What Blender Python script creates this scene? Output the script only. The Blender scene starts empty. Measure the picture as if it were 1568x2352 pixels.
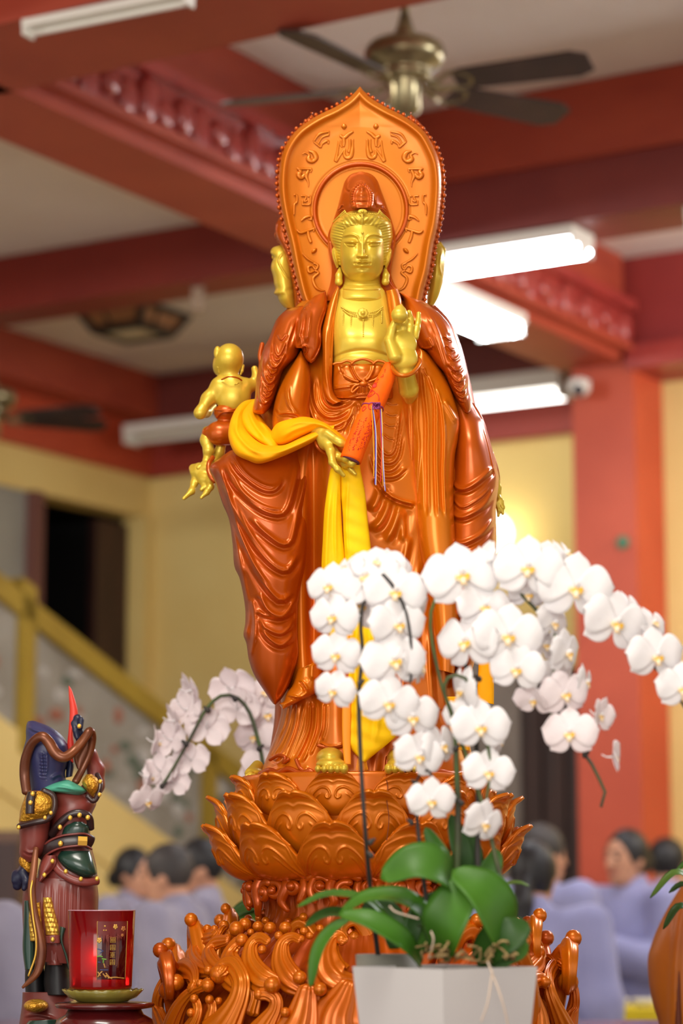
import bpy, math, random
import numpy as np
from mathutils import Vector, Matrix
random.seed(7); RNG = np.random.default_rng(7)
SC = bpy.context.scene
COL = SC.collection
# ------------------------------------------------------------------ camera, world, lights, exposure
FPX, PCX, PCY = 5553.0, 784.0, 1176.0          # focal length and centre in pixels of the 1568 x 2352 frame
PITCH = math.radians(9.0)
CAMZ = 1.30
cam_d = bpy.data.cameras.new('camera'); cam = bpy.data.objects.new('camera', cam_d); COL.objects.link(cam)
cam.location = (0, 0, CAMZ); cam.rotation_euler = (math.pi/2 + PITCH, 0, 0)
cam_d.sensor_fit = 'VERTICAL'; cam_d.sensor_height = 36.0; cam_d.sensor_width = 24.0
cam_d.lens = 36.0*FPX/2352.0
cam_d.dof.use_dof = True; cam_d.dof.focus_distance = 4.06; cam_d.dof.aperture_fstop = 2.8
cam_d.clip_end = 100
SC.camera = cam
SC.view_settings.view_transform = 'Standard'; SC.view_settings.look = 'None'
SC.view_settings.gamma = 1.0; SC.view_settings.exposure = 0.18
SC.view_settings.use_curve_mapping = False
wd = bpy.data.worlds.new('world'); SC.world = wd; wd.use_nodes = True
wb = wd.node_tree.nodes['Background']; wb.inputs[0].default_value = (1.0, 0.97, 0.92, 1); wb.inputs[1].default_value = 1.08

def area(name, loc, target, size, size_y, power, color):
    d = bpy.data.lights.new(name, 'AREA'); d.shape = 'RECTANGLE'; d.size = size; d.size_y = size_y
    d.energy = power; d.color = color
    o = bpy.data.objects.new(name, d); COL.objects.link(o); o.location = loc
    o.rotation_euler = (Vector(target) - Vector(loc)).to_track_quat('-Z', 'Y').to_euler()
    return o
# daylight from the open temple front behind the photographer; fill lights added for altar and hall
area('front_daylight', (-1.2, -2.2, 2.9), (0.0, 4.2, 1.7), 3.4, 2.0, 140, (1.0, 0.95, 0.86))
FILLS = []  # added out-of-view lights that brighten the altar and the hall
FILLS.append(area('altar_fill', (-0.5, 2.5, 4.3), (0.05, 4.0, 1.9), 1.3, 0.5, 52, (1.0, 0.94, 0.84)))
FILLS.append(area('hall_fill', (2.7, 6.4, 3.75), (0.1, 4.2, 1.7), 1.3, 0.3, 60, (0.95, 0.97, 1.0)))
FILLS.append(area('hall_fill', (3.6, 9.3, 3.5), (1.3, 11.2, 3.3), 1.3, 0.3, 60, (1.0, 0.97, 0.93)))
FILLS.append(area('hall_fill', (-4.2, 7.5, 3.8), (-1.5, 12.0, 1.5), 1.3, 0.3, 95, (1.0, 0.96, 0.90)))

# ------------------------------------------------------------------ mapping and mesh helpers
YS = 4.2                                        # distance of the statue's axis
SPX = YS/FPX                                    # metres per pixel there
def W(px, py, dy=0.0, Y=YS):
    """world points for picture positions at the distance Y - dy"""
    px = np.asarray(px, float); py = np.asarray(py, float); Yd = Y - np.asarray(dy, float)
    v = -(py - PCY)/FPX; u = (px - PCX)/FPX
    ry = math.cos(PITCH) - v*math.sin(PITCH); rz = math.sin(PITCH) + v*math.cos(PITCH)
    k = Yd/ry
    px, py, k, Yb = np.broadcast_arrays(u, py, k, Yd)
    return np.stack([u*k, Yb, CAMZ + rz*k], -1)
def W1(px, py, dy=0.0, Y=YS):
    return Vector(W(px, py, dy, Y).tolist())
def zf(ox, oy, s):
    """positions read in an enlargement of the picture -> picture pixels"""
    return lambda pts: [(ox + p[0]/s, oy + p[1]/s) + tuple(p[2:]) for p in pts]
ZH = zf(580, 180, 3.136); Z1 = zf(730, 380, 7.84); Z2 = zf(560, 660, 6.533); Z3 = zf(860, 660, 4.9)
Z4 = zf(480, 1000, 5.227); Z5 = zf(700, 800, 5.227); Z6 = zf(500, 1400, 5.227); Z7 = zf(400, 770, 5.88)

def lin(c):
    c = np.asarray(c, float)/255.0
    return tuple(np.where(c <= 0.04045, c/12.92, ((c + 0.055)/1.055)**2.4).tolist())
def mat(name, c1, c2=None, rough=0.5, metal=0.0, scale=8.0, coat=0.0, bump=0.0, bscale=60.0, stretch=(1, 1, 1),
        spec=0.5, sheen=0.0, sss=0.0, emit=None, estr=0.0, lo=0.35, hi=0.65, trans=0.0, detail=4.0):
    m = bpy.data.materials.new(name); m.use_nodes = True
    nt = m.node_tree; b = nt.nodes['Principled BSDF']
    b.inputs['Base Color'].default_value = (*lin(c1), 1); b.inputs['Roughness'].default_value = rough
    b.inputs['Metallic'].default_value = metal; b.inputs['Coat Weight'].default_value = coat
    b.inputs['Coat Roughness'].default_value = 0.12
    b.inputs['Specular IOR Level'].default_value = spec; b.inputs['Sheen Weight'].default_value = sheen
    if trans: b.inputs['Transmission Weight'].default_value = trans
    if sss:
        b.inputs['Subsurface Weight'].default_value = sss; b.inputs['Subsurface Radius'].default_value = (0.01, 0.008, 0.006)
    if emit:
        b.inputs['Emission Color'].default_value = (*lin(emit), 1); b.inputs['Emission Strength'].default_value = estr
    if c2 is not None or bump:
        tc = nt.nodes.new('ShaderNodeTexCoord'); mp = nt.nodes.new('ShaderNodeMapping')
        mp.inputs['Scale'].default_value = stretch
        nt.links.new(tc.outputs['Object'], mp.inputs['Vector'])
    if c2 is not None:
        n = nt.nodes.new('ShaderNodeTexNoise'); n.inputs['Scale'].default_value = scale; n.inputs['Detail'].default_value = detail
        r = nt.nodes.new('ShaderNodeValToRGB')
        r.color_ramp.elements[0].position = lo; r.color_ramp.elements[1].position = hi
        r.color_ramp.elements[0].color = (*lin(c1), 1); r.color_ramp.elements[1].color = (*lin(c2), 1)
        nt.links.new(mp.outputs[0], n.inputs['Vector']); nt.links.new(n.outputs[0], r.inputs[0])
        nt.links.new(r.outputs[0], b.inputs['Base Color'])
    if bump:
        n2 = nt.nodes.new('ShaderNodeTexNoise'); n2.inputs['Scale'].default_value = bscale; n2.inputs['Detail'].default_value = 3
        bn = nt.nodes.new('ShaderNodeBump'); bn.inputs['Strength'].default_value = bump; bn.inputs['Distance'].default_value = 0.004
        nt.links.new(mp.outputs[0], n2.inputs['Vector']); nt.links.new(n2.outputs[0], bn.inputs['Height'])
        nt.links.new(bn.outputs[0], b.inputs['Normal'])
    return m
def emis(name, c, s):
    m = bpy.data.materials.new(name); m.use_nodes = True; nt = m.node_tree; nt.nodes.clear()
    e = nt.nodes.new('ShaderNodeEmission'); e.inputs[0].default_value = (*lin(c), 1); e.inputs[1].default_value = s
    o = nt.nodes.new('ShaderNodeOutputMaterial'); nt.links.new(e.outputs[0], o.inputs[0]); return m

WM = {}                                          # world matrices of things and parts, for parenting
def par(o, parent):
    if parent is not None:
        o.parent = parent; o.matrix_parent_inverse = WM.get(parent.name, Matrix()).inverted()
def tag(o, label=None, cat=None, group=None, kind=None):
    if label: o['label'] = label
    if cat: o['category'] = cat
    if group: o['group'] = group
    if kind: o['kind'] = kind
    return o
def thing(name, label, cat, loc=(0, 0, 0), group=None):
    o = bpy.data.objects.new(name, None); COL.objects.link(o); o.location = loc; o.empty_display_size = 0.05
    WM[o.name] = Matrix.Translation(Vector(loc)); return tag(o, label, cat, group)
def mkmesh(name, V, F, smooth=True):
    me = bpy.data.meshes.new(name); V = np.asarray(V, np.float32)
    if isinstance(F, np.ndarray) and F.ndim == 2:
        k = F.shape[1]; F = F.astype(np.int32)
        me.vertices.add(len(V)); me.vertices.foreach_set('co', V.ravel())
        me.loops.add(F.size); me.loops.foreach_set('vertex_index', F.ravel())
        me.polygons.add(len(F)); me.polygons.foreach_set('loop_start', np.arange(0, F.size, k, dtype=np.int32))
        me.polygons.foreach_set('loop_total', np.full(len(F), k, np.int32))
    else:
        me.from_pydata([tuple(map(float, v)) for v in V], [], [tuple(int(i) for i in f) for f in F])
    me.update(calc_edges=True)
    if smooth: me.polygons.foreach_set('use_smooth', np.ones(len(me.polygons), bool))
    return me
def inst(name, me, m, parent=None, M=None):
    o = bpy.data.objects.new(name, me); COL.objects.link(o)
    if m is not None and len(me.materials) == 0: me.materials.append(m)
    if M is not None: o.matrix_basis = M
    par(o, parent); WM[o.name] = M.copy() if M is not None else Matrix()
    return o
def obj(name, V, F, m, parent=None, smooth=True):
    return inst(name, mkmesh(name, V, F, smooth), m, parent)
def merge(parts):
    Vs, Fs, o = [], [], 0
    for V, F in parts:
        V = np.asarray(V, float); Vs.append(V); Fs += [[int(i) + o for i in f] for f in F]; o += len(V)
    return np.concatenate(Vs), Fs

def cr(pts, n):
    """smooth curve through the points, n samples evenly along it"""
    P = np.asarray(pts, float)
    if len(P) == 2:
        t = np.linspace(0, 1, n)[:, None]; return P[0]*(1 - t) + P[1]*t
    Q = np.vstack([2*P[0] - P[1], P, 2*P[-1] - P[-2]]); out = []
    for i in range(1, len(Q) - 2):
        p0, p1, p2, p3 = Q[i-1], Q[i], Q[i+1], Q[i+2]
        t = np.linspace(0, 1, 16, endpoint=False)[:, None]
        out.append(0.5*(2*p1 + (p2 - p0)*t + (2*p0 - 5*p1 + 4*p2 - p3)*t**2 + (3*p1 - p0 - 3*p2 + p3)*t**3))
    out.append(Q[-2][None]); C = np.vstack(out)
    s = np.r_[0, np.cumsum(np.linalg.norm(np.diff(C, axis=0), axis=1))]
    u = np.linspace(0, s[-1], n)
    return np.stack([np.interp(u, s, C[:, k]) for k in range(C.shape[1])], -1)
def ramp(v, n):
    v = np.atleast_1d(np.asarray(v, float))
    if len(v) == 1: return np.full(n, v[0])
    c = cr(np.stack([np.linspace(0, 1, len(v)), v], -1), 200)
    return np.interp(np.linspace(0, 1, n), c[:, 0], c[:, 1])

def fold(px, py, pts, w, h, g=0.6, taper=0.25):
    """height of one carved fold: a crest along pts with a hollow on its right-hand (lower) side"""
    C = cr(np.asarray(pts, float)[:, :2], 28)
    pad = 4*abs(w)
    out = np.zeros_like(px)
    sel = (px > C[:, 0].min() - pad) & (px < C[:, 0].max() + pad) & (py > C[:, 1].min() - pad) & (py < C[:, 1].max() + pad)
    if not sel.any(): return out
    x = px[sel]; y = py[sel]
    A = C[:-1]; B = C[1:]; Dv = B - A; L2 = (Dv**2).sum(1) + 1e-9
    tx = ((x[:, None] - A[:, 0])*Dv[:, 0] + (y[:, None] - A[:, 1])*Dv[:, 1])/L2
    tc = np.clip(tx, 0, 1)
    ex = x[:, None] - (A[:, 0] + tc*Dv[:, 0]); ey = y[:, None] - (A[:, 1] + tc*Dv[:, 1])
    d2 = ex**2 + ey**2; k = d2.argmin(1); r = np.arange(len(x))
    d = np.sqrt(d2[r, k]); sg = np.sign(Dv[k, 0]*ey[r, k] - Dv[k, 1]*ex[r, k])
    s = (k + tc[r, k])/len(A)
    tp = np.clip(np.minimum(s, 1 - s)/max(taper, 1e-3), 0, 1); tp = tp*tp*(3 - 2*tp) if taper > 0 else 1.0
    ds = d*sg; W_ = abs(w)
    val = np.exp(-(ds/W_)**2) - g*np.exp(-((ds - 1.7*W_)/(1.1*W_))**2)
    out[sel] = h*tp*val
    return out
def blob(px, py, x, y, rx, ry, h):
    return h*np.exp(-((px - x)/rx)**2 - ((py - y)/ry)**2)

def loft(name, L, R, m, parent=None, D=0.05, C=0.0, step=2.0, e=0.8, back=0.6, folds=(), relief=None, Y=YS, edge=0.35,
         nback=14, flatback=False):
    """closed body between two edge curves traced in the picture, swelling D metres towards the camera about the depth C"""
    L = np.asarray(L, float)[:, :2]; R = np.asarray(R, float)[:, :2]
    def ln(P): return np.linalg.norm(np.diff(P, axis=0), axis=1).sum()
    n = int(max(8, max(ln(L), ln(R))/step)); Lc = cr(L, n); Rc = cr(R, n)
    wid = np.linalg.norm(Rc - Lc, axis=1).max(); mf = int(max(12, wid/step*1.25))
    th = np.r_[np.linspace(0, math.pi, mf), np.linspace(math.pi, 2*math.pi, nback + 2)[1:-1]]
    s = (1 - np.cos(th))/2
    X = Lc[:, None, 0]*(1 - s) + Rc[:, None, 0]*s; Yp = Lc[:, None, 1]*(1 - s) + Rc[:, None, 1]*s
    sn = np.sin(th); fr = np.clip(sn, 0, None)**e; bk = np.clip(-sn, 0, None)**e
    Dn = ramp(D, n)[:, None]; Cn = ramp(C, n)[:, None]
    dy = Cn + Dn*fr - Dn*back*bk
    win = np.clip(np.clip(sn, 0, None)/edge, 0, 1); win = win*win*(3 - 2*win)
    ends = np.clip(np.minimum(np.arange(n), np.arange(n)[::-1])/4.0, 0, 1)[:, None]
    r = np.zeros_like(X)
    for f in folds: r += fold(X, Yp, *f)
    if relief is not None: r += relief(X, Yp)
    dy = dy + r*win*ends
    V = W(X, Yp, dy, Y).reshape(-1, 3)
    k = len(th); i = np.arange(n - 1)[:, None]*k; j = np.arange(k)[None]; j2 = (j + 1) % k
    F = np.stack([i + j, i + k + j, i + k + j2, i + j2], -1).reshape(-1, 4)
    c0 = V[:k].mean(0); c1 = V[-k:].mean(0); nv = len(V)
    V = np.vstack([V, c0, c1])
    jj = np.arange(k)
    cap = np.concatenate([np.stack([np.full(k, nv), jj, (jj + 1) % k, np.full(k, nv)], -1)[:, :3],
                          np.stack([np.full(k, nv + 1), (n - 1)*k + (jj + 1) % k, (n - 1)*k + jj], -1)])
    tri = np.concatenate([F[:, [0, 1, 2]], F[:, [0, 2, 3]], cap])
    return obj(name, V, tri, m, parent)

def frames(P, up=None):
    T = np.gradient(P, axis=0); T /= np.linalg.norm(T, axis=1)[:, None] + 1e-12
    n = len(P); N = np.zeros_like(P)
    if up is not None:
        U = np.broadcast_to(np.asarray(up, float), P.shape)
        N = U - (U*T).sum(1)[:, None]*T; N /= np.linalg.norm(N, axis=1)[:, None] + 1e-12
    else:
        a = np.array([0, 0, 1.0]) if abs(T[0, 2]) < 0.9 else np.array([1.0, 0, 0])
        v = a - a.dot(T[0])*T[0]; N[0] = v/np.linalg.norm(v)
        for i in range(1, n):
            v = N[i-1] - N[i-1].dot(T[i])*T[i]; N[i] = v/(np.linalg.norm(v) + 1e-12)
    return T, N, np.cross(T, N)
def tube_geo(P, r, seg=8, flat=1.0, up=None, closed=False, n=None, prof=None, rounded=True):
    """swept body; r radius (or list along), flat = thickness/width along the normal; prof = optional outline factor per angle"""
    P = np.asarray(P, float)
    if n: P = cr(np.vstack([P, P[:1]]) if closed else P, n + (1 if closed else 0)); P = P[:-1] if closed else P
    N_ = len(P); r = ramp(r, N_)
    if not closed and rounded:                  # round the ends
        T = P[1] - P[0]; T /= np.linalg.norm(T) + 1e-12; T2 = P[-1] - P[-2]; T2 /= np.linalg.norm(T2) + 1e-12
        q = flat if flat < 1 else 1
        a = [(P[0] - T*r[0]*0.8*q, 0.35), (P[0] - T*r[0]*0.45*q, 0.8)]; b = [(P[-1] + T2*r[-1]*0.45*q, 0.8), (P[-1] + T2*r[-1]*0.8*q, 0.35)]
        P = np.vstack([[x[0] for x in a], P, [x[0] for x in b]])
        r = np.r_[[r[0]*x[1] for x in a], r, [r[-1]*x[1] for x in b]]; N_ = len(P)
        if up is not None and np.ndim(up) == 2: up = np.vstack([up[:1], up[:1], up, up[-1:], up[-1:]])
    T, Nn, B = frames(P, up)
    a = np.linspace(0, 2*math.pi, seg, endpoint=False)
    pf = np.ones(seg) if prof is None else prof(a)
    V = P[:, None] + r[:, None, None]*((np.cos(a)*pf)[None, :, None]*B[:, None] + flat*(np.sin(a)*pf)[None, :, None]*Nn[:, None])
    V = V.reshape(-1, 3); F = []
    for i in range(N_ if closed else N_ - 1):
        i2 = (i + 1) % N_
        for j in range(seg):
            j2 = (j + 1) % seg; F.append([i*seg + j, i*seg + j2, i2*seg + j2, i2*seg + j])
    if not closed: F += [list(range(seg))[::-1], list(range((N_-1)*seg, N_*seg))]
    return V, F
def tube(name, P, r, m, parent=None, **k):
    V, F = tube_geo(P, r, **k); return obj(name, V, F, m, parent)
def beaded(name, P, r, m, parent=None, pitch=2.2, seg=7):
    """string of pearls: one tube whose radius swells at every pearl"""
    P = np.asarray(P, float); L = np.linalg.norm(np.diff(P, axis=0), axis=1).sum(); k = max(2, int(L/(pitch*r)))
    P = cr(P, k*6 + 1); ph = np.linspace(0, k*math.pi, k*6 + 1)
    T, N, B = frames(P); a = np.linspace(0, 2*math.pi, seg, endpoint=False); rr = r*(0.3 + 0.7*np.abs(np.sin(ph)))
    V = (P[:, None] + rr[:, None, None]*(np.cos(a)[None, :, None]*B[:, None] + np.sin(a)[None, :, None]*N[:, None])).reshape(-1, 3)
    F = []
    for i in range(len(P) - 1):
        for j in range(seg): F.append([i*seg + j, i*seg + (j+1) % seg, (i+1)*seg + (j+1) % seg, (i+1)*seg + j])
    F += [list(range(seg))[::-1], list(range((len(P)-1)*seg, len(P)*seg))]
    return obj(name, V, F, m, parent)
def WP(pts, Y=YS):
    """(px, py, dy) rows -> world rows"""
    A = np.asarray(pts, float); return W(A[:, 0], A[:, 1], A[:, 2], Y)

def lathe_geo(prof, seg=48, fn=None):
    """prof = (radius, z) rows about the z axis"""
    P = np.asarray(prof, float); n = len(P); a = np.linspace(0, 2*math.pi, seg, endpoint=False)
    R = P[:, 0][:, None]*np.ones(seg); Zz = P[:, 1][:, None]*np.ones(seg)
    if fn is not None: R, Zz = fn(R, Zz, a[None])
    V = np.stack([R*np.cos(a), R*np.sin(a), Zz], -1).reshape(-1, 3); F = []
    for i in range(n - 1):
        for j in range(seg): F.append([i*seg + j, i*seg + (j+1) % seg, (i+1)*seg + (j+1) % seg, (i+1)*seg + j])
    if P[0, 0] > 1e-6: F.append(list(range(seg))[::-1])
    if P[-1, 0] > 1e-6: F.append(list(range((n-1)*seg, n*seg)))
    return V, F
def lathe(name, prof, loc, m, parent=None, seg=48, fn=None, smooth=True):
    V, F = lathe_geo(prof, seg, fn); return obj(name, V + np.asarray(loc), F, m, parent, smooth)
def ball_geo(c, r, seg=10, rings=7, sc=(1, 1, 1)):
    V, F = [], []
    for i in range(1, rings):
        t = math.pi*i/rings
        for j in range(seg):
            a = 2*math.pi*j/seg; V.append([math.sin(t)*math.cos(a), math.sin(t)*math.sin(a), math.cos(t)])
    for i in range(rings - 2):
        for j in range(seg): F.append([i*seg + j, (i+1)*seg + j, (i+1)*seg + (j+1) % seg, i*seg + (j+1) % seg])
    V.append([0, 0, 1]); V.append([0, 0, -1]); n = len(V)
    for j in range(seg): F.append([n-2, j, (j+1) % seg]); F.append([n-1, (rings-2)*seg + (j+1) % seg, (rings-2)*seg + j])
    return np.asarray(V)*np.asarray(sc)*r + np.asarray(c), F
def ball(name, c, r, m, parent=None, **k):
    V, F = ball_geo(c, r, **k); return obj(name, V, F, m, parent)
def box_geo(c, s):
    c = np.asarray(c, float); s = np.asarray(s, float)/2
    V = np.array([[x, y, z] for x in (-1, 1) for y in (-1, 1) for z in (-1, 1)])*s + c
    return V, [[0, 1, 3, 2], [4, 6, 7, 5], [0, 4, 5, 1], [2, 3, 7, 6], [0, 2, 6, 4], [1, 5, 7, 3]]

# ---- carved bodies: round cones and ellipsoids melted together, meshed with surface nets
def nets(vol, org, h):
    ins = vol < 0; nx, ny, nz = vol.shape
    pos = np.zeros((nx-1, ny-1, nz-1, 3), np.float32); cnt = np.zeros((nx-1, ny-1, nz-1), np.float32)
    cs = [(i, j, k) for i in (0, 1) for j in (0, 1) for k in (0, 1)]
    def sub(A, c): return A[c[0]:nx-1+c[0], c[1]:ny-1+c[1], c[2]:nz-1+c[2]]
    for a in cs:
        for ax in range(3):
            if a[ax] == 1: continue
            b = list(a); b[ax] = 1; b = tuple(b)
            va, vb = sub(vol, a), sub(vol, b); x = sub(ins, a) != sub(ins, b)
            t = np.where(x, va/np.where(x, va - vb, 1), 0)
            for q in range(3): pos[..., q] += np.where(x, a[q] + (t if q == ax else 0), 0)
            cnt += x
    act = cnt > 0; idx = np.full(act.shape, -1, np.int64); idx[act] = np.arange(act.sum())
    cell = np.argwhere(act); V = np.asarray(org) + h*(cell + pos[act]/cnt[act][:, None]); Q = []
    for ax in range(3):
        u, v = [(1, 2), (2, 0), (0, 1)][ax]
        A = [slice(None)]*3; B = [slice(None)]*3; A[ax] = slice(0, -1); B[ax] = slice(1, None)
        s0, s1 = ins[tuple(A)], ins[tuple(B)]
        E = np.argwhere(s0 != s1); E = E[(E[:, u] > 0) & (E[:, v] > 0) & (E[:, u] < vol.shape[u]-1) & (E[:, v] < vol.shape[v]-1)]
        def g(du, dv):
            T = E.copy(); T[:, u] -= du; T[:, v] -= dv; return idx[T[:, 0], T[:, 1], T[:, 2]]
        q = np.stack([g(1, 1), g(0, 1), g(0, 0), g(1, 0)], -1)
        fl = ~s0[E[:, 0], E[:, 1], E[:, 2]]; q[fl] = q[fl][:, ::-1]; Q.append(q)
    return V, np.concatenate(Q)
def carve_geo(prims, h, k=0.004, fn=None):
    """prims: ('c', a, b, ra, rb) round cone, ('e', centre, radii[, R]) ellipsoid, ('-e', ...) hollow; k = melt width"""
    lo = np.full(3, 1e9); hi = -lo; bb = []
    for p in prims:
        if p[0] == 'c':
            a, b = np.asarray(p[1], float), np.asarray(p[2], float); r = max(p[3], p[4])
            l, u = np.minimum(a, b) - r, np.maximum(a, b) + r
        else:
            r = max(p[2]); l, u = np.asarray(p[1], float) - r, np.asarray(p[1], float) + r
        bb.append((l, u))
        if p[0] != '-e': lo = np.minimum(lo, l); hi = np.maximum(hi, u)
    lo -= 3*h + k; hi += 3*h + k; n = np.ceil((hi - lo)/h).astype(int) + 1
    vol = np.full(n, 0.05, np.float32)
    ax = [lo[i] + h*np.arange(n[i]) for i in range(3)]
    for p, (l, u) in zip(prims, bb):
        kk = p[-1] if isinstance(p[-1], float) and p[0] == 'e' and len(p) == 5 else k
        i0 = np.clip(np.floor((l - lo - 2*kk - 2*h)/h).astype(int), 0, n); i1 = np.clip(np.ceil((u - lo + 2*kk + 2*h)/h).astype(int) + 1, 0, n)
        if (i1 <= i0).any(): continue
        X, Yy, Zz = np.meshgrid(ax[0][i0[0]:i1[0]], ax[1][i0[1]:i1[1]], ax[2][i0[2]:i1[2]], indexing='ij')
        P = np.stack([X, Yy, Zz], -1)
        if p[0] == 'c':
            a, b = np.asarray(p[1], float), np.asarray(p[2], float); ab = b - a
            t = np.clip(((P - a) @ ab)/(ab @ ab + 1e-12), 0, 1)
            d = np.linalg.norm(P - a - t[..., None]*ab, axis=-1) - (p[3] + (p[4] - p[3])*t)
        else:
            q = P - np.asarray(p[1], float)
            if len(p) > 3 and p[3] is not None: q = q @ np.asarray(p[3], float)
            rr = np.asarray(p[2], float); e = np.linalg.norm(q/rr, axis=-1); e2 = np.linalg.norm(q/rr**2, axis=-1) + 1e-9
            d = e*(e - 1)/e2
            d = np.where(e < 1e-4, -rr.min(), d)
        s = tuple(slice(i0[i], i1[i]) for i in range(3)); v = vol[s]
        if p[0] == '-e':
            hh = np.clip(0.5 - 0.5*(v + d)/k, 0, 1); vol[s] = v*(1 - hh) + (-d)*hh + k*hh*(1 - hh)
        else:
            hh = np.clip(0.5 + 0.5*(v - d)/kk, 0, 1); vol[s] = v*(1 - hh) + d*hh - kk*hh*(1 - hh)
    if fn is not None:
        X, Yy, Zz = np.meshgrid(*ax, indexing='ij'); vol = vol + fn(X, Yy, Zz)
    return nets(vol, lo, h)
def carve(name, prims, h, m, parent=None, k=0.004, fn=None):
    V, F = carve_geo(prims, h, k, fn); return obj(name, V, F, m, parent)
def chain(pts, r, Y=YS):
    """round cones through (px, py, dy) points; r in pixels at the statue, one per point"""
    P = WP(pts, Y); r = [q*Y/FPX for q in r]
    return [('c', P[i], P[i+1], r[i], r[i+1]) for i in range(len(P) - 1)]

# ------------------------------------------------------------------ materials
M = {}
M['wood'] = mat('lacquered_wood', (216, 118, 9), (186, 82, 5), rough=0.31, metal=0.37, coat=0.12, spec=0.38, scale=5, stretch=(1, 1, 0.35), lo=0.3, hi=0.75)
M['wood_red'] = mat('lacquered_wood_red', (196, 90, 7), (164, 62, 4), rough=0.31, metal=0.37, coat=0.14, spec=0.38, scale=6, stretch=(1, 1, 0.4), lo=0.3, hi=0.75)
M['halo'] = mat('lacquered_wood_halo', (206, 116, 11), (182, 88, 6), rough=0.36, metal=0.36, coat=0.08, spec=0.35, scale=5, stretch=(1, 1, 0.5), lo=0.3, hi=0.75)
M['gold'] = mat('gold_paint', (220, 190, 64), (206, 170, 50), rough=0.36, metal=0.35, coat=0.12, spec=0.4, scale=12, lo=0.3, hi=0.8)
M['scarf'] = mat('yellow_silk', (255, 180, 2), (250, 166, 0), rough=0.6, scale=14, spec=0.2, bump=0.12, bscale=90)
M['scarf2'] = mat('yellow_silk_pale', (255, 206, 8), (250, 194, 4), rough=0.6, scale=14, spec=0.2, bump=0.12, bscale=90)
# ------------------------------------------------------------------ the hall
AZ = math.radians(31.1)
AV = np.array([math.sin(AZ), math.cos(AZ), 0]); BV = np.array([-math.cos(AZ), math.sin(AZ), 0])
def RC(a, b, z): return AV*a + BV*b + np.array([0, 0, z])
def ab(px, py, a=None, b=None, z=None):
    """where the sight line of a picture position meets the plane alpha = a, beta = b or height z of the hall"""
    p = W(px, py, 0, 1.0) - np.array([0, 0, CAMZ])
    if a is not None: k = a/(p @ AV)
    elif b is not None: k = b/(p @ BV)
    else: k = (z - CAMZ)/p[2]
    q = p*k; return q @ AV, q @ BV, CAMZ + q[2]
def rgeo(a0, a1, b0, b1, z0, z1):
    V = np.array([RC(a, b, z) for a in (a0, a1) for b in (b0, b1) for z in (z0, z1)])
    return V, [[0, 1, 3, 2], [4, 6, 7, 5], [0, 4, 5, 1], [2, 3, 7, 6], [0, 2, 6, 4], [1, 5, 7, 3]]
def rbox(name, a0, a1, b0, b1, z0, z1, m, parent=None, kind=None):
    V, F = rgeo(a0, a1, b0, b1, z0, z1); o = obj(name, V, F, m, parent, smooth=False)
    if kind: o['kind'] = kind
    return o
M['ceil'] = mat('ceiling_plaster', (226, 214, 202), (220, 206, 194), rough=0.9, scale=1.5)
M['beam'] = mat('beam_red_paint', (166, 68, 44), (154, 58, 38), rough=0.55, scale=2.5, stretch=(1, 1, 3))
M['beam_dark'] = mat('beam_dark_red', (164, 60, 52), (146, 50, 46), rough=0.35, scale=6, coat=0.3)
M['col'] = mat('column_red_paint', (188, 76, 46), (178, 68, 40), rough=0.5, scale=2.5)
M['wall'] = mat('wall_yellow_paint', (228, 202, 130), (220, 190, 116), rough=0.85, scale=1.2)
M['floor'] = mat('floor_tile', (196, 186, 172), (180, 170, 156), rough=0.35, scale=3)
M['white'] = mat('white_enamel', (225, 222, 214), rough=0.45)
M['brown'] = mat('dark_brown_wood', (62, 34, 28), (46, 24, 22), rough=0.5, scale=4, stretch=(4, 4, 0.6))
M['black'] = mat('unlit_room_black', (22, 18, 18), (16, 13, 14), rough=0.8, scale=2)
M['glow'] = emis('tube_glow', (240, 246, 255), 45.0)
M['glow_dim'] = emis('tube_glow_soft', (250, 246, 240), 7.0)
SOF = 3.90; CEI = 4.45
A0 = 12.2; B0 = 8.76
rbox('floor', -4, 15, -9, 12, -0.1, 0.0, M['floor'], kind='structure')
rbox('ceiling', -4, 15, -9, 12, CEI, CEI + 0.1, M['ceil'], kind='structure')
wb_ = rbox('wall_back', A0, A0 + 0.2, -9, B0 + 0.2, 0, CEI, M['wall'], kind='structure')
# door opening in the left wall: built as wall pieces round it
dA = ab(88, 1300, b=B0)[0]; dB = ab(331, 1300, b=B0)[0]; dT = ab(331, 1187, b=B0)[2]
wl = rbox('wall_left', dB, A0 + 0.2, B0, B0 + 0.2, 0, CEI, M['wall'], kind='structure')
rbox('wall_panel', -4, dB, B0, B0 + 0.2, dT, CEI, M['wall'], wl)
M['grey_panel'] = mat('grey_panel_paint', (150, 146, 134), (134, 130, 120), rough=0.7, scale=1.5)
rbox('wall_panel', -4, dA, B0 + 0.02, B0 + 0.22, 0, dT, M['grey_panel'], wl)
door = rbox('door_1', dA, dB, B0 + 1.2, B0 + 1.3, 0, dT + 0.3, M['black'], kind='structure')  # black backing and passage walls: darkness of the opening painted in
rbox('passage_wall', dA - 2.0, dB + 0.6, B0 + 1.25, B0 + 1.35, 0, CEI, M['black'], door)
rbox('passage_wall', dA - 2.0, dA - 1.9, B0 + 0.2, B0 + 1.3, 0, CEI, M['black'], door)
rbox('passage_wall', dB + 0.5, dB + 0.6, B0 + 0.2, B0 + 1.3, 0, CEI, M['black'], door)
rbox('door_frame', dA - 0.10, dA, B0 - 0.04, B0 + 0.06, 0, dT, mat('frame_red_brown', (104, 62, 54), rough=0.6), door)
rbox('door_frame', dB - 0.03, dB + 0.05, B0 - 0.03, B0 + 0.15, 0, dT, M['wall'], door)
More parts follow.
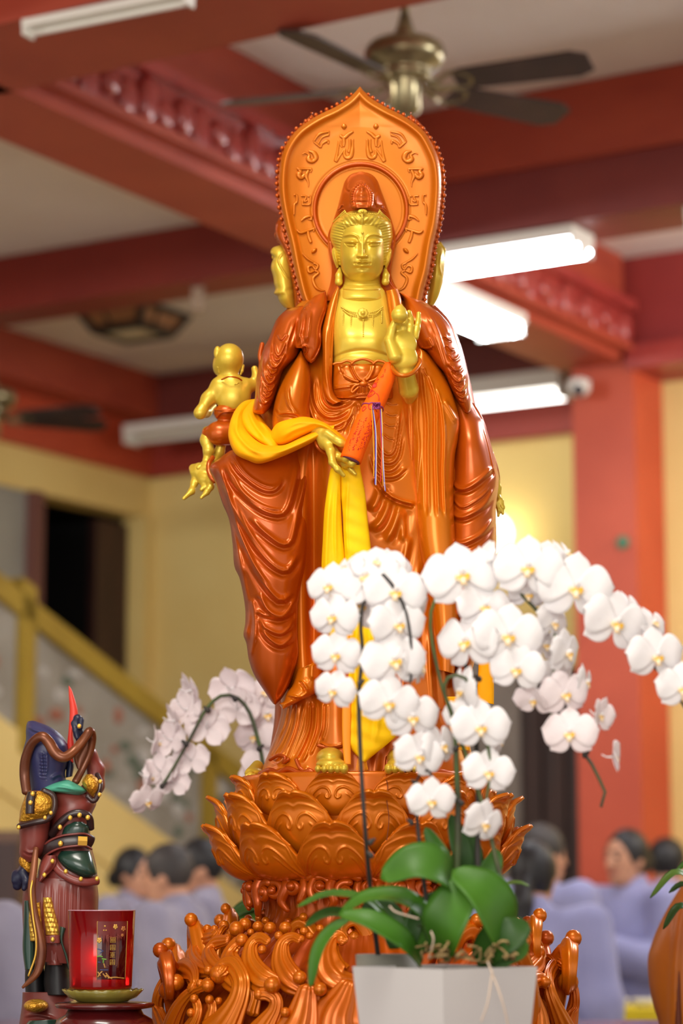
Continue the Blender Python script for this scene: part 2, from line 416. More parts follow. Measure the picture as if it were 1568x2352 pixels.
rbox('shade_liner', dB - 0.02, dB, B0 + 0.012, B0 + 1.2, 0, dT, M['black'], door)  # black liner paints the reveal as dark as the passage
rbox('door_leaf', dB - 0.36, dB - 0.04, B0 + 0.1, B0 + 0.16, 0, dT - 0.05, M['brown'], door)
# beams.  M: along alpha;  N: along beta
def beam(n, a0, a1, b0, b1, z0, z1, m=None):
    return rbox('trim_%d' % n, a0, a1, b0, b1, z0, z1, m or M['beam'], kind='structure')
MB = 4.85
mb = beam(1, -4, 10.75, MB, MB + 0.36, SOF, CEI - 0.002)
# carved cornice band low on the face of the main beam
def cornice(parent, a0, a1, b, z0, z1, n_carv):
    rbox('cornice_band', a0, a1, b - 0.05, b + 0.01, z0, z1, M['beam_dark'], parent)
    rbox('cornice_lip', a0, a1, b - 0.10, b + 0.01, z1, z1 + 0.05, M['beam_dark'], parent)
    rbox('cornice_lip', a0, a1, b - 0.07, b + 0.01, z0 - 0.002, z0 + 0.03, M['beam'], parent)
    V, F = ball_geo((0, 0, 0), 1.0, 10, 6); me = mkmesh('carved_boss', V, F); me.materials.append(M['beam_dark'])
    for i in range(n_carv):
        a = a0 + (i + 0.5)*(a1 - a0)/n_carv
        p = RC(a, b - 0.055, (z0 + z1)/2 + 0.02*((i % 2) - 0.5))
        inst('carved_boss', me, None, parent, Matrix.Translation(Vector(p)) @ Matrix.Rotation(-AZ, 4, 'Z') @ Matrix.Diagonal((0.022 + 0.012*(i % 2), 0.06, 0.05 + 0.02*(i % 3), 1)))
cornice(mb, 4.0, 10.7, MB, SOF + 0.05, SOF + 0.24, 60)
# N1: right of the main beam
nb = beam(2, 8.3, 8.62, -9, MB, SOF, CEI - 0.002, mat('beam_maroon', (128, 52, 46), (112, 42, 42), rough=0.5, scale=2))
rbox('beam_upper_board', 8.27, 8.31, -9, MB, SOF + 0.24, CEI - 0.004, M['beam'], nb)
# left bay beams
lb = beam(3, 9.17, 9.44, MB + 0.36, B0, 4.17, CEI - 0.002, mat('beam_deep_red', (138, 42, 30), (126, 34, 26), rough=0.5, scale=2))
beam(4, 5.45, 5.96, -9, 12, SOF, CEI - 0.002)
# beam over the back wall, and red band on both walls
beam(5, A0 - 0.35, A0, -9, B0, 4.17, CEI - 0.002, mat('beam_maroon_back', (120, 46, 36), (108, 40, 34), rough=0.55, scale=2))
beam(6, A0 - 0.06, A0, -9, B0, 3.88, 4.18, mat('band_red', (158, 52, 34), (148, 46, 32), rough=0.55, scale=2))
beam(7, -4, A0, B0 - 0.06, B0, 3.88, 4.18, M['col'])
beam(8, -4, A0, B0 - 0.30, B0, 4.18, CEI - 0.002)
# column and the nearer wall to the right of it
ca, cb, _ = ab(1315, 1000, a=10.75)
_, cb2, _ = ab(1457, 1000, a=10.75)
colm = beam(9, 10.75, 11.2, cb2, cb, 0, 3.905, M['col'])
wr = rbox('wall_right', 11.1, 11.3, -9, cb2 + 0.02, 0, CEI, M['wall'], kind='structure')
beam(10, 10.8, 11.12, -9, cb2 + 0.3, 3.86, CEI - 0.002, mat('beam_rose_red', (160, 56, 50), (146, 48, 46), rough=0.5, scale=2))
rbox('trim_11', 10.70, 10.8, -9, cb2 + 0.02, 3.86, 3.98, M['beam_dark'], kind='structure')
cs_ = lathe('green_sticker', [(0.0, 0), (0.032, 0), (0.034, 0.004), (0.03, 0.008), (0, 0.009)], (0, 0, 0), mat('green_sticker', (70, 120, 92), rough=0.6), None, 20)
p = RC(*ab(1430, 1246, a=10.74)); Mx = Matrix.Translation(Vector(p)) @ Matrix.Rotation(-AZ, 4, 'Z') @ Matrix.Rotation(math.pi/2, 4, 'X')
cs_.matrix_basis = Mx; tag(cs_, 'small round green sticker on the red column', 'sticker')
# grey pilaster and brown door on the back wall, behind the people to the right
g0 = ab(1212, 1700, a=A0)[1]; g1 = ab(1150, 1700, a=A0)[1]; d1 = ab(1332, 1700, a=A0)[1]
tag(rbox('door_2', A0 - 0.06, A0 + 0.02, d1 - 0.3, g0, 0, 2.55, M['brown'], kind='structure'))
dd2 = bpy.data.objects['door_2']
for i in range(4):
    w_ = (g0 - d1 + 0.25)/4; rbox('door_board', A0 - 0.09, A0 - 0.05, d1 - 0.25 + i*w_ + 0.02, d1 - 0.25 + (i+1)*w_ - 0.02, 0.05, 2.5, [M['brown'], M['black']][i == 0], dd2)
rbox('trim_12', A0 - 0.10, A0 + 0.02, g0, g1 + 0.3, 0, 2.75, mat('grey_door_jamb', (142, 132, 124), (128, 118, 110), rough=0.7, scale=2), kind='structure')

# ---- fluorescent fittings
def tube_fitting(label, a0, a1, b0, b1, z, lit, group=None, two=True, hous=(0.10, 0.05), glow='glow', drop=0.05):
    """batten between two hall positions, hanging at the height z; lit tubes glow"""
    p0 = RC(a0, b0, z); p1 = RC(a1, b1, z); d = p1 - p0; L = np.linalg.norm(d); d /= L; n = np.cross(d, [0, 0, 1])
    t = thing('fluorescent_light', label, 'ceiling light', tuple((p0 + p1)/2), group)
    def bx(c, hw, z0, z1, s0=0, s1=1):
        V = np.array([p0 + d*L*s + n*(c + q*hw) + np.array([0, 0, zz]) for s in (s0, s1) for q in (-1, 1) for zz in (z0, z1)])
        return V, [[0, 1, 3, 2], [4, 6, 7, 5], [0, 4, 5, 1], [2, 3, 7, 6], [0, 2, 6, 4], [1, 5, 7, 3]]
    V, F = bx(0, hous[0], 0, hous[1]); obj('housing', V, F, M['white'], t, False)
    for s in (0, 1):
        V, F = bx(0, hous[0]*0.9, -drop, 0.0, s*0.985, s*0.985 + 0.015); obj('end_cap', V, F, M['white'], t, False)
    for q in ((-1, 1) if two else (0,)):
        P = np.array([p0 + d*L*(0.015 + 0.97*s) + n*q*hous[0]*0.55 + np.array([0, 0, -0.6*drop]) for s in (0, 1)])
        tube('lamp_tube', P, 0.38*drop, M[glow] if lit else M['white'], t, seg=10, n=4)
    return t
a, b, _ = ab(1018, 566, z=SOF - 0.06); a2, b2, _ = ab(1290, 533, z=SOF - 0.06)
tube_fitting('bright double fluorescent lamp on the beam beside the halo tip', 8.42, 8.42, b + 0.35, b2, SOF - 0.055, True)
a, b, _ = ab(1540, 487, z=SOF - 0.06)
tube_fitting('bright fluorescent lamp cut off by the right edge of the picture', 8.42, 8.42, b, b - 1.25, SOF - 0.055, True)
# unlit one, upper left, on the nearest beam
a, b, z = ab(62, 80, z=3.86); a2, b2, _ = ab(436, 6, z=3.86)
tube_fitting('unlit white fluorescent fitting at the upper left corner', a, a2, b, b2, 3.875, False, two=False, hous=(0.03, 0.024), drop=0.024)
# one along the main beam, its light blown out beside the robe shoulder
a, b, _ = ab(930, 668, z=3.84); a2, b2, _ = ab(1160, 756, z=3.84)
tube_fitting('glaring lamp along the main beam just right of the shoulder', a, a2, (b + b2)/2, (b + b2)/2, 3.848, True, two=True, hous=(0.13, 0.05))
# long white fitting over the lintel of the back wall, right, glowing near the statue
a, b, z = ab(1300, 893, a=11.7); a2, b2, _ = ab(1050, 906, a=11.7)
tube_fitting('long white lamp over the lintel behind the statue shoulder', 11.7, 11.7, b, b2 + 0.9, z, True, two=True, hous=(0.09, 0.10), glow='glow_dim')
a, b, z = ab(1385, 540, a=10.6)
tube_fitting('white lamp fitting near the right edge under the rose beam', 10.6, 10.6, b, b - 1.8, z, True, two=True, hous=(0.10, 0.08), glow='glow_dim')
a, b, z = ab(300, 1004, a=11.6); a2, b2, _ = ab(520, 985, a=11.6)
tube_fitting('unlit fitting under the far beam beside the carved child', 11.6, 11.6, b, b2 - 0.5, z, False, two=False, hous=(0.08, 0.06))

# housings of the added fill lights for the altar and the hall (above and beside the picture)
for L_, lab_ in zip(FILLS, ('added white fill light above the front of the altar', 'added white fill light right of the altar', 'added white fill light near the column', 'added white fill light near the staircase')):
    q_ = L_.rotation_euler.to_matrix(); c_ = Vector(L_.location)
    t_ = thing('fill_panel', lab_, 'ceiling light', tuple(c_))
    V, F = box_geo((0, 0, 0.035), (L_.data.size + .06, L_.data.size_y + .06, 0.05)); obj('fill_housing', np.array([q_ @ Vector(v) + c_ for v in V]), F, M['white'], t_, False)
    for sx in (-.4, .4):
        p_ = q_ @ Vector((sx*L_.data.size, 0, .05)) + c_; tube('hanging_rod', np.array([p_, (p_.x, p_.y, CEI - .001)]), .008, M['white'], t_, n=3, seg=6, rounded=False)
# ------------------------------------------------------------------ the carved deity
AXX = 838                                        # picture column of the statue's axis
ST = thing('deity_statue', 'tall carved wooden deity with gold face and orange lacquered robe on a lotus', 'statue', tuple(W1(AXX, 1783)))
wood, wred, gold = M['wood'], M['wood_red'], M['gold']
MM = 0.001
# ---- robe: the body under sleeves and capes
core_folds = [
    # swags in front of the belly, left
    (Z5([(335, 300), (340, 480), (370, 580), (440, 625), (520, 612), (600, 575)]), 3.0, 4*MM, 0.7),
    (Z5([(200, 300), (225, 580), (300, 695), (400, 705), (500, 665), (620, 590)]), 4.0, 6*MM, 0.8),
    (Z5([(105, 280), (115, 600), (190, 765), (300, 825), (430, 800), (580, 690)]), 4.0, 6*MM, 0.8),
    (Z5([(150, 400), (170, 640), (250, 760), (360, 770), (460, 730), (590, 640)]), 2.2, 3*MM, 0.7),
    (Z5([(40, 650), (110, 850), (240, 930), (380, 925), (520, 830), (590, 720)]), 4.0, 5*MM, 0.8),
    (Z5([(240, 960), (400, 980), (500, 900), (600, 730)]), 3.0, 4*MM, 0.7),
    (Z5([(430, 1050), (480, 930), (560, 770), (610, 640)]), 3.0, 4*MM, 0.7),
    (Z5([(520, 1080), (560, 900), (620, 700), (650, 620)]), 3.0, 4*MM, 0.7),
    (Z5([(640, 620), (680, 760), (720, 900)]), 2.5, 3*MM, 0.6),
    # swags right of the scroll
    (Z5([(870, 1000), (900, 1180), (990, 1275), (1070, 1220), (1110, 1000), (1150, 700)]), 3.0, 5*MM, 0.8),
    (Z5([(840, 1080), (880, 1280), (960, 1370), (1060, 1360), (1120, 1260), (1160, 1000)]), 3.2, 6*MM, 0.8),
    (Z5([(830, 1180), (880, 1390), (980, 1470), (1080, 1440), (1160, 1330)]), 3.0, 5*MM, 0.8),
    (Z5([(800, 1250), (860, 1460), (960, 1540), (1090, 1530), (1190, 1450), (1250, 1410)]), 3.5, 7*MM, 0.9),
    (Z5([(960, 760), (1030, 800), (1130, 790)]), 1.8, 2.2*MM, 0.8), (Z5([(940, 890), (1020, 930), (1110, 920)]), 1.8, 2.2*MM, 0.8),
    (Z5([(935, 1020), (1010, 1080), (1090, 1090)]), 1.8, 2.2*MM, 0.8), (Z5([(985, 640), (1040, 670), (1130, 660)]), 1.8, 2*MM, 0.8),
    # edge of the over-skirt, knee folds
    (Z5([(850, 1540), (980, 1730), (1130, 1820), (1330, 1875)]), 4.0, 8*MM, 1.1, 0.1),
    (Z5([(760, 1960), (840, 1880), (890, 1750), (910, 1600)]), 9, 8*MM, 0.7), (Z5([(770, 2190), (900, 2100), (980, 1930), (1010, 1760)]), 9, 9*MM, 0.7),
    (Z5([(960, 2350), (1060, 2150), (1120, 1950), (1140, 1850)]), 9, 8*MM, 0.7), (Z5([(1180, 2350), (1170, 2100), (1200, 1900)]), 8, 6*MM, 0.6),
    ([(890, 1560), (905, 1400), (930, 1280), (945, 1200)], 7, 7*MM, 0.6), ([(960, 1560), (955, 1400), (962, 1280)], 6, 6*MM, 0.6),
    ([(860, 1700), (850, 1560), (860, 1400), (880, 1300)], 7, 6*MM, 0.6), ([(920, 1700), (925, 1600), (930, 1480)], 6, 6*MM, 0.6),
    ([(1000, 1700), (990, 1560), (985, 1430)], 7, 7*MM, 0.6), ([(1030, 1700), (1025, 1600), (1020, 1480)], 6, 6*MM, 0.6),
    # lower skirt, left: long pleats fanning to the hem
    (Z6([(840, 1130), (800, 1350), (740, 1500), (640, 1660), (590, 1770)]), 2.6, 4*MM, 0.8, 0.1),
    (Z6([(900, 1130), (850, 1380), (760, 1600), (660, 1760)]), 2.6, 4*MM, 0.8, 0.1),
    (Z6([(960, 1120), (920, 1400), (840, 1620), (740, 1780)]), 2.6, 4*MM, 0.8, 0.1),
    (Z6([(1040, 1120), (980, 1420), (900, 1650), (830, 1830)]), 3, 4.5*MM, 0.8, 0.1),
    (Z6([(1120, 1100), (1100, 1400), (1020, 1620), (920, 1820)]), 3, 4.5*MM, 0.8, 0.1),
    (Z6([(1180, 1100), (1170, 1400), (1110, 1620), (1000, 1850)]), 4, 6*MM, 0.8, 0.1),
    (Z6([(1250, 1080), (1240, 1400), (1190, 1560), (1100, 1760)]), 4, 6*MM, 0.8, 0.1),
    (Z6([(1310, 1120), (1300, 1400), (1250, 1580)]), 3, 5*MM, 0.8, 0.1),
    (Z6([(520, 1880), (640, 1940), (760, 1900), (880, 1930), (1000, 1960), (1100, 1880)]), 5, 5*MM, 0.5, 0.1),
    (Z6([(600, 1800), (640, 1760), (700, 1800), (760, 1740), (820, 1760)]), 3, 4*MM, 0.8, 0.2),
    # panel above the foot
    (Z6([(1235, 1600), (1310, 1640), (1400, 1640), (1500, 1620)]), 2.5, 6*MM, 1.2, 0.05),
]
def core_rel(x, y):
    r = blob(x, y, 765, 1620, 26, 110, 0.012) + blob(x, y, 722, 1320, 17, 260, -0.055) + blob(x, y, 750, 1250, 30, 260, 0.008)
    r += np.where(y > 1630, 0.0012*np.sin((x - 838)*0.21 + (y - 1630)*0.02)*(x > 835), 0)
    return r
loft('robe', [(690, 690), (648, 752), (612, 850), (600, 960), (588, 1100), (598, 1300), (625, 1500), (645, 1610), (640, 1660), (622, 1715), (606, 1755), (597, 1784)],
     [(975, 690), (1030, 752), (1065, 850), (1085, 960), (1110, 1080), (1110, 1300), (1080, 1500), (1058, 1610), (1050, 1660), (1058, 1715), (1072, 1755), (1082, 1784)],
     wood, ST, D=[0.10, 0.125, 0.145, 0.16, 0.17, 0.175, 0.165, 0.155, 0.15, 0.155, 0.165, 0.17], C=0.0, step=2.1, e=0.75, back=1.0, folds=core_folds, relief=core_rel)
# ---- great hanging sleeve, left
sl_folds = [
    (Z4([(250, 230), (340, 400), (480, 540), (640, 645), (760, 660), (830, 610), (880, 500)]), 3.4, 7*MM, 0.9, 0.15),
    (Z4([(270, 200), (420, 430), (600, 570), (740, 615), (830, 580)]), 2.4, 4*MM, 0.6, 0.15),
    (Z4([(205, 330), (290, 560), (440, 740), (620, 880), (780, 940), (890, 930), (960, 820), (1020, 600), (1090, 300)]), 4.2, 8*MM, 0.9, 0.12),
    (Z4([(250, 400), (400, 660), (600, 820), (780, 885), (900, 870)]), 2.6, 4*MM, 0.6, 0.15),
    (Z4([(480, 960), (600, 1100), (740, 1220), (860, 1300), (950, 1300), (1000, 1220), (1070, 900), (1170, 450)]), 4.2, 8*MM, 0.9, 0.12),
    (Z4([(180, 520), (290, 850), (420, 1090), (580, 1350), (740, 1530), (880, 1620), (970, 1590), (1060, 1400)]), 4.4, 9*MM, 0.9, 0.12),
    (Z4([(330, 820), (480, 1130), (640, 1360), (800, 1530), (920, 1580), (1000, 1520)]), 2.6, 4*MM, 0.6, 0.15),
    (Z4([(105, 330), (180, 600), (270, 900), (400, 1260), (520, 1540), (680, 1800), (820, 1960), (910, 1970), (1010, 1860)]), 4.6, 9*MM, 0.9, 0.1),
    (Z4([(150, 400), (240, 760), (330, 1060), (470, 1400), (620, 1660), (780, 1860)]), 2.6, 4*MM, 0.6, 0.15),
    (Z4([(590, 1880), (700, 2090), (850, 2165), (960, 2090), (1040, 1930)]), 4.2, 8*MM, 0.9, 0.15),
    (Z6([(430, 0), (560, 60), (720, 110), (850, 60), (930, -60)]), 3.6, 6*MM, 0.9, 0.2),
    (Z6([(480, 90), (580, 220), (740, 290), (850, 230), (930, 90)]), 3.2, 5*MM, 0.9, 0.2),
    (Z6([(500, 150), (600, 330), (740, 425), (850, 370), (935, 240)]), 4.2, 8*MM, 0.9, 0.2),
    # pleats down the outer edge
    (Z4([(250, 1030), (330, 1300), (390, 1600), (450, 1900), (485, 2120), (490, 2350)]), 4, 7*MM, 0.7, 0.1),
    (Z4([(300, 1350), (360, 1620), (420, 1850), (430, 2100)]), 3.5, 6*MM, 0.7, 0.15),
    (Z6([(400, -150), (440, 60), (445, 280), (400, 500), (365, 590)]), 4, 7*MM, 0.8, 0.12),
    (Z6([(345, 20), (350, 200), (330, 320)]), 3, 5*MM, 0.6, 0.2),
    (Z4([(1190, 100), (1240, 600), (1180, 900), (1225, 1120), (1185, 1500), (1105, 1900), (1085, 2200), (1090, 2350)]), 3.6, 7*MM, -0.7, 0.05),
    (Z4([(1090, 100), (1150, 500), (1090, 900)]), 4, 5*MM, 0.5, 0.3),
    (Z6([(950, 0), (960, 260), (970, 480), (900, 760), (790, 1010), (700, 1120)]), 3.2, 5*MM, 0.6, 0.1),
]
loft('sleeve', [(528, 1035), (500, 1055), (484, 1068), (482, 1082), (495, 1110), (510, 1155), (526, 1195), (534, 1250), (538, 1300), (551, 1332), (562, 1390), (563, 1430), (559, 1458), (566, 1480), (571, 1515), (583, 1550), (605, 1585), (624, 1613), (630, 1618)],
     [(700, 1000), (706, 1012), (712, 1040), (716, 1075), (717, 1115), (708, 1172), (710, 1215), (705, 1290), (695, 1340), (688, 1380), (684, 1430), (685, 1470), (686, 1500), (681, 1525), (674, 1548), (664, 1575), (650, 1600), (638, 1614), (632, 1619)],
     wred, ST, D=[0.07, 0.09, 0.10, 0.10, 0.10, 0.09, 0.08, 0.06, 0.03], C=[0.075, 0.08, 0.085, 0.085, 0.085, 0.085, 0.09, 0.095, 0.10], step=1.6, e=0.75, folds=[(f[0], f[1]*1.4, f[2]*0.88, f[3]*0.8) + tuple(f[4:]) for f in sl_folds])
loft('sleeve_lining', Z6([(960, 720), (900, 900), (830, 1000), (790, 1100), (740, 1130), (770, 1190)]), Z6([(1240, 600), (1260, 780), (1240, 900), (1180, 1000), (1000, 1090), (790, 1195)]),
     wood, ST, D=[0.05, 0.05, 0.05, 0.04], C=0.115, step=1.6, folds=[(Z6([(990, 840), (1060, 930), (1080, 1000)]), 3, 6*MM, 1.0), (Z6([(820, 1020), (900, 1040), (1000, 1050), (1090, 990)]), 3, 5*MM, 1.0), (Z6([(1140, 620), (1130, 780), (1140, 860)]), 6, 6*MM, .5)])
# ---- forearm sleeve, left
loft('forearm_sleeve', Z2([(850, 950), (760, 1100), (620, 1320), (510, 1560), (450, 1780), (425, 2000), (440, 2150)]), Z2([(870, 950), (960, 1120), (995, 1300), (1000, 1550), (980, 1800), (1010, 2000), (1040, 2150)]),
     wood, ST, D=[0.03, 0.05, 0.06, 0.065, 0.065, 0.06], C=[0.115, 0.12, 0.125, 0.13, 0.13], step=1.4, e=0.8,
     folds=[(Z2([(690, 1440), (665, 1580), (700, 1740), (790, 1870), (850, 1930)]), 3.2, 6*MM, -0.8), (Z2([(610, 1320), (530, 1540), (470, 1700)]), 2.5, 4*MM, 0.8),
            (Z2([(990, 1180), (1010, 1500), (975, 1850), (985, 1990)]), 3, 5*MM, -0.8), (Z2([(490, 1780), (530, 1880), (640, 1880), (780, 1900), (850, 1940)]), 3, 5*MM, 0.9), (Z2([(980, 1850), (1010, 1950), (1040, 2010)]), 2.5, 4*MM, 0.7)])
# ---- capes over the shoulders
capeL = [
    (Z2([(520, 540), (440, 700), (400, 880), (385, 1080), (400, 1180)]), 2.4, 5*MM, -0.7), (Z2([(510, 700), (560, 780), (640, 690)]), 2.2, 3.5*MM, 0.8, 0.2),
    (Z2([(480, 820), (470, 930), (510, 1020), (565, 960), (630, 800)]), 2.4, 4*MM, 0.9, 0.2), (Z2([(440, 970), (475, 1080), (525, 1080), (570, 1000)]), 2.2, 4*MM, 0.9, 0.2),
    (Z2([(390, 1090), (420, 1180), (480, 1195), (540, 1130), (620, 980)]), 2.6, 5*MM, 0.9, 0.2), (Z2([(370, 1210), (410, 1290), (470, 1270), (510, 1200)]), 2.0, 4*MM, 0.9, 0.2),
    (Z2([(285, 1150), (305, 1330), (370, 1435), (440, 1400), (510, 1260)]), 2.6, 5*MM, 0.9, 0.2), (Z2([(330, 1470), (370, 1555), (440, 1510), (480, 1430)]), 2.0, 4*MM, 0.9, 0.2),
    (Z2([(295, 1590), (340, 1650), (410, 1600), (450, 1500)]), 2.0, 4*MM, 0.9, 0.2), (Z2([(225, 1450), (250, 1680), (320, 1740), (410, 1650)]), 2.4, 4*MM, 0.8, 0.2),
    (Z2([(360, 1300), (400, 1360), (450, 1330)]), 1.8, 3*MM, 0.9), (Z2([(310, 1540), (350, 1600), (420, 1560)]), 1.8, 3*MM, 0.9),
    (Z2([(780, 470), (720, 640), (665, 800), (610, 1000)]), 2.6, 5*MM, -0.8), (Z2([(880, 390), (850, 600), (790, 800), (740, 960)]), 3.0, 6*MM, -0.8),
    (Z2([(300, 980), (270, 1150), (250, 1400), (235, 1600)]), 2.4, 4*MM, 0.6),
]
loft('cape', Z2([(860, 275), (720, 310), (600, 370), (480, 500), (380, 750), (290, 930), (235, 1130), (185, 1380), (165, 1650), (130, 1860), (220, 1910), (290, 1900)]),
     Z2([(880, 278), (1000, 300), (960, 500), (900, 750), (860, 930), (780, 1070), (600, 1240), (530, 1450), (470, 1650), (400, 1790), (340, 1870), (300, 1900)]),
     wred, ST, D=[0.05, 0.07, 0.08, 0.085, 0.085, 0.08, 0.07, 0.06, 0.04], C=[0.05, 0.065, 0.07, 0.075, 0.08, 0.085, 0.09, 0.095, 0.10], step=1.1, e=0.75, folds=[(f[0], f[1]*1.2, f[2], f[3]*0.85) + tuple(f[4:]) for f in capeL])
loft('cape_flap', Z2([(1060, 130), (900, 280), (800, 450), (760, 640), (750, 800), (765, 905), (860, 920), (890, 1010), (930, 1090), (1000, 1137)]),
     Z2([(1230, 60), (1252, 300), (1200, 480), (1165, 620), (1170, 760), (1160, 880), (1140, 960), (1100, 1040), (1060, 1100), (1010, 1140)]),
     wred, ST, D=[0.03, 0.045, 0.05, 0.05, 0.05, 0.045, 0.04, 0.03], C=[0.09, 0.105, 0.115, 0.125, 0.13, 0.13, 0.13], step=1.1, e=0.6,
     folds=[(Z2([(880, 380), (860, 600), (790, 860)]), 3, 6*MM, -0.8), (Z2([(1000, 330), (975, 600), (940, 860)]), 3.4, 7*MM, -0.8), (Z2([(1010, 250), (950, 260), (890, 320)]), 5, 5*MM, 0.3),
            (Z2([(770, 905), (840, 920), (900, 880), (940, 900), (940, 970), (890, 1010)]), 2.2, 6*MM, 1.0, 0.1), (Z2([(1240, 330), (1170, 560), (1150, 700), (1160, 850), (1090, 1030), (1010, 1120)]), 2.2, 4*MM, 0.6, 0.1), (Z2([(840, 700), (860, 820), (850, 900)]), 4, 5*MM, 0.4)])
capeR = [
    (Z3([(790, 540), (830, 580), (875, 585)]), 2.0, 4*MM, 0.9, .2), (Z3([(810, 640), (865, 700), (910, 700)]), 2.2, 4*MM, 0.9, .2), (Z3([(840, 740), (885, 805), (935, 790), (960, 740)]), 2.2, 4*MM, 0.9, .2),
    (Z3([(830, 850), (885, 920), (945, 930), (985, 880)]), 2.4, 5*MM, 0.9, .2), (Z3([(840, 940), (885, 1020), (950, 1060), (1010, 980)]), 2.4, 5*MM, 0.9, .2),
    (Z3([(860, 1060), (915, 1140), (975, 1170), (1030, 1060)]), 2.4, 5*MM, 0.9, .2), (Z3([(890, 1150), (950, 1225), (1000, 1240), (1035, 1170)]), 2.2, 4*MM, 0.9, .2), (Z3([(870, 870), (920, 960), (980, 960)]), 1.8, 3*MM, .9, .2),
    (Z3([(840, 1000), (900, 1090), (970, 1110)]), 1.8, 3*MM, .9, .2), (Z3([(930, 1240), (970, 1280), (1010, 1280)]), 1.8, 3*MM, .9, .2),
    (Z3([(560, 220), (680, 420), (760, 640), (820, 860)]), 3.0, 5*MM, -0.6), (Z3([(640, 480), (720, 700), (800, 950), (860, 1130)]), 2.2, 4*MM, -0.6), (Z3([(720, 300), (800, 420), (860, 560)]), 4, 6*MM, -0.4),
    (Z3([(600, 560), (640, 640), (660, 690)]), 2.4, 4*MM, -0.8), (Z3([(520, 670), (570, 690), (650, 675)]), 2.2, 5*MM, 1.0, .1), (Z3([(380, 190), (430, 330), (480, 500)]), 3, 4*MM, -0.6),
]
loft('cape', Z3([(240, 40), (330, 150), (360, 350), (430, 520), (500, 670), (580, 730), (680, 860), (780, 970), (850, 1130), (930, 1290), (1000, 1390), (1030, 1412)]),
     Z3([(420, 110), (560, 180), (700, 265), (840, 420), (910, 600), (985, 820), (1045, 990), (1055, 1150), (1078, 1280), (1080, 1370), (1060, 1410), (1045, 1416)]),
     wred, ST, D=[0.04, 0.06, 0.075, 0.08, 0.08, 0.08, 0.07, 0.05, 0.02], C=[0.065, 0.075, 0.085, 0.085, 0.085, 0.09, 0.095, 0.10, 0.11], step=1.1, e=0.7, folds=[(f[0], f[1]*1.2, f[2], f[3]*0.85) + tuple(f[4:]) for f in capeR])
# ---- right sleeve: pleated front and broad outer panel
loft('forearm_sleeve', Z3([(500, 690), (470, 760), (250, 1000), (290, 1250), (320, 1550), (385, 1900), (450, 2300), (480, 2800), (560, 3250), (640, 3700), (700, 4300)]),
     Z3([(520, 690), (600, 740), (760, 960), (870, 1180), (950, 1480), (940, 1700), (900, 1950), (890, 2400), (930, 3100), (950, 3700), (900, 4350)]),
     wood, ST, D=[0.03, 0.05, 0.06, 0.065, 0.065, 0.06, 0.06], C=[0.11, 0.12, 0.125, 0.13, 0.13, 0.13], step=1.8, e=0.7,
     folds=[(Z3([(490, 760), (488, 1100), (480, 1500), (500, 1800), (470, 2300), (500, 2800)]), 3.0, 6*MM, -0.8, .1), (Z3([(540, 880), (560, 1100), (600, 1500), (600, 1900), (610, 2600)]), 3.4, 6*MM, 0.8, .1),
            (Z3([(600, 960), (690, 1250), (700, 1600), (700, 2000), (720, 2600)]), 3.0, 6*MM, 0.8, .1), (Z3([(680, 1080), (760, 1350), (790, 1700), (780, 2100), (800, 2600)]), 3.0, 5*MM, 0.8, .1),
            (Z3([(770, 1240), (830, 1330), (900, 1440), (950, 1530)]), 4.0, 7*MM, -0.6, .2), (Z3([(430, 1280), (440, 1600), (450, 2000), (470, 2300)]), 2.4, 4*MM, 0.7, .2), (Z3([(300, 1250), (345, 1650), (440, 2200), (470, 2800)]), 2.0, 4*MM, -0.5, .1),
            (Z3([(560, 900), (570, 960), (600, 1000)]), 2.0, 4*MM, .8), (Z3([(380, 1250), (390, 1700), (420, 2100)]), 3, 4*MM, .5, .2)])
loft('sleeve', [(1025, 900), (1038, 960), (1032, 1040), (1028, 1100), (1018, 1200), (1012, 1300), (1020, 1400), (1035, 1500), (1050, 1580)],
     Z3([(1060, 1180), (1100, 1310), (1180, 1450), (1240, 1540), (1330, 1840), (1385, 2060), (1395, 2220), (1365, 2500), (1372, 2900), (1330, 3200), (1260, 3600), (1100, 4300), (960, 4520)]),
     wred, ST, D=[0.04, 0.08, 0.10, 0.11, 0.115, 0.11, 0.09, 0.05], C=[0.06, 0.055, 0.05, 0.05, 0.05, 0.05, 0.06], step=1.9, e=0.75,
     folds=[([(1036, 1098), (1045, 1118), (1065, 1123), (1095, 1108), (1134, 1072)], 5.2, 8*MM, 0.7, .12), ([(1033, 1165), (1042, 1183), (1066, 1187), (1110, 1162), (1138, 1118)], 5.2, 7*MM, 0.7, .12), ([(1036, 1140), (1060, 1165), (1100, 1145), (1130, 1115)], 2.4, 4*MM, .7, .2),
            ([(1022, 1225), (1040, 1243), (1066, 1247), (1106, 1226), (1138, 1185)], 5.2, 7*MM, 0.7, .12), ([(1020, 1290), (1045, 1312), (1080, 1300), (1125, 1250)], 5.2, 7*MM, 0.7, .15), ([(1030, 1400), (1055, 1412), (1090, 1390), (1120, 1330)], 5.2, 6*MM, 0.7, .15),
            (Z3([(1200, 1480), (1280, 1750), (1335, 2000), (1370, 2200)]), 3, 5*MM, 0.6), ([(1040, 1030), (1041, 1070), (1036, 1100)], 3, 5*MM, -.7), (Z3([(1100, 1300), (1150, 1400), (1200, 1460)]), 2.4, 4*MM, .6)],
     relief=lambda x, y: blob(x, y, 1085, 1010, 45, 50, 0.010))
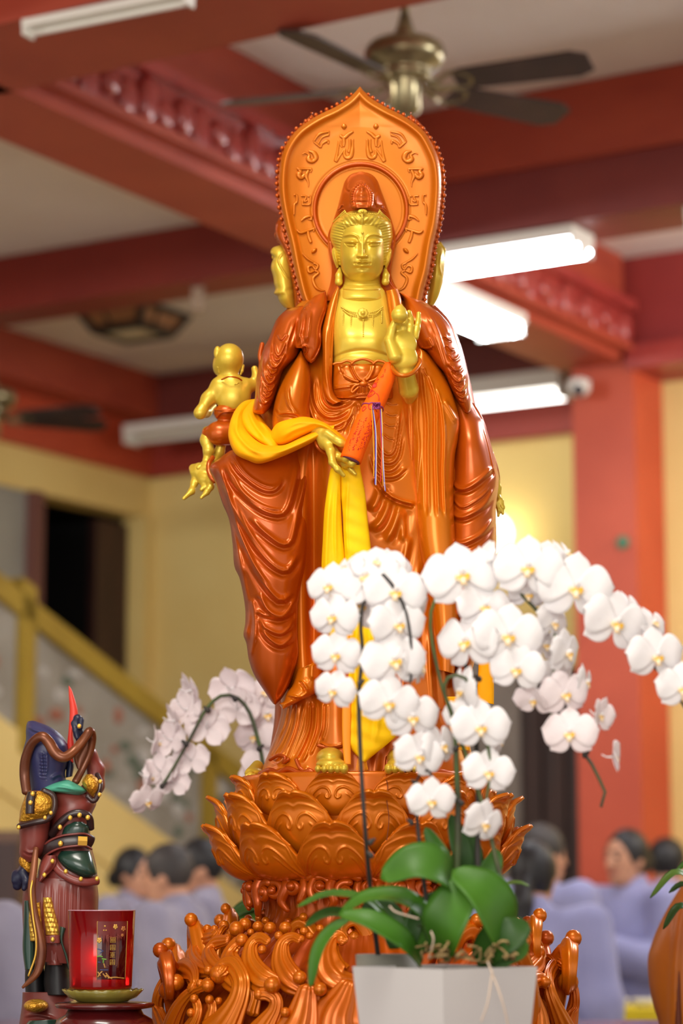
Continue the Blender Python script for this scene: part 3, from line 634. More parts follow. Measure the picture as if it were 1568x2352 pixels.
# ---- chest, neck, belly cloth
def chest_rel(x, y):
    return blob(x, y, 800, 775, 32, 34, 0.008) + blob(x, y, 866, 775, 32, 34, 0.008) - blob(x, y, 832, 815, 60, 8, 0.0) + blob(x, y, 832, 825, 40, 14, 0.006) - 0.003*np.exp(-((y - 806 - 0.004*(x - 832)**2)/5)**2)
loft('chest', [(800, 650), (776, 672), (766, 720), (764, 770), (764, 820), (764, 860)], [(864, 650), (885, 672), (895, 720), (902, 770), (908, 820), (908, 860)], gold, ST,
     D=[0.005, 0.028, 0.04, 0.045, 0.045, 0.045], C=[0.10, 0.108, 0.117, 0.125, 0.125, 0.125], step=1.2, e=0.5, relief=chest_rel)
def neck_rel(x, y):
    return -0.0025*np.exp(-((y - 655 - 0.0012*(x-832)**2*(-1))/1.6)**2) - 0.0022*np.exp(-((y - 668 + 0.0012*(x - 832)**2)/1.6)**2) + 0.002*np.exp(-((y - 662)/4)**2)
loft('neck', Z1([(460, 1950), (470, 2080), (440, 2180), (395, 2250), (370, 2352), (330, 2480)]), Z1([(1130, 1950), (1125, 2080), (1140, 2180), (1170, 2250), (1200, 2352), (1250, 2480)]), gold, ST,
     D=[0.045, 0.045, 0.048, 0.05, 0.045, 0.03], C=[0.07, 0.075, 0.085, 0.09, 0.10, 0.105], step=0.9, e=0.7, relief=neck_rel)
loft('collar', Z2([(1400, -20), (1290, 200), (1200, 500), (1165, 700), (1175, 1000), (1170, 1300), (1175, 1520), (1230, 1680), (1330, 1760)]), Z2([(1430, 20), (1405, 250), (1370, 500), (1350, 800), (1335, 1100), (1325, 1400), (1345, 1560), (1400, 1660), (1480, 1700)]),
     wood, ST, D=[0.02, 0.03, 0.035, 0.03], C=[0.115, 0.125, 0.14, 0.145], step=1.2, e=0.55, folds=[(Z2([(1380, 300), (1340, 800), (1325, 1350), (1400, 1640)]), 2, 3*MM, .6), (Z2([(1240, 560), (1220, 900), (1230, 1300), (1300, 1650)]), 3.5, 3*MM, .4)])
loft('collar', [(886, 668), (890, 700), (897, 760), (902, 820)], [(912, 662), (922, 690), (930, 740), (935, 820)], wood, ST, D=0.03, C=[0.11, 0.125, 0.13], step=1.4, e=0.6)
bc = [
    (Z5([(555, 170), (580, 270), (640, 370), (690, 395)]), 2.0, 4*MM, 0.9, .1), (Z5([(835, 170), (820, 270), (770, 360), (720, 395)]), 2.0, 4*MM, -0.9, .1),
    (Z5([(460, 320), (540, 370), (640, 395)]), 1.6, 3*MM, 0.9, .15), (Z5([(900, 340), (830, 380), (760, 400)]), 1.6, 3*MM, 0.8, .15),
    (Z5([(420, 190), (440, 260), (470, 310)]), 1.8, 3*MM, 0.7), (Z5([(345, 460), (450, 450), (560, 430), (650, 420)]), 1.6, 3*MM, -0.8, .1), (Z5([(345, 490), (450, 475), (560, 460)]), 1.6, 3*MM, .8, .1),
    (Z5([(640, 460), (640, 540)]), 1.6, 2.5*MM, .6, .1), (Z5([(750, 460), (750, 560)]), 1.6, 2.5*MM, .6, .1), (Z5([(700, 460), (702, 540)]), 1.3, 2*MM, .6, .1), (Z5([(350, 580), (450, 610), (560, 590), (660, 560), (800, 550)]), 2, 3*MM, .8, .1),
]
loft('belly_cloth', Z5([(340, 185), (335, 300), (330, 420), (335, 540), (360, 600)]), Z5([(1040, 185), (1050, 300), (1050, 420), (1060, 540), (1060, 600)]), wood, ST, D=[0.035, 0.037, 0.036, 0.03], C=[0.138, 0.140, 0.14, 0.135], step=1.1, e=0.55, folds=bc,
     relief=lambda x, y: blob(x, y, 834, 848, 20, 16, 0.006) + blob(x, y, 792, 845, 12, 14, 0.004) + blob(x, y, 872, 845, 12, 14, 0.004))
# scalloped upper lip of the belly cloth and its knot
for pts in ([(345, 190), (380, 178), (440, 172), (500, 150), (545, 160), (570, 178)], [(560, 185), (600, 150), (690, 128), (780, 148), (830, 180)], [(820, 185), (870, 150), (930, 158), (970, 175)]):
    tube('cloth_lip', WP([(x, y, 0.177) for x, y in Z5(pts)]), 3.0*SPX, wood, ST, n=24, seg=8)
carve('sash_knot', [('e', W1(*Z5([(702, 425)])[0], 0.182), (10*SPX, 5*SPX, 5.5*SPX))], 0.0011, wood, ST)
for pts in ([(660, 430), (600, 450), (560, 500), (570, 530), (600, 505), (640, 470)], [(745, 430), (790, 450), (820, 490), (800, 495), (770, 465)], [(640, 400), (560, 375), (470, 325)], [(770, 400), (840, 375), (900, 330)]):
    tube('sash_loop', WP([(x, y, 0.178) for x, y in Z5(pts)]), 3.0*SPX, wood, ST, n=26, seg=8)
# ---- necklace
nk = 0.162
def nd(x, y): return float(np.interp(y, [700, 720, 745, 775], [.150, .1595, .168, .1765])) - 0.0000032*(x - 833)**2
for pts in ([(782, 704), (800, 714), (818, 719)], [(880, 704), (864, 714), (848, 719)], [(786, 710), (802, 722), (820, 724)], [(876, 710), (862, 722), (846, 724)], [(788, 718), (788, 735), (788, 752)], [(806, 722), (806, 742), (806, 762)], [(834, 733), (834, 752), (834, 774)], [(856, 722), (856, 742), (856, 760)], [(876, 714), (876, 728), (876, 742)]):
    beaded('necklace_string', WP([(x, y, nd(x, y)) for x, y in pts]), 2.0*SPX, gold, ST)
carve('necklace_flower', [('e', W1(833 + 8*math.cos(t), 719 + 7*math.sin(t), nk + 0.004), (5*SPX, 3*SPX, 5*SPX)) for t in np.linspace(0, 2*math.pi, 9)[:-1]] + [('e', W1(833, 719, nk + 0.006), (5*SPX,)*3)], 0.0012, gold, ST, k=0.001)
# ---- halo
HL = [(826, 198), (812, 215), (795, 230), (765, 248), (735, 262), (705, 280), (680, 300), (658, 330), (645, 365), (640, 410), (642, 455), (652, 510), (664, 560), (676, 620), (688, 670), (698, 700)]
HR = [(826, 198), (838, 213), (855, 228), (888, 247), (918, 262), (948, 280), (976, 305), (996, 340), (1008, 372), (1013, 410), (1012, 455), (1006, 510), (995, 560), (985, 620), (973, 665), (966, 700)]
HY = 0.030
_hl = cr(HL, 160); _hr = cr(HR, 160)
_out = np.vstack([_hl, _hr[::-1]])
def edge_dist(x, y):
    d = np.full(x.shape, 1e9)
    for q in (_hl, _hr):
        for i in range(0, len(q)): d = np.minimum(d, (x - q[i, 0])**2 + (y - q[i, 1])**2)
    return np.sqrt(d)
def halo_rel(x, y):
    d = edge_dist(x, y)
    r = 0.010*np.exp(-((d - 10)/9)**2) - 0.008*np.clip((y - 222)/70, 0, 1)*(1 - np.exp(-(np.clip(d - 14, 0, None)/30)**2))    # raised rim, dished field
    q = np.hypot(x - 828, y - 482)
    r += -0.004/(1 + np.exp((q - 100)/1.5)) - 0.002*np.exp(-((q - 99)/2.5)**2) - 0.002*np.exp(-((q - 112)/2.5)**2)
    return r
halo = loft('halo', [(826, 199)] + HL[1:], [(827, 199)] + HR[1:], M['halo'], ST, D=[0.004, 0.016, 0.018, 0.018, 0.018], C=HY, step=2.5, e=0.35, back=1.0, relief=halo_rel, edge=0.15, nback=10)
HF = HY + 0.0105                                  # front of the dished field
ring = [(828 + 106*math.cos(t), 482 + 106*math.sin(t), HF) for t in np.linspace(math.radians(132), math.radians(408), 70)]
tube('halo_ring', WP(ring), 5.0*SPX, M['wood_red'], halo, seg=10)
# raised seed-syllables, the right row mirrors the left
GL = [
    # dot and upright character nearest the tip
    [([(657, 332), (658, 348), (658, 362)], [14, 22, 12]), ([(632, 412), (660, 425), (690, 400), (722, 382)], [14, 16, 15, 10]), ([(655, 425), (658, 460), (655, 490)], [16, 14, 10]),
     ([(622, 450), (612, 520), (598, 595)], [10, 10, 16]), ([(600, 598), (635, 545), (660, 508)], [14, 10, 7]), ([(630, 450), (634, 480), (645, 495)], [9, 8, 7]), ([(700, 440), (700, 500), (690, 530)], [10, 11, 14]), ([(722, 440), (718, 510), (705, 560), (680, 572), (660, 550), (664, 510)], [9, 11, 18, 20, 14, 9])],
    [([(440, 452), (480, 400), (552, 382)], [7, 12, 8]), ([(470, 470), (500, 425), (548, 405)], [8, 9, 12]), ([(440, 455), (470, 478), (488, 495)], [6, 12, 10]), ([(490, 497), (500, 470), (540, 448), (545, 470)], [9, 11, 12, 8]), ([(550, 385), (548, 410)], [7, 6])],
    [([(358, 545), (380, 536), (408, 552), (400, 580), (432, 596), (455, 570), (440, 535), (405, 522)], [4, 8, 14, 22, 18, 22, 18, 8])],
    [([(330, 650), (380, 650), (425, 652)], [13, 11, 10]), ([(322, 645), (345, 670), (330, 690), (350, 715), (375, 690)], [8, 14, 20, 18, 14]), ([(400, 665), (385, 700), (400, 745), (402, 780)], [12, 16, 9, 4]), ([(425, 655), (418, 675)], [8, 6])],
    [([(298, 838), (318, 842), (318, 890), (300, 910), (298, 980)], [7, 8, 8, 9, 5]), ([(352, 845), (385, 850), (372, 885), (395, 880)], [8, 8, 9, 7]), ([(400, 850), (415, 848), (412, 905), (360, 908)], [8, 7, 9, 8]), ([(360, 880), (358, 910)], [7, 6])],
    [([(350, 1025), (380, 1000), (418, 992), (424, 1015)], [5, 12, 14, 8]), ([(425, 1016), (400, 1014)], [8, 4])],
    [([(322, 1092), (345, 1110), (390, 1098), (445, 1080)], [8, 13, 11, 9]), ([(398, 1105), (405, 1140), (420, 1180)], [11, 13, 12]), ([(445, 1082), (438, 1102)], [7, 6])],
    [([(443, 1240), (444, 1241)], [29, 29])],
    [([(358, 1258), (400, 1300), (470, 1340)], [4, 9, 6]), ([(440, 1330), (470, 1345), (455, 1375), (430, 1350), (400, 1360), (410, 1395), (445, 1385)], [7, 10, 10, 9, 10, 12, 8]), ([(450, 1385), (475, 1400), (435, 1440), (455, 1500), (490, 1525), (520, 1528)], [8, 11, 11, 12, 10, 5])],
]
def stroke(pts, wd, mirror):
    P = ZH(pts); P = [((2*826.5 - x) if mirror else x, y) for x, y in P]
    k = max(4, int(len(P)*5)); A = cr(P, k); rr = ramp([w/3.136*SPX*0.98 for w in wd], k)
    d = edge_dist(A[:, 0], A[:, 1]); q = np.clip(d - 14, 0, None)
    dy = HY + 0.018 + 0.010*np.exp(-((d - 10)/9)**2) - 0.008*(1 - np.exp(-(q/30)**2))
    c = W(A[:, 0], A[:, 1], dy); return tube_geo(c, rr, seg=8, flat=0.62, up=(0, -1, 0.3))
for g in GL:
    for mir in (False, True):
        V, F = merge([stroke(p, w, mir) for p, w in g]); obj('raised_character', V, F, M['halo'], halo)
# beads behind the edge
bm_ = mkmesh('edge_bead', *ball_geo((0, 0, 0), 1.0, 10, 7)); bm_.materials.append(wred)
for side, pts in ((-1, HL), (1, HR)):
    C = cr(pts, 45)
    for i in range(2, 44):
        x, y = C[i]; t = C[min(i+1, 44)] - C[i-1]; t /= np.linalg.norm(t); nx, ny = (t[1], -t[0]); s = 1 if nx*side > 0 else -1
        q = 3.0 + (4.0 if (y > 330 and side > 0) else 2.0 if y > 330 else 0.0)
        r = (5.2 if i % 2 else 3.8)*SPX
        inst('edge_bead', bm_, None, halo, Matrix.Translation(W1(x + s*nx*q, y + s*ny*q, HY - 0.004)) @ Matrix.Scale(r, 4))
loft('halo_rim', [(824, 204)] + [(x - 5, y + 3) for x, y in HL[2:]], [(829, 204)] + [(x + 8, y + 3) for x, y in HR[2:]], wred, halo, D=0.008, C=HY - 0.012, step=7, e=0.3, back=1.0)
# ---- veil over the head
veil = loft('veil', [(826, 394), (806, 400), (793, 414), (786, 433), (776, 472), (763, 512), (753, 540), (754, 580), (761, 615), (758, 650), (745, 692)],
     [(832, 394), (852, 400), (866, 414), (876, 440), (888, 472), (900, 508), (907, 533), (908, 560), (901, 597), (899, 635), (919, 676)],
     wred, ST, D=[0.02, 0.05, 0.065, 0.07, 0.06, 0.05, 0.045, 0.04, 0.035, 0.03, 0.03], C=[0.075, 0.07, 0.07, 0.07, 0.065, 0.06, 0.06, 0.06, 0.06, 0.065, 0.08], step=1.5, e=0.7, back=0.9,
     folds=[(Z1([(560, 250), (520, 400), (590, 450), (660, 430)]), 2.5, 3*MM, .8), (Z1([(200, 1300), (240, 1800), (210, 2150), (120, 2300)]), 2.2, 4*MM, -.6, .1), (Z1([(1380, 1300), (1320, 1700), (1310, 2050), (1450, 2260)]), 2.2, 4*MM, .6, .1), (Z1([(1060, 480), (1050, 620), (1080, 760)]), 4, 4*MM, .5), (Z1([(470, 420), (430, 600), (350, 850)]), 4, 3*MM, .4)])
# ---- hair
def hair_rel(x, y):
    X = (x - 730)*7.84; Y = (y - 380)*7.84
    side = np.abs(X - 790) > 330
    r = np.where(side, 0.0006*np.sin(Y*0.125 + np.abs(X - 790)*0.03), 0.0005*np.sin(np.abs(X - 790)*0.075 + Y*0.06))
    r += np.where(Y < 1060, 0.0012*np.sin(Y*0.032 + 0.012*np.abs(X - 790) + 1.2), 0)
    return r
loft('hair', Z1([(700, 770), (560, 810), (440, 880), (330, 980), (255, 1080), (225, 1200), (215, 1290), (240, 1390), (280, 1480), (310, 1600), (350, 1800)]),
     Z1([(880, 770), (1030, 815), (1150, 870), (1260, 960), (1325, 1060), (1340, 1180), (1345, 1290), (1325, 1390), (1310, 1480), (1290, 1600), (1240, 1800)]),
     gold, ST, D=[0.03, 0.06, 0.075, 0.078, 0.074, 0.064, 0.058, 0.052, 0.05, 0.045, 0.04], C=0.078, step=1.0, e=0.65, relief=hair_rel)
# ---- face
def face_rel(x, y):
    X = (x - 730)*7.84; Y = (y - 380)*7.84; S = np.abs(X - 800); r = np.zeros_like(X)
    def ln(pts, w, h, g=0.0, t=0.2): return fold(S, Y, [(abs(a - 800), b) for a, b in pts], w, h, g, t)
    # nose
    k = np.clip((Y - 1270)/(1625 - 1270), 0, 1); hh = 0.0015 + 0.0125*k**1.25
    hh = hh*(1/(1 + np.exp((Y - 1662)/9)))*(1/(1 + np.exp(-(Y - 1290)/22)))
    r += hh*np.exp(-(S/(26 + 32*k))**2)
    r += blob(S, Y, 62, 1630, 34, 32, 0.0062)*(1/(1 + np.exp((Y - 1665)/7)))
    r -= blob(S, Y, 38, 1668, 18, 8, 0.002)
    # brow edge sweeping into the nose; hollow below; swollen lid
    brow = [(1170, 1300), (1110, 1262), (1000, 1243), (905, 1275), (855, 1350), (838, 1450)]
    r += ln(brow, 22, 0.0030, 0.0, 0.18)
    r += -0.0050*np.exp(-((Y - 1330)/50)**2)*np.exp(-((S - 200)/165)**2)*(Y > 1150)
    r += -blob(S, Y, 95, 1420, 38, 75, 0.0045)
    r += blob(S, Y, 205, 1362, 100, 48, 0.0085)
    r += -0.0014*np.exp(-((Y - 1395)/10)**2)*np.exp(-((S - 205)/120)**4)
    # slit between the lids, lower lid
    r += ln([(905, 1432), (960, 1412), (1040, 1410), (1130, 1400)], 9, -0.0042, 0.0, 0.1)
    r += ln([(905, 1432), (960, 1462), (1020, 1468), (1080, 1445), (1125, 1405)], 8, -0.0022, 0.0, 0.12)
    r += blob(S, Y, 205, 1438, 80, 12, 0.0022)
    # cheeks, mouth, chin
    r += blob(S, Y, 210, 1640, 130, 140, 0.0045)
    r += blob(S, Y, 0, 1775, 150, 95, 0.0062)
    r += ln([(690, 1755), (740, 1728), (780, 1722)], 15, 0.0034, 0.0, 0.25) + blob(S, Y, 28, 1735, 45, 15, 0.0026)
    r += -0.0046*np.exp(-((Y - 1764 - 6*np.cos(S/45.0))/8)**2)*np.exp(-(S/125)**4)
    r += blob(S, Y, 0, 1806, 82, 24, 0.0050) - blob(S, Y, 0, 1850, 85, 16, 0.0036)
    r += -blob(S, Y, 0, 1695, 16, 26, 0.0016) - blob(S, Y, 142, 1765, 16, 20, 0.0022)
    r += blob(S, Y, 0, 1930, 100, 58, 0.0065) - blob(S, Y, 150, 1690, 22, 70, 0.001)
    return r
loft('face', Z1([(520, 880), (440, 980), (392, 1120), (380, 1300), (380, 1480), (386, 1640), (402, 1780), (440, 1910), (510, 2020), (610, 2090), (710, 2120), (780, 2128)]),
     Z1([(1080, 880), (1150, 980), (1195, 1120), (1205, 1300), (1204, 1480), (1198, 1640), (1185, 1780), (1150, 1910), (1085, 2020), (985, 2090), (890, 2120), (820, 2128)]),
     gold, ST, D=[0.052, 0.062, 0.066, 0.067, 0.067, 0.066, 0.062, 0.054, 0.042, 0.028, 0.016, 0.008], C=[0.085, 0.085, 0.085, 0.085, 0.085, 0.085, 0.087, 0.090, 0.095, 0.100, 0.104, 0.106],
     step=0.7, e=0.62, relief=face_rel, edge=0.5)
ball('urna', W(*Z1([(800, 1212)])[0], 0.154), 3.0*SPX, gold, ST)
M['eye'] = mat('eye_line_paint', (96, 74, 30), rough=0.5)
# ---- ears with long lobes
for s in (-1, 1):
    f = lambda pts: Z1([(800 + s*(x - 800) if s < 0 else x, y) for x, y in pts])
    L_ = f([(1205, 1470), (1205, 1560), (1200, 1700), (1195, 1820)]); R_ = f([(1290, 1450), (1330, 1540), (1305, 1700), (1240, 1860)])
    if s < 0: L_, R_ = [(x - 3, y) for x, y in R_], [(x - 3, y) for x, y in L_]
    ear = loft('ear', L_, R_, gold, ST, D=[0.01, 0.016, 0.016, 0.01], C=0.088, step=0.8, e=0.7, folds=[(f([(1290, 1490), (1300, 1580), (1270, 1720), (1230, 1830)]), 1.6, 3*MM, .8)])
    c = f([(1210, 1850), (1225, 1980), (1215, 2095)]) if s > 0 else Z1([(392, 1850), (378, 1980), (375, 2100)])
    carve('ear_lobe', chain([(x, y, 0.092 + 0.006*i) for i, (x, y) in enumerate(c)], [3.5, 7.5, 9.2]), 0.0013, gold, ear)
# ---- crown plaque with a little seated figure
def pl_rel(x, y):
    X = (x - 730)*7.84; Y = (y - 380)*7.84; r = np.zeros_like(X)
    q = np.hypot((X - 790)/205, np.where(Y < 560, (Y - 560)/270, (Y - 560)/600)); a = np.arctan2(Y - 560, X - 790)
    r += 0.0030*np.exp(-((q - 0.86)/0.08)**2)*(1 + 0.5*np.sin(a*26)) + 0.0022*np.exp(-((q - 0.62)/0.04)**2)
    r += blob(X, Y, 790, 425, 42, 48, 0.0055) + blob(X, Y, 790, 375, 20, 18, 0.003) + blob(X, Y, 785, 545, 70, 65, 0.006) + blob(X, Y, 790, 625, 120, 26, 0.0045) + blob(X, Y, 790, 700, 90, 40, 0.003)
    r += blob(X, Y, 640, 730, 40, 40, 0.003) + blob(X, Y, 950, 720, 40, 40, 0.003)
    return r
loft('crown_plaque', Z1([(770, 262), (690, 300), (640, 380), (570, 470), (565, 600), (575, 680), (600, 760)]), Z1([(800, 262), (880, 300), (930, 380), (1005, 480), (1010, 600), (1005, 680), (990, 760)]),
     wred, ST, D=[0.01, 0.015, 0.016, 0.016, 0.016], C=[0.128, 0.134, 0.138, 0.140, 0.142], step=0.6, e=0.4, relief=pl_rel)
for s in (-1, 1):
    for pts in ([(1010, 760), (1040, 690), (1080, 680), (1090, 730), (1060, 740)], [(1080, 760), (1120, 720), (1180, 720), (1200, 770), (1230, 800)], [(1060, 790), (1150, 780), (1220, 830)]):
        tube('crown_scroll', WP([(*Z1([(795 + s*(x - 795), y)])[0], 0.140 - 0.00006*abs(x - 795)) for x, y in pts]), 1.7*SPX, wred, ST, n=18, seg=7)
# ---- pearls
def pearls(pts, dys): beaded('pearl_string', WP([(*p, d) for p, d in zip(Z1(pts), dys)]), 1.75*SPX, gold, ST)
pearls([(690, 860), (620, 870), (530, 880), (480, 820)], [0.161, 0.160, 0.157, 0.150]); pearls([(900, 860), (980, 870), (1070, 880), (1110, 820)], [0.161, 0.160, 0.157, 0.150])
pearls([(490, 805), (440, 850), (380, 910), (330, 960), (270, 1020)], [0.146, 0.145, 0.138, 0.128, 0.112]); pearls([(1100, 795), (1160, 870), (1230, 930), (1300, 1005)], [0.146, 0.143, 0.130, 0.110])
pearls([(505, 830), (450, 880), (390, 930)], [0.152, 0.147, 0.140]); pearls([(1090, 825), (1150, 890), (1190, 930)], [0.152, 0.147, 0.138])
carve('crown_jewel', [('e', W1(*Z1([(800, 830)])[0], 0.160), (11*SPX, 3.5*SPX, 6*SPX)), ('e', W1(*Z1([(800, 828)])[0], 0.164), (3.2*SPX,)*3)] + chain([(*Z1([(793, 880)])[0], 0.162), (*Z1([(793, 940)])[0], 0.162)], [2, 2]) + chain([(*Z1([(793, 950)])[0], 0.161), (*Z1([(795, 1050)])[0], 0.159)], [2.8, 1.0]), 0.0009, gold, ST, k=0.0012)

# ---- raised hand with the jewel
def hz(pts): return [(*Z3([p[:2]])[0], p[2]) for p in pts]
rh = chain(hz([(415, 1290, 0.150), (385, 1150, 0.182), (345, 960, 0.205)]), [12, 22, 21])
rh += [('e', W1(*Z3([(325, 800)])[0], 0.212), (32*SPX, 20*SPX, 34*SPX)), ('e', W1(*Z3([(300, 640)])[0], 0.215), (35*SPX, 15*SPX, 30*SPX))]
rh += chain(hz([(230, 780, 0.222), (165, 600, 0.224), (190, 480, 0.226), (218, 400, 0.228)]), [17, 11.5, 8.5, 7])        # thumb and its ball
rh += chain(hz([(250, 560, 0.212), (262, 470, 0.214), (255, 400, 0.224), (262, 350, 0.222)]), [9, 8.5, 7.5, 6])            # index, bent behind the jewel
rh += chain(hz([(325, 540, 0.212), (322, 450, 0.212), (345, 380, 0.208), (340, 300, 0.214)]), [9, 8.5, 7.5, 6])            # middle
rh += chain(hz([(395, 540, 0.210), (402, 440, 0.206), (405, 360, 0.200), (388, 280, 0.206)]), [9, 8.2, 7.2, 5.6])          # ring
rh += chain(hz([(455, 560, 0.206), (478, 460, 0.200), (492, 380, 0.196), (496, 295, 0.198)]), [8.5, 7.4, 6.4, 5.0])        # little
rh += [('-e', W1(*Z3([(300, 680)])[0], 0.246), (13*SPX, 14*SPX, 22*SPX))]
carve('raised_hand', rh, 0.0014, gold, ST, k=0.0028)
jc = W1(*Z3([(280, 312)])[0], 0.240)
carve('wish_jewel', [('e', jc, (18.5*SPX,)*3)] + chain(hz([(290, 235, 0.238), (302, 195, 0.236)]), [10, 2.5]), 0.0014, gold, ST, k=0.006)
br = [(190, 870, 0.212), (215, 935, 0.232), (280, 985, 0.245), (360, 990, 0.245), (440, 950, 0.235), (505, 860, 0.212), (480, 800, 0.19), (350, 850, 0.175), (230, 850, 0.19)]
tube('bracelet', WP(hz(br)), 4.8*SPX, wood, ST, n=60, seg=10, closed=True)
# ---- lowered hand that holds the scroll
def h5(pts): return [(*Z5([p[:2]])[0], p[2]) for p in pts]
lh = chain(h5([(150, 960, 0.20), (220, 1040, 0.215), (270, 1130, 0.222)]), [18, 17, 16])
lh += [('e', W1(*Z5([(255, 1110)])[0], 0.218), (19*SPX, 15*SPX, 22*SPX))]
lh += chain(h5([(270, 1030, 0.228), (390, 1110, 0.240), (430, 1135, 0.242), (495, 1165, 0.240)]), [11, 8.5, 8, 6.5])         # thumb
lh += chain(h5([(270, 1150, 0.225), (310, 1240, 0.240), (328, 1370, 0.248), (395, 1455, 0.250), (462, 1525, 0.246)]), [12, 9.5, 7.5, 6.5, 5])   # index
lh += chain(h5([(300, 1180, 0.215), (400, 1300, 0.235), (490, 1325, 0.248), (548, 1260, 0.256), (540, 1175, 0.252)]), [11, 9, 8, 7, 5.5])     # middle, curled round the scroll
lh += chain(h5([(330, 1240, 0.205), (480, 1395, 0.232), (560, 1385, 0.246), (652, 1335, 0.250)]), [10, 7.5, 7, 5])           # ring
lh += chain(h5([(340, 1280, 0.200), (500, 1425, 0.220), (555, 1460, 0.230), (603, 1508, 0.232)]), [9, 6, 5.5, 4.2])         # little
carve('lowered_hand', lh, 0.0014, gold, ST, k=0.0045)
tube('cuff', WP(h5([(160, 985, 0.195), (125, 1060, 0.205), (150, 1180, 0.212), (240, 1260, 0.205), (290, 1290, 0.19)])), [3, 4, 4, 4, 2.5][0]*SPX*1.3, wred, ST, n=30, seg=8)
# ---- feet
for fx, L in ((760, [(1255, 1900), (1320, 1880), (1385, 1870), (1450, 1880), (1180, 1925)]), (922, None)):
    pr = [('e', W1(fx - 2, 1742, 0.165), (31*SPX, 0.055, 24*SPX)), ('e', W1(fx, 1756, 0.200), (33*SPX, 0.032, 15*SPX))]
    for q in range(5):
        px = fx - 30 + q*15; r = [6.8, 7.2, 7.8, 8.2, 9.6][q if fx < 838 else 4 - q]
        pr += [('e', W1(px, 1766, 0.232 - .002*abs(q - 2)), (r*SPX, r*SPX*1.9, r*SPX*1.25))]
    carve('foot', pr, 0.0013, gold, ST, k=0.0016)
# hem of the front skirt beside the foot
for pts, r in (([(598, 1778), (620, 1770), (640, 1776), (662, 1766), (690, 1776), (712, 1770), (720, 1780)], 7), ([(730, 1712), (748, 1716), (770, 1716), (790, 1710)], 4), ([(620, 1745), (640, 1735), (655, 1740), (650, 1752), (662, 1744)], 4), ([(680, 1745), (690, 1765), (705, 1772)], 4.5), ([(790, 1775), (830, 1778), (880, 1776), (890, 1740)], 5), ([(960, 1776), (1000, 1772), (1040, 1778), (1075, 1776)], 7)):
    tube('hem_curl', WP([(x, y, 0.168*max(0.05, 1 - ((x - 840)/246.0)**2)**0.375 - 0.001) for x, y in pts]), r*SPX, wred, ST, n=26, seg=9)
# ---- the two other faces of the statue, seen from the side
for s in (-1, 1):
    X = lambda x: 826 + s*(x - 826) if s > 0 else x
    if s < 0:
        outl = [(642, 563), (626, 569), (621, 580), (627, 592), (623, 606), (622, 618), (627, 636), (629, 652), (632, 664), (629, 674), (637, 680), (640, 690), (646, 699), (656, 708), (664, 709)]
        inn = [(662, 560), (668, 580), (672, 610), (674, 640), (676, 660), (678, 675), (679, 685), (680, 695), (680, 702), (680, 706), (680, 708)]
        hd = loft('side_face', outl, inn, gold, ST, D=[0.02, 0.035, 0.04, 0.04, 0.035, 0.02], C=-0.055, step=1.0, e=0.8, back=0.8,
                  folds=[([(652, 575), (640, 600), (655, 630), (668, 645)], 2, 3*MM, .6)])
        carve('side_hair', chain([(648, 572, -0.05), (636, 578, -0.05), (630, 590, -0.05)], [10, 10, 7]) + chain([(655, 590, -0.04), (666, 615, -0.03)], [8, 6]), 0.0016, gold, hd, k=0.003)
        loft('side_veil', [(640, 500), (632, 520), (634, 545), (650, 575), (664, 620), (672, 660), (676, 700), (680, 715)], [(662, 500), (670, 540), (676, 580), (684, 620), (692, 660), (700, 700), (705, 715), (706, 722)], wred, ST, D=0.03, C=-0.035, step=1.6)
        carve('side_crown', [('e', W1(637, 520, -0.05), (5*SPX, 0.012, 8*SPX)), ('e', W1(634, 540, -0.05), (5*SPX, 0.012, 8*SPX)), ('e', W1(642, 552, -0.05), (7*SPX, 0.012, 6*SPX))], 0.0016, wred, hd, k=0.002)
    else:
        hd = loft('side_face', [(985, 560), (990, 590), (986, 620), (982, 650), (980, 680), (980, 700)], [(1008, 560), (1018, 572), (1022, 600), (1018, 640), (1008, 680), (994, 706)], gold, ST, D=[0.02, 0.04, 0.04, 0.03, 0.015], C=-0.055, step=1.0, e=0.8, folds=[([(1014, 575), (1010, 610), (1016, 640)], 2, 3*MM, .6)])
        carve('side_hair', chain([(1008, 562, -0.05), (1017, 574, -0.05), (1020, 590, -0.05)], [8, 6, 4]), 0.0016, gold, hd, k=0.003)
# halos of the other faces, turned away, and their robes
for s, x0 in ((-1, 690), (1, 968)):
    P = cr([(x0 - s*18, 258), (x0 + s*8, 285), (x0 + s*35, 330), (x0 + s*38, 420), (x0 + s*25, 540), (x0 + s*8, 680)], 30)
    Q = cr([(x0 - s*22, 258), (x0 - s*60, 310), (x0 - s*70, 420), (x0 - s*60, 680)], 30)
    a = [(x - s*(12 if s < 0 else 10), y) for x, y in P]; b = [tuple(q) for q in Q]
    L_, R_ = (a, b) if s < 0 else (b, a)
    loft('side_halo', L_[::4], R_[::4], wred, ST, D=0.012, C=-0.06, step=3, e=0.4)
loft('side_robe', [(670, 700), (640, 730), (615, 790), (600, 860), (590, 960), (560, 1060), (545, 1200), (580, 1400), (630, 1600), (610, 1780)], [(1000, 700), (1035, 740), (1060, 800), (1078, 870), (1100, 960), (1128, 1050), (1132, 1200), (1110, 1400), (1070, 1600), (1090, 1780)],
     wred, ST, D=[0.05, 0.07, 0.09, 0.10, 0.11, 0.12, 0.12, 0.12, 0.11, 0.11], C=-0.06, step=7, e=0.8, back=1.3)
for pts in ([(600, 820), (598, 850), (594, 880)], [(602, 790), (597, 815), (600, 835)], [(1085, 930), (1100, 955), (1112, 985)], [(1128, 1040), (1140, 1080), (1144, 1110)]):
    tube('robe_edge_fold', WP([(x, y, -0.01) for x, y in pts]), 5.5*SPX, wred, ST, n=16, seg=8)
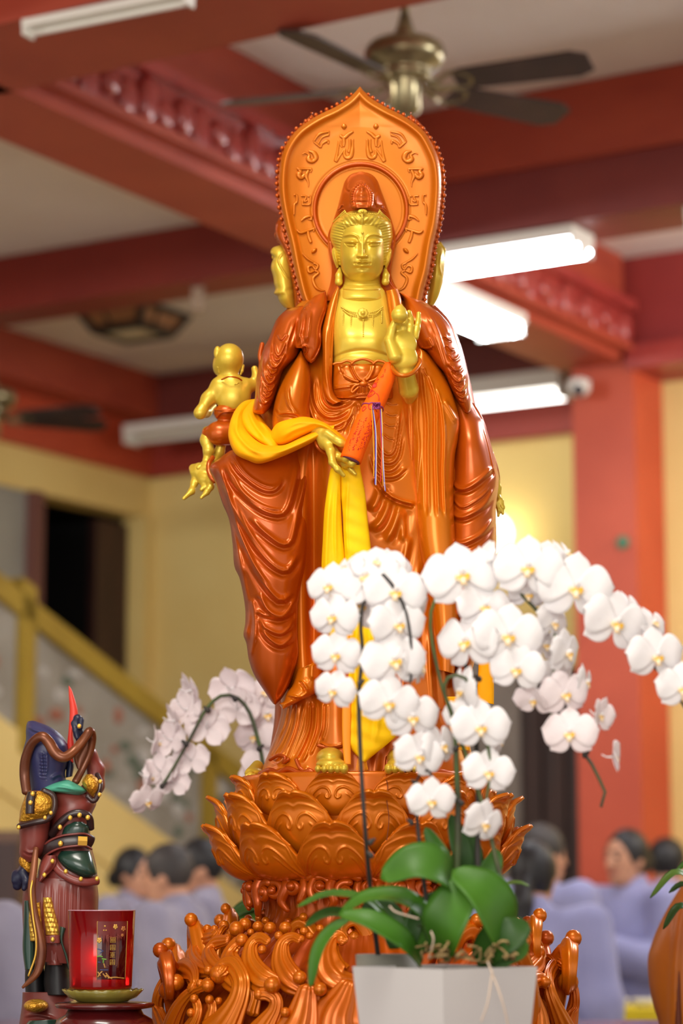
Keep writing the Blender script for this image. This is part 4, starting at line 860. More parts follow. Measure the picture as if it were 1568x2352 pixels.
# hand of the left-hand figure, carrying the child
def h7(pts): return [(*Z7([p[:2]])[0], p[2]) for p in pts]
oh = chain(h7([(560, 1800, -0.02), (450, 1790, -0.025), (330, 1830, -0.03)]), [17, 16, 15])
oh += chain(h7([(330, 1800, -0.035), (260, 1800, -0.04), (245, 1850, -0.03)]), [14, 9, 6])
oh += chain(h7([(340, 1880, -0.03), (410, 1940, -0.02), (480, 1960, -0.01)]), [13, 14, 11])
oh += chain(h7([(290, 1880, -0.035), (270, 2000, -0.03), (235, 2110, -0.02), (130, 2205, -0.01)]), [9, 8, 7, 4.5])
oh += chain(h7([(500, 1960, -0.01), (490, 2050, 0.0), (440, 2120, 0.005), (365, 2195, 0.01)]), [9, 7, 6, 4])
oh += chain(h7([(400, 1980, -0.02), (420, 2050, -0.015), (370, 2085, -0.01)]), [9, 7, 5])
carve('side_hand', oh, 0.0017, gold, ST, k=0.006)
tube('side_cuff', WP(h7([(520, 1650, -0.01), (470, 1730, 0.0), (465, 1830, 0.005), (500, 1920, 0.01), (545, 1970, 0.01)])), 6*SPX, wred, ST, n=26, seg=10)
# hand at the far right edge
carve('side_hand', chain([(1136, 1085, -0.01), (1142, 1120, -0.01), (1144, 1150, -0.005)], [9, 9, 8]) + chain([(1145, 1150, 0.0), (1153, 1165, 0.0), (1154, 1180, 0.0)], [5, 4.5, 3.5]) + chain([(1140, 1155, 0.0), (1145, 1172, 0.0), (1144, 1185, 0.0)], [5, 4.5, 3.5]) + chain([(1144, 1140, 0.0), (1152, 1150, 0.0), (1157, 1166, 0.0)], [4.5, 4, 3]), 0.0016, gold, ST, k=0.003)
for x, s in ((583, -1), (1078, 1)):
    carve('side_foot', [('e', W1(x, 1776, -0.02), (22*SPX, 0.03, 12*SPX))] + chain([(x - s*8, 1760, -0.04), (x + s*10, 1776, 0.0)], [14, 11]) + chain([(x + s*8, 1778, 0.012), (x + s*17, 1783, 0.018)], [7, 5]) + chain([(x, 1782, 0.02), (x + s*8, 1787, 0.026)], [6, 4.5]), 0.002, gold, ST, k=0.004)
# ---- the child on the arm
CY = -0.03
ch = [('e', W1(*Z7([(745, 320)])[0], CY), (34*SPX, 36*SPX, 37*SPX)), ('e', W1(*Z7([(640, 420)])[0], CY - 0.01), (21*SPX, 26*SPX, 26*SPX))]
ch += chain(h7([(740, 480, CY), (770, 620, CY)]), [17, 22])
ch += chain(h7([(620, 680, CY), (960, 690, CY - 0.005)]), [20, 19]) + [('e', W1(*Z7([(800, 830)])[0], CY), (41*SPX, 30*SPX, 46*SPX))]
ch += chain(h7([(600, 690, CY), (460, 860, CY), (350, 1050, CY + 0.005)]), [17, 15, 12.5]) + chain(h7([(350, 1050, CY + 0.005), (430, 1040, CY - 0.03), (520, 960, CY - 0.05)]), [12.5, 11, 9])
ch += chain(h7([(960, 680, CY - 0.005), (1065, 680, CY - 0.01), (1110, 560, CY - 0.01), (1085, 455, CY - 0.01)]), [14, 9, 7, 8])
child = carve('child_figure', ch, 0.0018, gold, ST, k=0.010); child['label'] = 'gold child carried on the arm'
carve('ear', chain(h7([(580, 360, CY + 0.005), (600, 430, CY + 0.008), (605, 500, CY + 0.005)]), [3.5, 4.5, 3]) + chain(h7([(560, 240, CY + 0.002), (590, 300, CY + 0.006)]), [4, 5]), 0.0012, gold, child, k=0.002)
carve('ear', chain(h7([(930, 410, CY), (915, 480, CY), (895, 530, CY)]), [3.5, 3.5, 2.2]), 0.0012, gold, child, k=0.002)
carve('hair_lock', [('e', W1(*Z7([(585, 240)])[0], CY + 0.008), (9*SPX, 9*SPX, 17*SPX))], 0.0014, gold, child)
tube('necklace_cord', WP(h7([(640, 600, CY + 0.02), (740, 560, CY + 0.034), (850, 575, CY + 0.03), (910, 610, CY + 0.018)])), 2.0*SPX, wred, child, n=22, seg=7)
tube('necklace_cord', WP(h7([(820, 665, CY + 0.036), (845, 655, CY + 0.038), (870, 640, CY + 0.036)])), 2.0*SPX, gold, child, n=12, seg=7)
carve('trousers', [('e', W1(*Z7([(700, 1050)])[0], CY), (29*SPX, 27*SPX, 22*SPX)), ('e', W1(*Z7([(620, 1330)])[0], CY + 0.005), (31*SPX, 28*SPX, 29*SPX)), ('e', W1(*Z7([(760, 1320)])[0], CY), (28*SPX, 28*SPX, 28*SPX))] + chain(h7([(560, 1300, CY), (470, 1330, CY - 0.005)]), [20, 17]), 0.0018, wred, child, k=0.008)
tube('waist_roll', WP(h7([(545, 1005, CY + 0.012), (640, 1015, CY + 0.022), (740, 1012, CY + 0.024), (830, 1000, CY + 0.020)])), 2.4*SPX, wred, child, n=20, seg=7)
tube('waist_roll', WP(h7([(570, 1110, CY + 0.012), (640, 1045, CY + 0.024), (740, 1030, CY + 0.026), (830, 1030, CY + 0.020)])), 2.2*SPX, wred, child, n=20, seg=7)
carve('child_leg', chain(h7([(450, 1300, CY - 0.01), (440, 1420, CY - 0.005), (465, 1560, CY), (440, 1700, CY - 0.005)]), [13, 15, 12, 9]) + chain(h7([(440, 1700, CY), (400, 1760, CY + 0.005), (330, 1790, CY + 0.01)]), [9, 8, 6]), 0.0017, gold, child, k=0.006)
carve('child_leg', chain(h7([(640, 1450, CY - 0.01), (610, 1580, CY - 0.012), (560, 1680, CY - 0.015)]), [12, 11, 9]), 0.0018, gold, child, k=0.006)
# ------------------------------------------------------------------ yellow silk scarf
SF = thing('silk_scarf', 'bright yellow silk scarf wound round the forearm and hanging from the gold hand', 'scarf', tuple(W1(640, 1060, 0.1)))
sc, sc2 = M['scarf'], M['scarf2']
loft('scarf_loop', [(592, 915), (560, 922), (538, 945), (526, 978), (525, 1008), (540, 1042), (570, 1058), (597, 1065), (640, 1052), (690, 1030), (740, 1004), (765, 990)],
     [(594, 935), (575, 942), (565, 955), (562, 975), (570, 992), (588, 1010), (606, 1020), (625, 1022), (655, 1021), (695, 1002), (735, 984), (768, 976)], sc, SF, D=[0.02, 0.03, 0.04, 0.045, 0.05, 0.05, 0.045, 0.035, 0.02], C=[0.03, 0.08, 0.12, 0.15, 0.165, 0.175, 0.18, 0.19, 0.20], step=1.3, e=0.7,
     folds=[([(535, 960), (548, 1000), (575, 1030), (610, 1045)], 5, 4*MM, .5), ([(600, 1040), (650, 1035), (700, 1015), (750, 990)], 5, 3*MM, .4), ([(556, 935), (545, 960), (545, 990)], 4, 3*MM, .5)])
loft('scarf_roll', [(590, 912), (568, 930), (552, 950), (553, 970), (566, 992), (590, 1012), (610, 1024)], [(598, 918), (596, 945), (606, 965), (620, 985), (632, 1000), (640, 1012), (640, 1025)], sc, SF, D=[0.015, 0.03, 0.035, 0.035, 0.03], C=[0.05, 0.08, 0.11, 0.14, 0.16], step=1.3, e=0.8,
     folds=[([(570, 940), (585, 975), (612, 1010)], 5, 5*MM, .6), ([(588, 935), (600, 965), (622, 995)], 4, 4*MM, .6)])
loft('scarf_wrap', [(618, 1005), (626, 985), (640, 968), (665, 959), (700, 957), (735, 966), (765, 983), (795, 1010), (802, 1030)],
     [(622, 1022), (640, 1024), (660, 1020), (690, 1006), (715, 994), (738, 988), (758, 996), (780, 1014), (794, 1032)], sc, SF, D=[0.03, 0.05, 0.055, 0.05, 0.035, 0.02], C=[0.14, 0.155, 0.165, 0.175, 0.195, 0.205], step=1.3, e=0.65,
     folds=[([(640, 1010), (680, 985), (730, 972)], 5, 4*MM, .5), ([(650, 985), (690, 970), (740, 975), (780, 1000)], 5, 4*MM, .5)])
h1 = [([(760, 1110), (752, 1200), (748, 1300), (752, 1400)], 5, 4*MM, .5), ([(775, 1100), (770, 1200), (772, 1300)], 4, 3*MM, .5)]
loft('scarf_tail', [(762, 1072), (757, 1085), (750, 1130), (744, 1180), (741, 1240), (738, 1310), (742, 1400), (760, 1480)], [(784, 1072), (784, 1085), (783, 1130), (784, 1180), (788, 1240), (796, 1310), (802, 1400), (806, 1480)], sc2, SF, D=0.02, C=[0.20, 0.20, 0.195, 0.19, 0.185], step=1.6, e=0.6, folds=h1)
def ripple(x, y): return 0.0008*np.sin((y - 0.35*(x - 815))*0.17)
loft('scarf_tail', [(782, 1068), (782, 1090), (783, 1140), (787, 1190), (789, 1240), (794, 1310), (800, 1400), (803, 1500), (795, 1600), (788, 1650), (796, 1705), (828, 1746)], [(826, 1068), (829, 1085), (838, 1130), (842, 1170), (846, 1210), (852, 1260), (856, 1310), (858, 1400), (870, 1500), (895, 1600), (924, 1670), (838, 1752)], sc2, SF,
     D=0.022, C=[0.20, 0.20, 0.20, 0.195, 0.195, 0.19, 0.19], step=2.4, e=0.5, relief=ripple, folds=[([(800, 1090), (795, 1200), (800, 1300)], 4, 3*MM, .5), ([(820, 1400), (815, 1550), (822, 1720)], 6, 5*MM, .5), ([(850, 1400), (870, 1600), (860, 1720)], 6, 5*MM, .5)])
loft('scarf_end', [(786, 1600), (785, 1650), (786, 1700), (790, 1755)], [(806, 1600), (806, 1650), (805, 1700), (806, 1756)], mat('orange_ribbon', (246, 150, 14), rough=0.55), SF, D=0.006, C=0.205, step=2, e=0.4)
for q in range(9):
    x = 822 + q*2.2; tube('scarf_fringe', WP([(x, 1742, 0.2), (x + 0.6*(q - 4), 1758, 0.205), (x + 1.2*(q - 4), 1772 - abs(q-4), 0.205)]), 0.7*SPX, sc, SF, n=6, seg=5)
S2 = thing('silk_scarf', 'orange silk ribbon hanging down the right side of the robe behind orchids', 'scarf', tuple(W1(1115, 1620, 0.1)))
loft('ribbon_tail', [(1092, 1470), (1098, 1520), (1096, 1570), (1094, 1610)], [(1126, 1470), (1131, 1520), (1134, 1570), (1134, 1618)], M['scarf'], S2, D=0.012, C=0.12, step=2, e=0.5)
loft('ribbon_tail', [(1022, 1600), (1026, 1640), (1034, 1680), (1050, 1722)], [(1070, 1600), (1075, 1640), (1080, 1680), (1078, 1724)], M['scarf'], S2, D=0.012, C=0.16, step=2, e=0.5)
# ------------------------------------------------------------------ scroll in the hand
RL = thing('prayer_scroll', 'rolled orange cloth scroll with red print held in the lowered gold hand', 'scroll', tuple(W1(816, 1066, 0.24)))
M['scroll'] = mat('orange_cloth', (255, 104, 0), (246, 92, 0), rough=0.65, scale=20, spec=0.2, bump=0.1, bscale=150)
sp = WP(h5([(1035, 215, 0.205), (900, 530, 0.222), (740, 870, 0.236), (620, 1150, 0.246), (548, 1345, 0.250)]))
tube('roll', sp, [16*SPX, 21*SPX, 23*SPX, 24*SPX, 24*SPX], M['scroll'], RL, n=40, seg=28, rounded=False)
tube('roll_mouth', WP(h5([(560, 1320, 0.250), (546, 1350, 0.250)])), 21*SPX, mat('scroll_inside', (96, 40, 60), rough=0.7), RL, n=4, seg=24, rounded=False)
M['print'] = mat('red_print', (206, 44, 6), rough=0.6)
ax0 = sp[0]; axd = sp[-1] - sp[0]; 
Pc = cr(sp, 60); rc = ramp([16*SPX, 21*SPX, 23*SPX, 24*SPX, 24*SPX], 60)
Tt, Nn_, Bb_ = frames(Pc, up=(0, -1, 0))
def on_roll(s, a):
    i = np.clip(s*59, 0, 59); k = int(i); r = rc[k] + 0.0004
    return Pc[k] + r*(math.cos(a)*Nn_[k] + math.sin(a)*Bb_[k])
rnd = random.Random(3)
for ln_, (a, s0, s1) in enumerate([(-0.75, 0.60, 0.90), (-0.45, 0.58, 0.92), (0.05, 0.62, 0.94), (0.5, 0.66, 0.95), (0.75, 0.22, 0.42), (1.0, 0.2, 0.42), (0.4, 0.10, 0.2)]):
    parts = []; s = s0
    while s < s1:
        for q in range(3):
            da = rnd.uniform(-0.09, 0.09); ds = rnd.uniform(-0.004, 0.010)
            parts.append(tube_geo([on_roll(s + ds, a + da), on_roll(s + ds + rnd.uniform(0.004, 0.012), a + da + rnd.uniform(-0.10, 0.10))], 0.55*SPX, seg=4, n=3, rounded=False))
        s += 0.022
    V, F = merge(parts); tag(obj('printed_line', V, F, M['print'], RL), kind='stuff')
for c_s, c_a, pts in ((0.36, 0.35, [(0, 0), (.03, .2), (.06, .45), (.03, .7), (-.01, .6), (-.02, .3), (0, 0)]), (0.36, 0.2, [(0, 0), (.02, -.3), (.05, -.5)]), (0.5, -0.2, [(0, 0), (.03, .3), (0, .6), (-.03, .3), (0, 0), (.02, -.4)]), (0.54, 0.5, [(0, 0), (.03, .2), (0, .4), (-.03, .2), (0, 0)]), (0.29, 0.55, [(0, 0), (.02, .2), (0, .4), (-.02, .2), (0, 0)])):
    tube('printed_flower', np.array([on_roll(c_s + u, c_a + v) for u, v in pts]), 1.0*SPX, M['print'], RL, n=26, seg=5)
V, F = merge([ball_geo(on_roll(0.3, 0.75), 6*SPX, 10, 6, (1, .25, .8))]); obj('printed_flower', V, F, M['print'], RL)
CORD = {'r': mat('cord_red', (214, 40, 48), rough=0.6), 'b': mat('cord_blue', (58, 66, 190), rough=0.6), 'y': mat('cord_yellow', (236, 176, 40), rough=0.6), 'w': mat('cord_white', (222, 214, 220), rough=0.6), 'p': mat('cord_purple', (140, 50, 110), rough=0.6)}
tube('tie_cord', np.array([on_roll(0.47 + 0.02*math.sin(a), a) for a in np.linspace(-2.6, 2.4, 24)]), 1.6*SPX, CORD['p'], RL, n=60, seg=6)
kp = []
for i in range(70):
    t = i*0.9; kp.append(W(864 + 7*math.sin(t*0.61) + 2*math.sin(t*2.1), 932 + 7*math.cos(t*0.83), 0.262 + 0.004*math.sin(t*1.7)))
tube('cord_knot', np.array(kp), 1.4*SPX, CORD['p'], RL, n=220, seg=5)
for c, pts in (('y', [(853, 933), (856, 980), (858, 1040), (858, 1094)]), ('b', [(855, 933), (861, 985), (862, 1050), (861, 1112)]), ('w', [(856, 934), (863, 990), (864, 1050), (863, 1114)]),
               ('r', [(872, 938), (874, 990), (876, 1040), (874, 1106)]), ('p', [(874, 938), (876, 990), (878, 1060), (881, 1118)]), ('y', [(876, 940), (878, 990), (877, 1050), (880, 1116)]), ('w', [(875, 940), (878, 1000), (880, 1060), (884, 1126)]), ('b', [(873, 940), (876, 1010), (879, 1070), (885, 1128)])):
    tube('hanging_cord', WP([(x, y, 0.258 - 0.0001*(y - 930) + 0.0005*k) for k, (x, y) in enumerate(pts)]), 1.15*SPX, CORD[c], RL, n=24, seg=6)
# ------------------------------------------------------------------ altar table (below the picture) and carved pedestal
TZ = 1.0
AXW = float(W(AXX, 1783)[0])
TB = thing('altar_table', 'long dark red altar table under the statue, below the picture edge', 'table', (0.1, 4.5, 0))
M['maroon'] = mat('maroon_lacquer', (96, 22, 22), (76, 16, 18), rough=0.2, coat=0.6, scale=6)
V, F = box_geo((0.1, 4.55, TZ - 0.03), (3.2, 2.9, 0.06)); obj('table_top', V, F, M['maroon'], TB, False)
V, F = box_geo((0.1, 4.55, TZ - 0.12), (3.0, 2.7, 0.12)); obj('apron', V, F, M['maroon'], TB, False)
for sx in (-1, 1):
    for sy in (-1, 1):
        V, F = box_geo((0.1 + sx*1.45, 4.55 + sy*1.3, (TZ - 0.1)/2), (0.12, 0.12, TZ - 0.1)); obj('leg', V, F, M['maroon'], TB, False)
PD = thing('lotus_pedestal', 'carved orange lotus pedestal rising from curling waves under the deity', 'pedestal', (AXW, YS, TZ))
AC = np.array([AXW, YS, 0.0])
lathe('lotus_drum', [(0.0, 1.34), (0.15, 1.34), (0.205, 1.37), (0.214, 1.42), (0.216, 1.49), (0.2155, 1.4985), (0.212, 1.501), (0.0, 1.501)], AC, wood, PD, 96)
def petal_mesh(mer, wmax, cup, nu=110, nv=90):
    mer = cr(mer, 80); u = np.linspace(-1, 1, nu); v = np.linspace(0, 1, nv); U, Vv = np.meshgrid(u, v, indexing='ij')
    wv = wmax*np.interp(Vv, [0, .2, .45, .65, .8, .92, 1.0], [.62, .84, .99, 1.0, .93, .80, .66])
    t = Vv*(1 - 0.20*np.abs(U)**2.4 - 0.035*np.exp(-(U/.10)**2))
    R = np.interp(t, np.linspace(0, 1, 80), mer[:, 0]); Zz = np.interp(t, np.linspace(0, 1, 80), mer[:, 1])
    dr = np.gradient(mer[:, 0]); dz = np.gradient(mer[:, 1]); ln = np.hypot(dr, dz)
    nr = np.interp(t, np.linspace(0, 1, 80), dz/ln); nz = np.interp(t, np.linspace(0, 1, 80), -dr/ln)
    # relief: twin rims and the curled heart
    x = U*60; y = -Vv*100; rim = np.minimum((1 - np.abs(U)), (1 - Vv)*1.15)
    h = 0.0009/(1 + np.exp((rim - .13)/.012)) + 0.0010*np.exp(-((rim - .055)/.03)**2) + 0.0009*np.exp(-((rim - .19)/.016)**2) - 0.0003*np.exp(-((rim - .255)/.025)**2)
    for s in (-1, 1):
        h += fold(x, y, [(s*47, -22), (s*45, -46), (s*36, -66), (s*22, -74), (s*9, -71), (s*4, -64), (s*8, -58), (s*13, -61), (s*10, -65)], 1.05, 0.0028, 0.0, .06)
        h += fold(x, y, [(s*41, -20), (s*38, -44), (s*30, -60), (s*20, -66)], 0.9, 0.0018, 0.0, .1)
    h += 0.006*np.exp(-((Vv - .38)/.3)**2)*np.exp(-(U/.62)**2)
    a = U*wv/np.maximum(R, .05)
    Rr = R - cup*U**2 + h*nr; Zr = Zz + h*nz
    P1 = np.stack([Rr*np.sin(a), -Rr*np.cos(a), Zr], -1)
    Rb = R - cup*U**2 - 0.005*nr; Zb = Zz - 0.005*nz
    P2 = np.stack([Rb*np.sin(a), -Rb*np.cos(a), Zb], -1)
    V = np.concatenate([P1.reshape(-1, 3), P2.reshape(-1, 3)]); n = nu*nv; F = []
    for i in range(nu - 1):
        for j in range(nv - 1):
            q = [i*nv + j, (i+1)*nv + j, (i+1)*nv + j + 1, i*nv + j + 1]; F.append(q); F.append([k + n for k in q[::-1]])
    bd = [i*nv for i in range(nu)] + [(nu-1)*nv + j for j in range(1, nv)] + [i*nv + nv - 1 for i in range(nu-2, -1, -1)] + [j for j in range(nv-2, 0, -1)]
    for k in range(len(bd)): a_, b_ = bd[k], bd[(k+1) % len(bd)]; F.append([b_, a_, a_ + n, b_ + n])
    return mkmesh('petal', V, F)
rings = [([(0.16, 1.322), (0.215, 1.330), (0.252, 1.352), (0.270, 1.385), (0.276, 1.402), (0.291, 1.416)], 0.074, 0.012, -12),
         ([(0.18, 1.355), (0.228, 1.375), (0.250, 1.41), (0.257, 1.44), (0.262, 1.455), (0.276, 1.466)], 0.070, 0.010, 2.5),
         ([(0.18, 1.415), (0.213, 1.435), (0.2235, 1.46), (0.226, 1.480), (0.229, 1.490), (0.240, 1.4985)], 0.060, 0.006, -14)]
for mer, wm, cup, off in rings:
    me = petal_mesh(mer, wm, cup); me.materials.append(wood)
    for k in range(12):
        inst('petal', me, None, PD, Matrix.Translation(Vector(AC)) @ Matrix.Rotation(math.radians(off + 30*k), 4, 'Z'))
# crack line in the drum and front petals
tube('wood_crack', WP([(886, 1783, 0.219), (890, 1810, 0.232), (888, 1840, 0.258), (893, 1880, 0.266), (888, 1930, 0.283)]), 0.9*SPX, mat('crack_dark', (110, 44, 8), rough=0.8), PD, n=20, seg=5)
# ---- neck and bell of the wave base
def ribs(R, Z, a): return R*(1 + 0.022*np.sin(a*52 + 3*np.sin(Z*30)) + 0.012*np.sin(a*21 - Z*40)), Z
lathe('wave_core', [(0.0, 1.0), (0.315, 1.0), (0.32, 1.06), (0.30, 1.12), (0.26, 1.17), (0.215, 1.21), (0.176, 1.245), (0.166, 1.275), (0.172, 1.30), (0.195, 1.33), (0.0, 1.335)], AC, wred, PD, 240, ribs)
def curl_mesh(h, w, spin, lean):
    # stem rising and hooking over, with a drop at its tip; local x tangential, y outward, z up
    s = spin
    P = [(-.10*s*h, 0, 0), (-.16*s*h, .04*h, .25*h), (-.12*s*h, .09*h, .55*h), (.02*s*h, .13*h, .85*h), (.20*s*h, .16*h, 1.0*h), (.38*s*h, .18*h, .93*h), (.44*s*h, .20*h, .76*h), (.34*s*h, .21*h, .64*h), (.22*s*h, .21*h, .68*h)]
    P = cr(np.array(P) + np.array([0, 0, 0]), 34); P[:, 1] += lean*(P[:, 2]/h)**2*h
    parts = [tube_geo(P, [w*1.25, w*1.2, w*1.05, w*.85, w*.66, w*.5, w*.42], seg=18, prof=lambda a: 1 + 0.16*np.cos(5*a + .6), up=(0, 1, 0), flat=.8)]
    parts.append(ball_geo(P[-1], w*.62, 12, 8)); parts.append(ball_geo(P[19] + np.array([0, w*.5, w*.9]), w*.5, 10, 7))
    return merge(parts)
rw = random.Random(11)
curls = {}
for key, (h, w, spin, lean) in {'a': (.17, .030, 1, .12), 'b': (.16, .028, -1, .15), 'c': (.135, .024, 1, .10), 'd': (.13, .022, -1, .08), 'e': (.085, .016, 1, .1), 'f': (.085, .015, -1, .05)}.items():
    V, F = curl_mesh(h, w, spin, lean); me = mkmesh('wave_curl', V, F); me.materials.append([wood, wred][key in 'bdf']); curls[key] = me
def put(key, ang, r, z, sc=1.0, tilt=0.0):
    Mx = Matrix.Translation(Vector(AC) + Vector((0, 0, z))) @ Matrix.Rotation(math.radians(ang), 4, 'Z') @ Matrix.Translation((0, -r, 0)) @ Matrix.Rotation(math.pi, 4, 'Z') @ Matrix.Rotation(tilt, 4, 'X') @ Matrix.Scale(sc, 4)
    inst('wave_curl', curls[key], None, PD, Mx)
for k in range(17):
    a = k*360/17 + 6 + rw.uniform(-3, 3)
    if 80 < a % 360 < 280 or 12 < a % 360 < 58: put('ab'[k % 2], a, .300, 1.04, rw.uniform(.9, 1.06), 0.02)
for k in range(18):
    a = k*20 + rw.uniform(-3, 3)
    if 70 < a % 360 < 290 or 16 < a % 360 < 62: put('cd'[k % 2], a, .262, 1.105, rw.uniform(.92, 1.05), 0.06)
for k in range(16):
    a = k*22.5 + 9 + rw.uniform(-3, 3)
    if 80 < a % 360 < 280: put('dc'[k % 2], a, .225, 1.155, rw.uniform(.68, .8), 0.05)
for k in range(22): put('ef'[k % 2], k*360/22 + rw.uniform(-3, 3), .165, 1.175, rw.uniform(.8, 1.0), 0.05)
# the waves that face the front, each with its own curl
def bell(px, py, off=0.0):
    R = np.interp(py, [2090, 2125, 2150, 2190, 2225, 2260, 2352, 2420], [.18, .235, .275, .300, .318, .345, .355, .355]); x = (px - AXX)*SPX
    return math.sqrt(max(R*R - x*x, 0.0004))*0.93 + off
ZW = zf(340, 2060, 3.015); ZR = zf(1100, 1750, 3.35)
drop_me = mkmesh('water_drop', *ball_geo((0, 0, 0), 1.0, 14, 9)); drop_me.materials.append(wood)
def wave(z, s, pts, wd, drops, off=0.0, m=None):
    P = [(x, y, bell(x, y, off + 0.004*i)) for i, (x, y) in enumerate(z(pts))]
    A = cr(WP(P), 46); N0 = A - np.array([AXW, YS, 0]); N0[:, 2] = 0.10; N0 /= np.linalg.norm(N0, axis=1)[:, None]
    V, F = tube_geo(A, [1.32*w/s*SPX for w in wd], seg=56, flat=0.6, up=N0, prof=lambda a: 1 + 0.11*np.cos(9*a + .7))
    o = obj('wave_curl', V, F, m or wood, PD)
    for x, y, r in drops:
        (x, y), = z([(x, y)]); inst('water_drop', drop_me, None, o, Matrix.Translation(W1(x, y, bell(x, y, off + 0.02))) @ Matrix.Scale(r/s*SPX, 4))
wave(ZW, 3.015, [(480, 1000), (560, 860), (630, 700), (640, 580), (590, 490), (530, 490), (495, 535)], [130, 95, 66, 50, 46, 50, 54], [(492, 535, 62), (420, 510, 34)], .012)
wave(ZW, 3.015, [(900, 610), (790, 580), (715, 480), (705, 370), (740, 300), (790, 285), (830, 312)], [40, 62, 60, 52, 40, 28, 20], [(760, 205, 36), (845, 215, 40), (790, 365, 30), (822, 305, 26)])
wave(ZW, 3.015, [(1060, 640), (980, 570), (925, 460), (925, 350), (960, 295), (1010, 280), (1050, 300)], [40, 62, 58, 50, 38, 26, 18], [(950, 215, 42), (1050, 560, 46), (1060, 292, 26), (905, 270, 30)])
wave(ZW, 3.015, [(1430, 590), (1330, 600), (1250, 520), (1235, 400), (1270, 300), (1320, 270), (1360, 310)], [40, 84, 90, 76, 52, 30, 22], [(1340, 300, 36), (1080, 240, 30), (1120, 270, 26), (1190, 220, 28)])
wave(ZW, 3.015, [(440, 520), (360, 500), (310, 430), (330, 340), (400, 290), (470, 265), (520, 230)], [30, 46, 48, 46, 42, 36, 30], [(525, 198, 38), (410, 220, 30), (460, 225, 30), (550, 280, 24)])
wave(ZW, 3.015, [(500, 520), (440, 460), (420, 390), (470, 320), (550, 300)], [40, 48, 46, 36, 24], [(612, 222, 52), (670, 190, 44)], .008)
wave(ZW, 3.015, [(640, 620), (580, 520), (560, 420), (600, 340), (645, 300)], [50, 72, 66, 48, 30], [(650, 300, 44), (710, 245, 24)], .004)
wave(ZW, 3.015, [(120, 960), (70, 800), (80, 660), (150, 550), (240, 500), (310, 530), (320, 600), (290, 640)], [60, 50, 48, 50, 56, 50, 34, 26], [(195, 592, 56), (125, 590, 28)], .006)
wave(ZW, 3.015, [(160, 980), (190, 840), (240, 730), (310, 650), (370, 620), (415, 600)], [90, 70, 52, 34, 26, 30], [(415, 615, 42), (360, 600, 28)], .014)
wave(ZW, 3.015, [(270, 980), (320, 870), (345, 790), (330, 720)], [70, 52, 32, 24], [(320, 705, 30), (298, 802, 30)], .018)
wave(ZW, 3.015, [(420, 1000), (430, 860), (445, 770), (425, 715)], [70, 48, 32, 20], [(425, 710, 30), (490, 720, 24)], .004)
wave(ZW, 3.015, [(780, 1000), (830, 880), (880, 780), (880, 710), (830, 675), (775, 672)], [100, 74, 50, 36, 30, 28], [(858, 612, 54), (768, 676, 36)], .012)
wave(ZW, 3.015, [(1040, 1000), (1080, 850), (1100, 720), (1110, 640)], [140, 104, 74, 50], [(1190, 640, 44), (950, 800, 32)], .010)
wave(ZW, 3.015, [(1330, 1000), (1330, 850), (1370, 720), (1400, 620)], [170, 140, 104, 60], [], .006)
wave(ZW, 3.015, [(700, 780), (720, 700), (700, 640), (640, 600)], [60, 50, 40, 26], [], -.01)
wave(ZR, 3.35, [(380, 1640), (450, 1560), (470, 1450), (440, 1370), (385, 1320)], [60, 70, 56, 40, 26], [(350, 1520, 36)], .0)
wave(ZR, 3.35, [(660, 2100), (600, 1930), (550, 1780), (535, 1660), (580, 1575), (650, 1560), (695, 1600)], [110, 84, 56, 42, 40, 40, 40], [(690, 1615, 44), (695, 1682, 36)], .012)
wave(ZR, 3.35, [(680, 2100), (715, 1930), (735, 1800), (715, 1690), (680, 1640)], [80, 64, 52, 40, 28], [], .0)
wave(ZR, 3.35, [(430, 1640), (500, 1530), (570, 1525), (620, 1570)], [50, 42, 36, 26], [], -.008)
wave(ZR, 3.35, [(470, 2120), (470, 1960), (450, 1850), (432, 1780)], [90, 64, 40, 24], [(430, 1770, 30)], .014)
wave(ZR, 3.35, [(380, 1700), (450, 1672), (505, 1690)], [50, 46, 42], [(505, 1692, 46)], .014)
# little cloud scrolls hanging under the petals
def spiral(cx, cz, r, turns, s, n=22): return [(cx + s*r*(1 - .75*q/n)*math.cos(1.2 + turns*2*math.pi*q/n), -.004 - .010*q/n, cz + r*(1 - .75*q/n)*math.sin(1.2 + turns*2*math.pi*q/n)) for q in range(n + 1)]
cparts = [tube_geo(spiral(.018, -.004, .017, 1.1, 1), [.008, .007, .005], seg=10, n=30), tube_geo(spiral(-.020, -.012, .015, 1.1, -1), [.008, .007, .005], seg=10, n=30), tube_geo([(-.002, 0, .014), (.004, -.010, -.006), (-.004, -.012, -.030), (.004, -.008, -.046)], [.008, .009, .008, .005], seg=10, n=16), tube_geo([(.030, 0, .016), (.036, -.006, -.010), (.030, -.008, -.030)], [.006, .008, .007], seg=8, n=12), tube_geo([(-.04, .0, .010), (-.020, -.006, .018), (.0, -.008, .012), (.022, -.006, .019), (.04, 0, .010)], [.007, .008, .007], seg=10, n=20), ball_geo((.018, -.016, -.004), .0085, 10, 7), ball_geo((-.022, -.014, -.012), .0075, 10, 7)]
cg = None
Vc, Fc = merge(cparts); cme = mkmesh('cloud_scroll', Vc, Fc); cme.materials.append(wred)
for k in range(16):
    t = math.radians(k*22.5 + 4 + rw.uniform(-6, 6)); r = .200 + rw.uniform(-.008, .008)
    inst('cloud_scroll', cme, None, PD, Matrix.Translation(Vector((AXW + r*math.sin(t), YS - r*math.cos(t), 1.318))) @ Matrix.Rotation(t, 4, 'Z') @ Matrix.Diagonal((rw.choice((-1, 1))*rw.uniform(.9, 1.25), rw.uniform(.9, 1.3), rw.uniform(.8, 1.1), 1)))
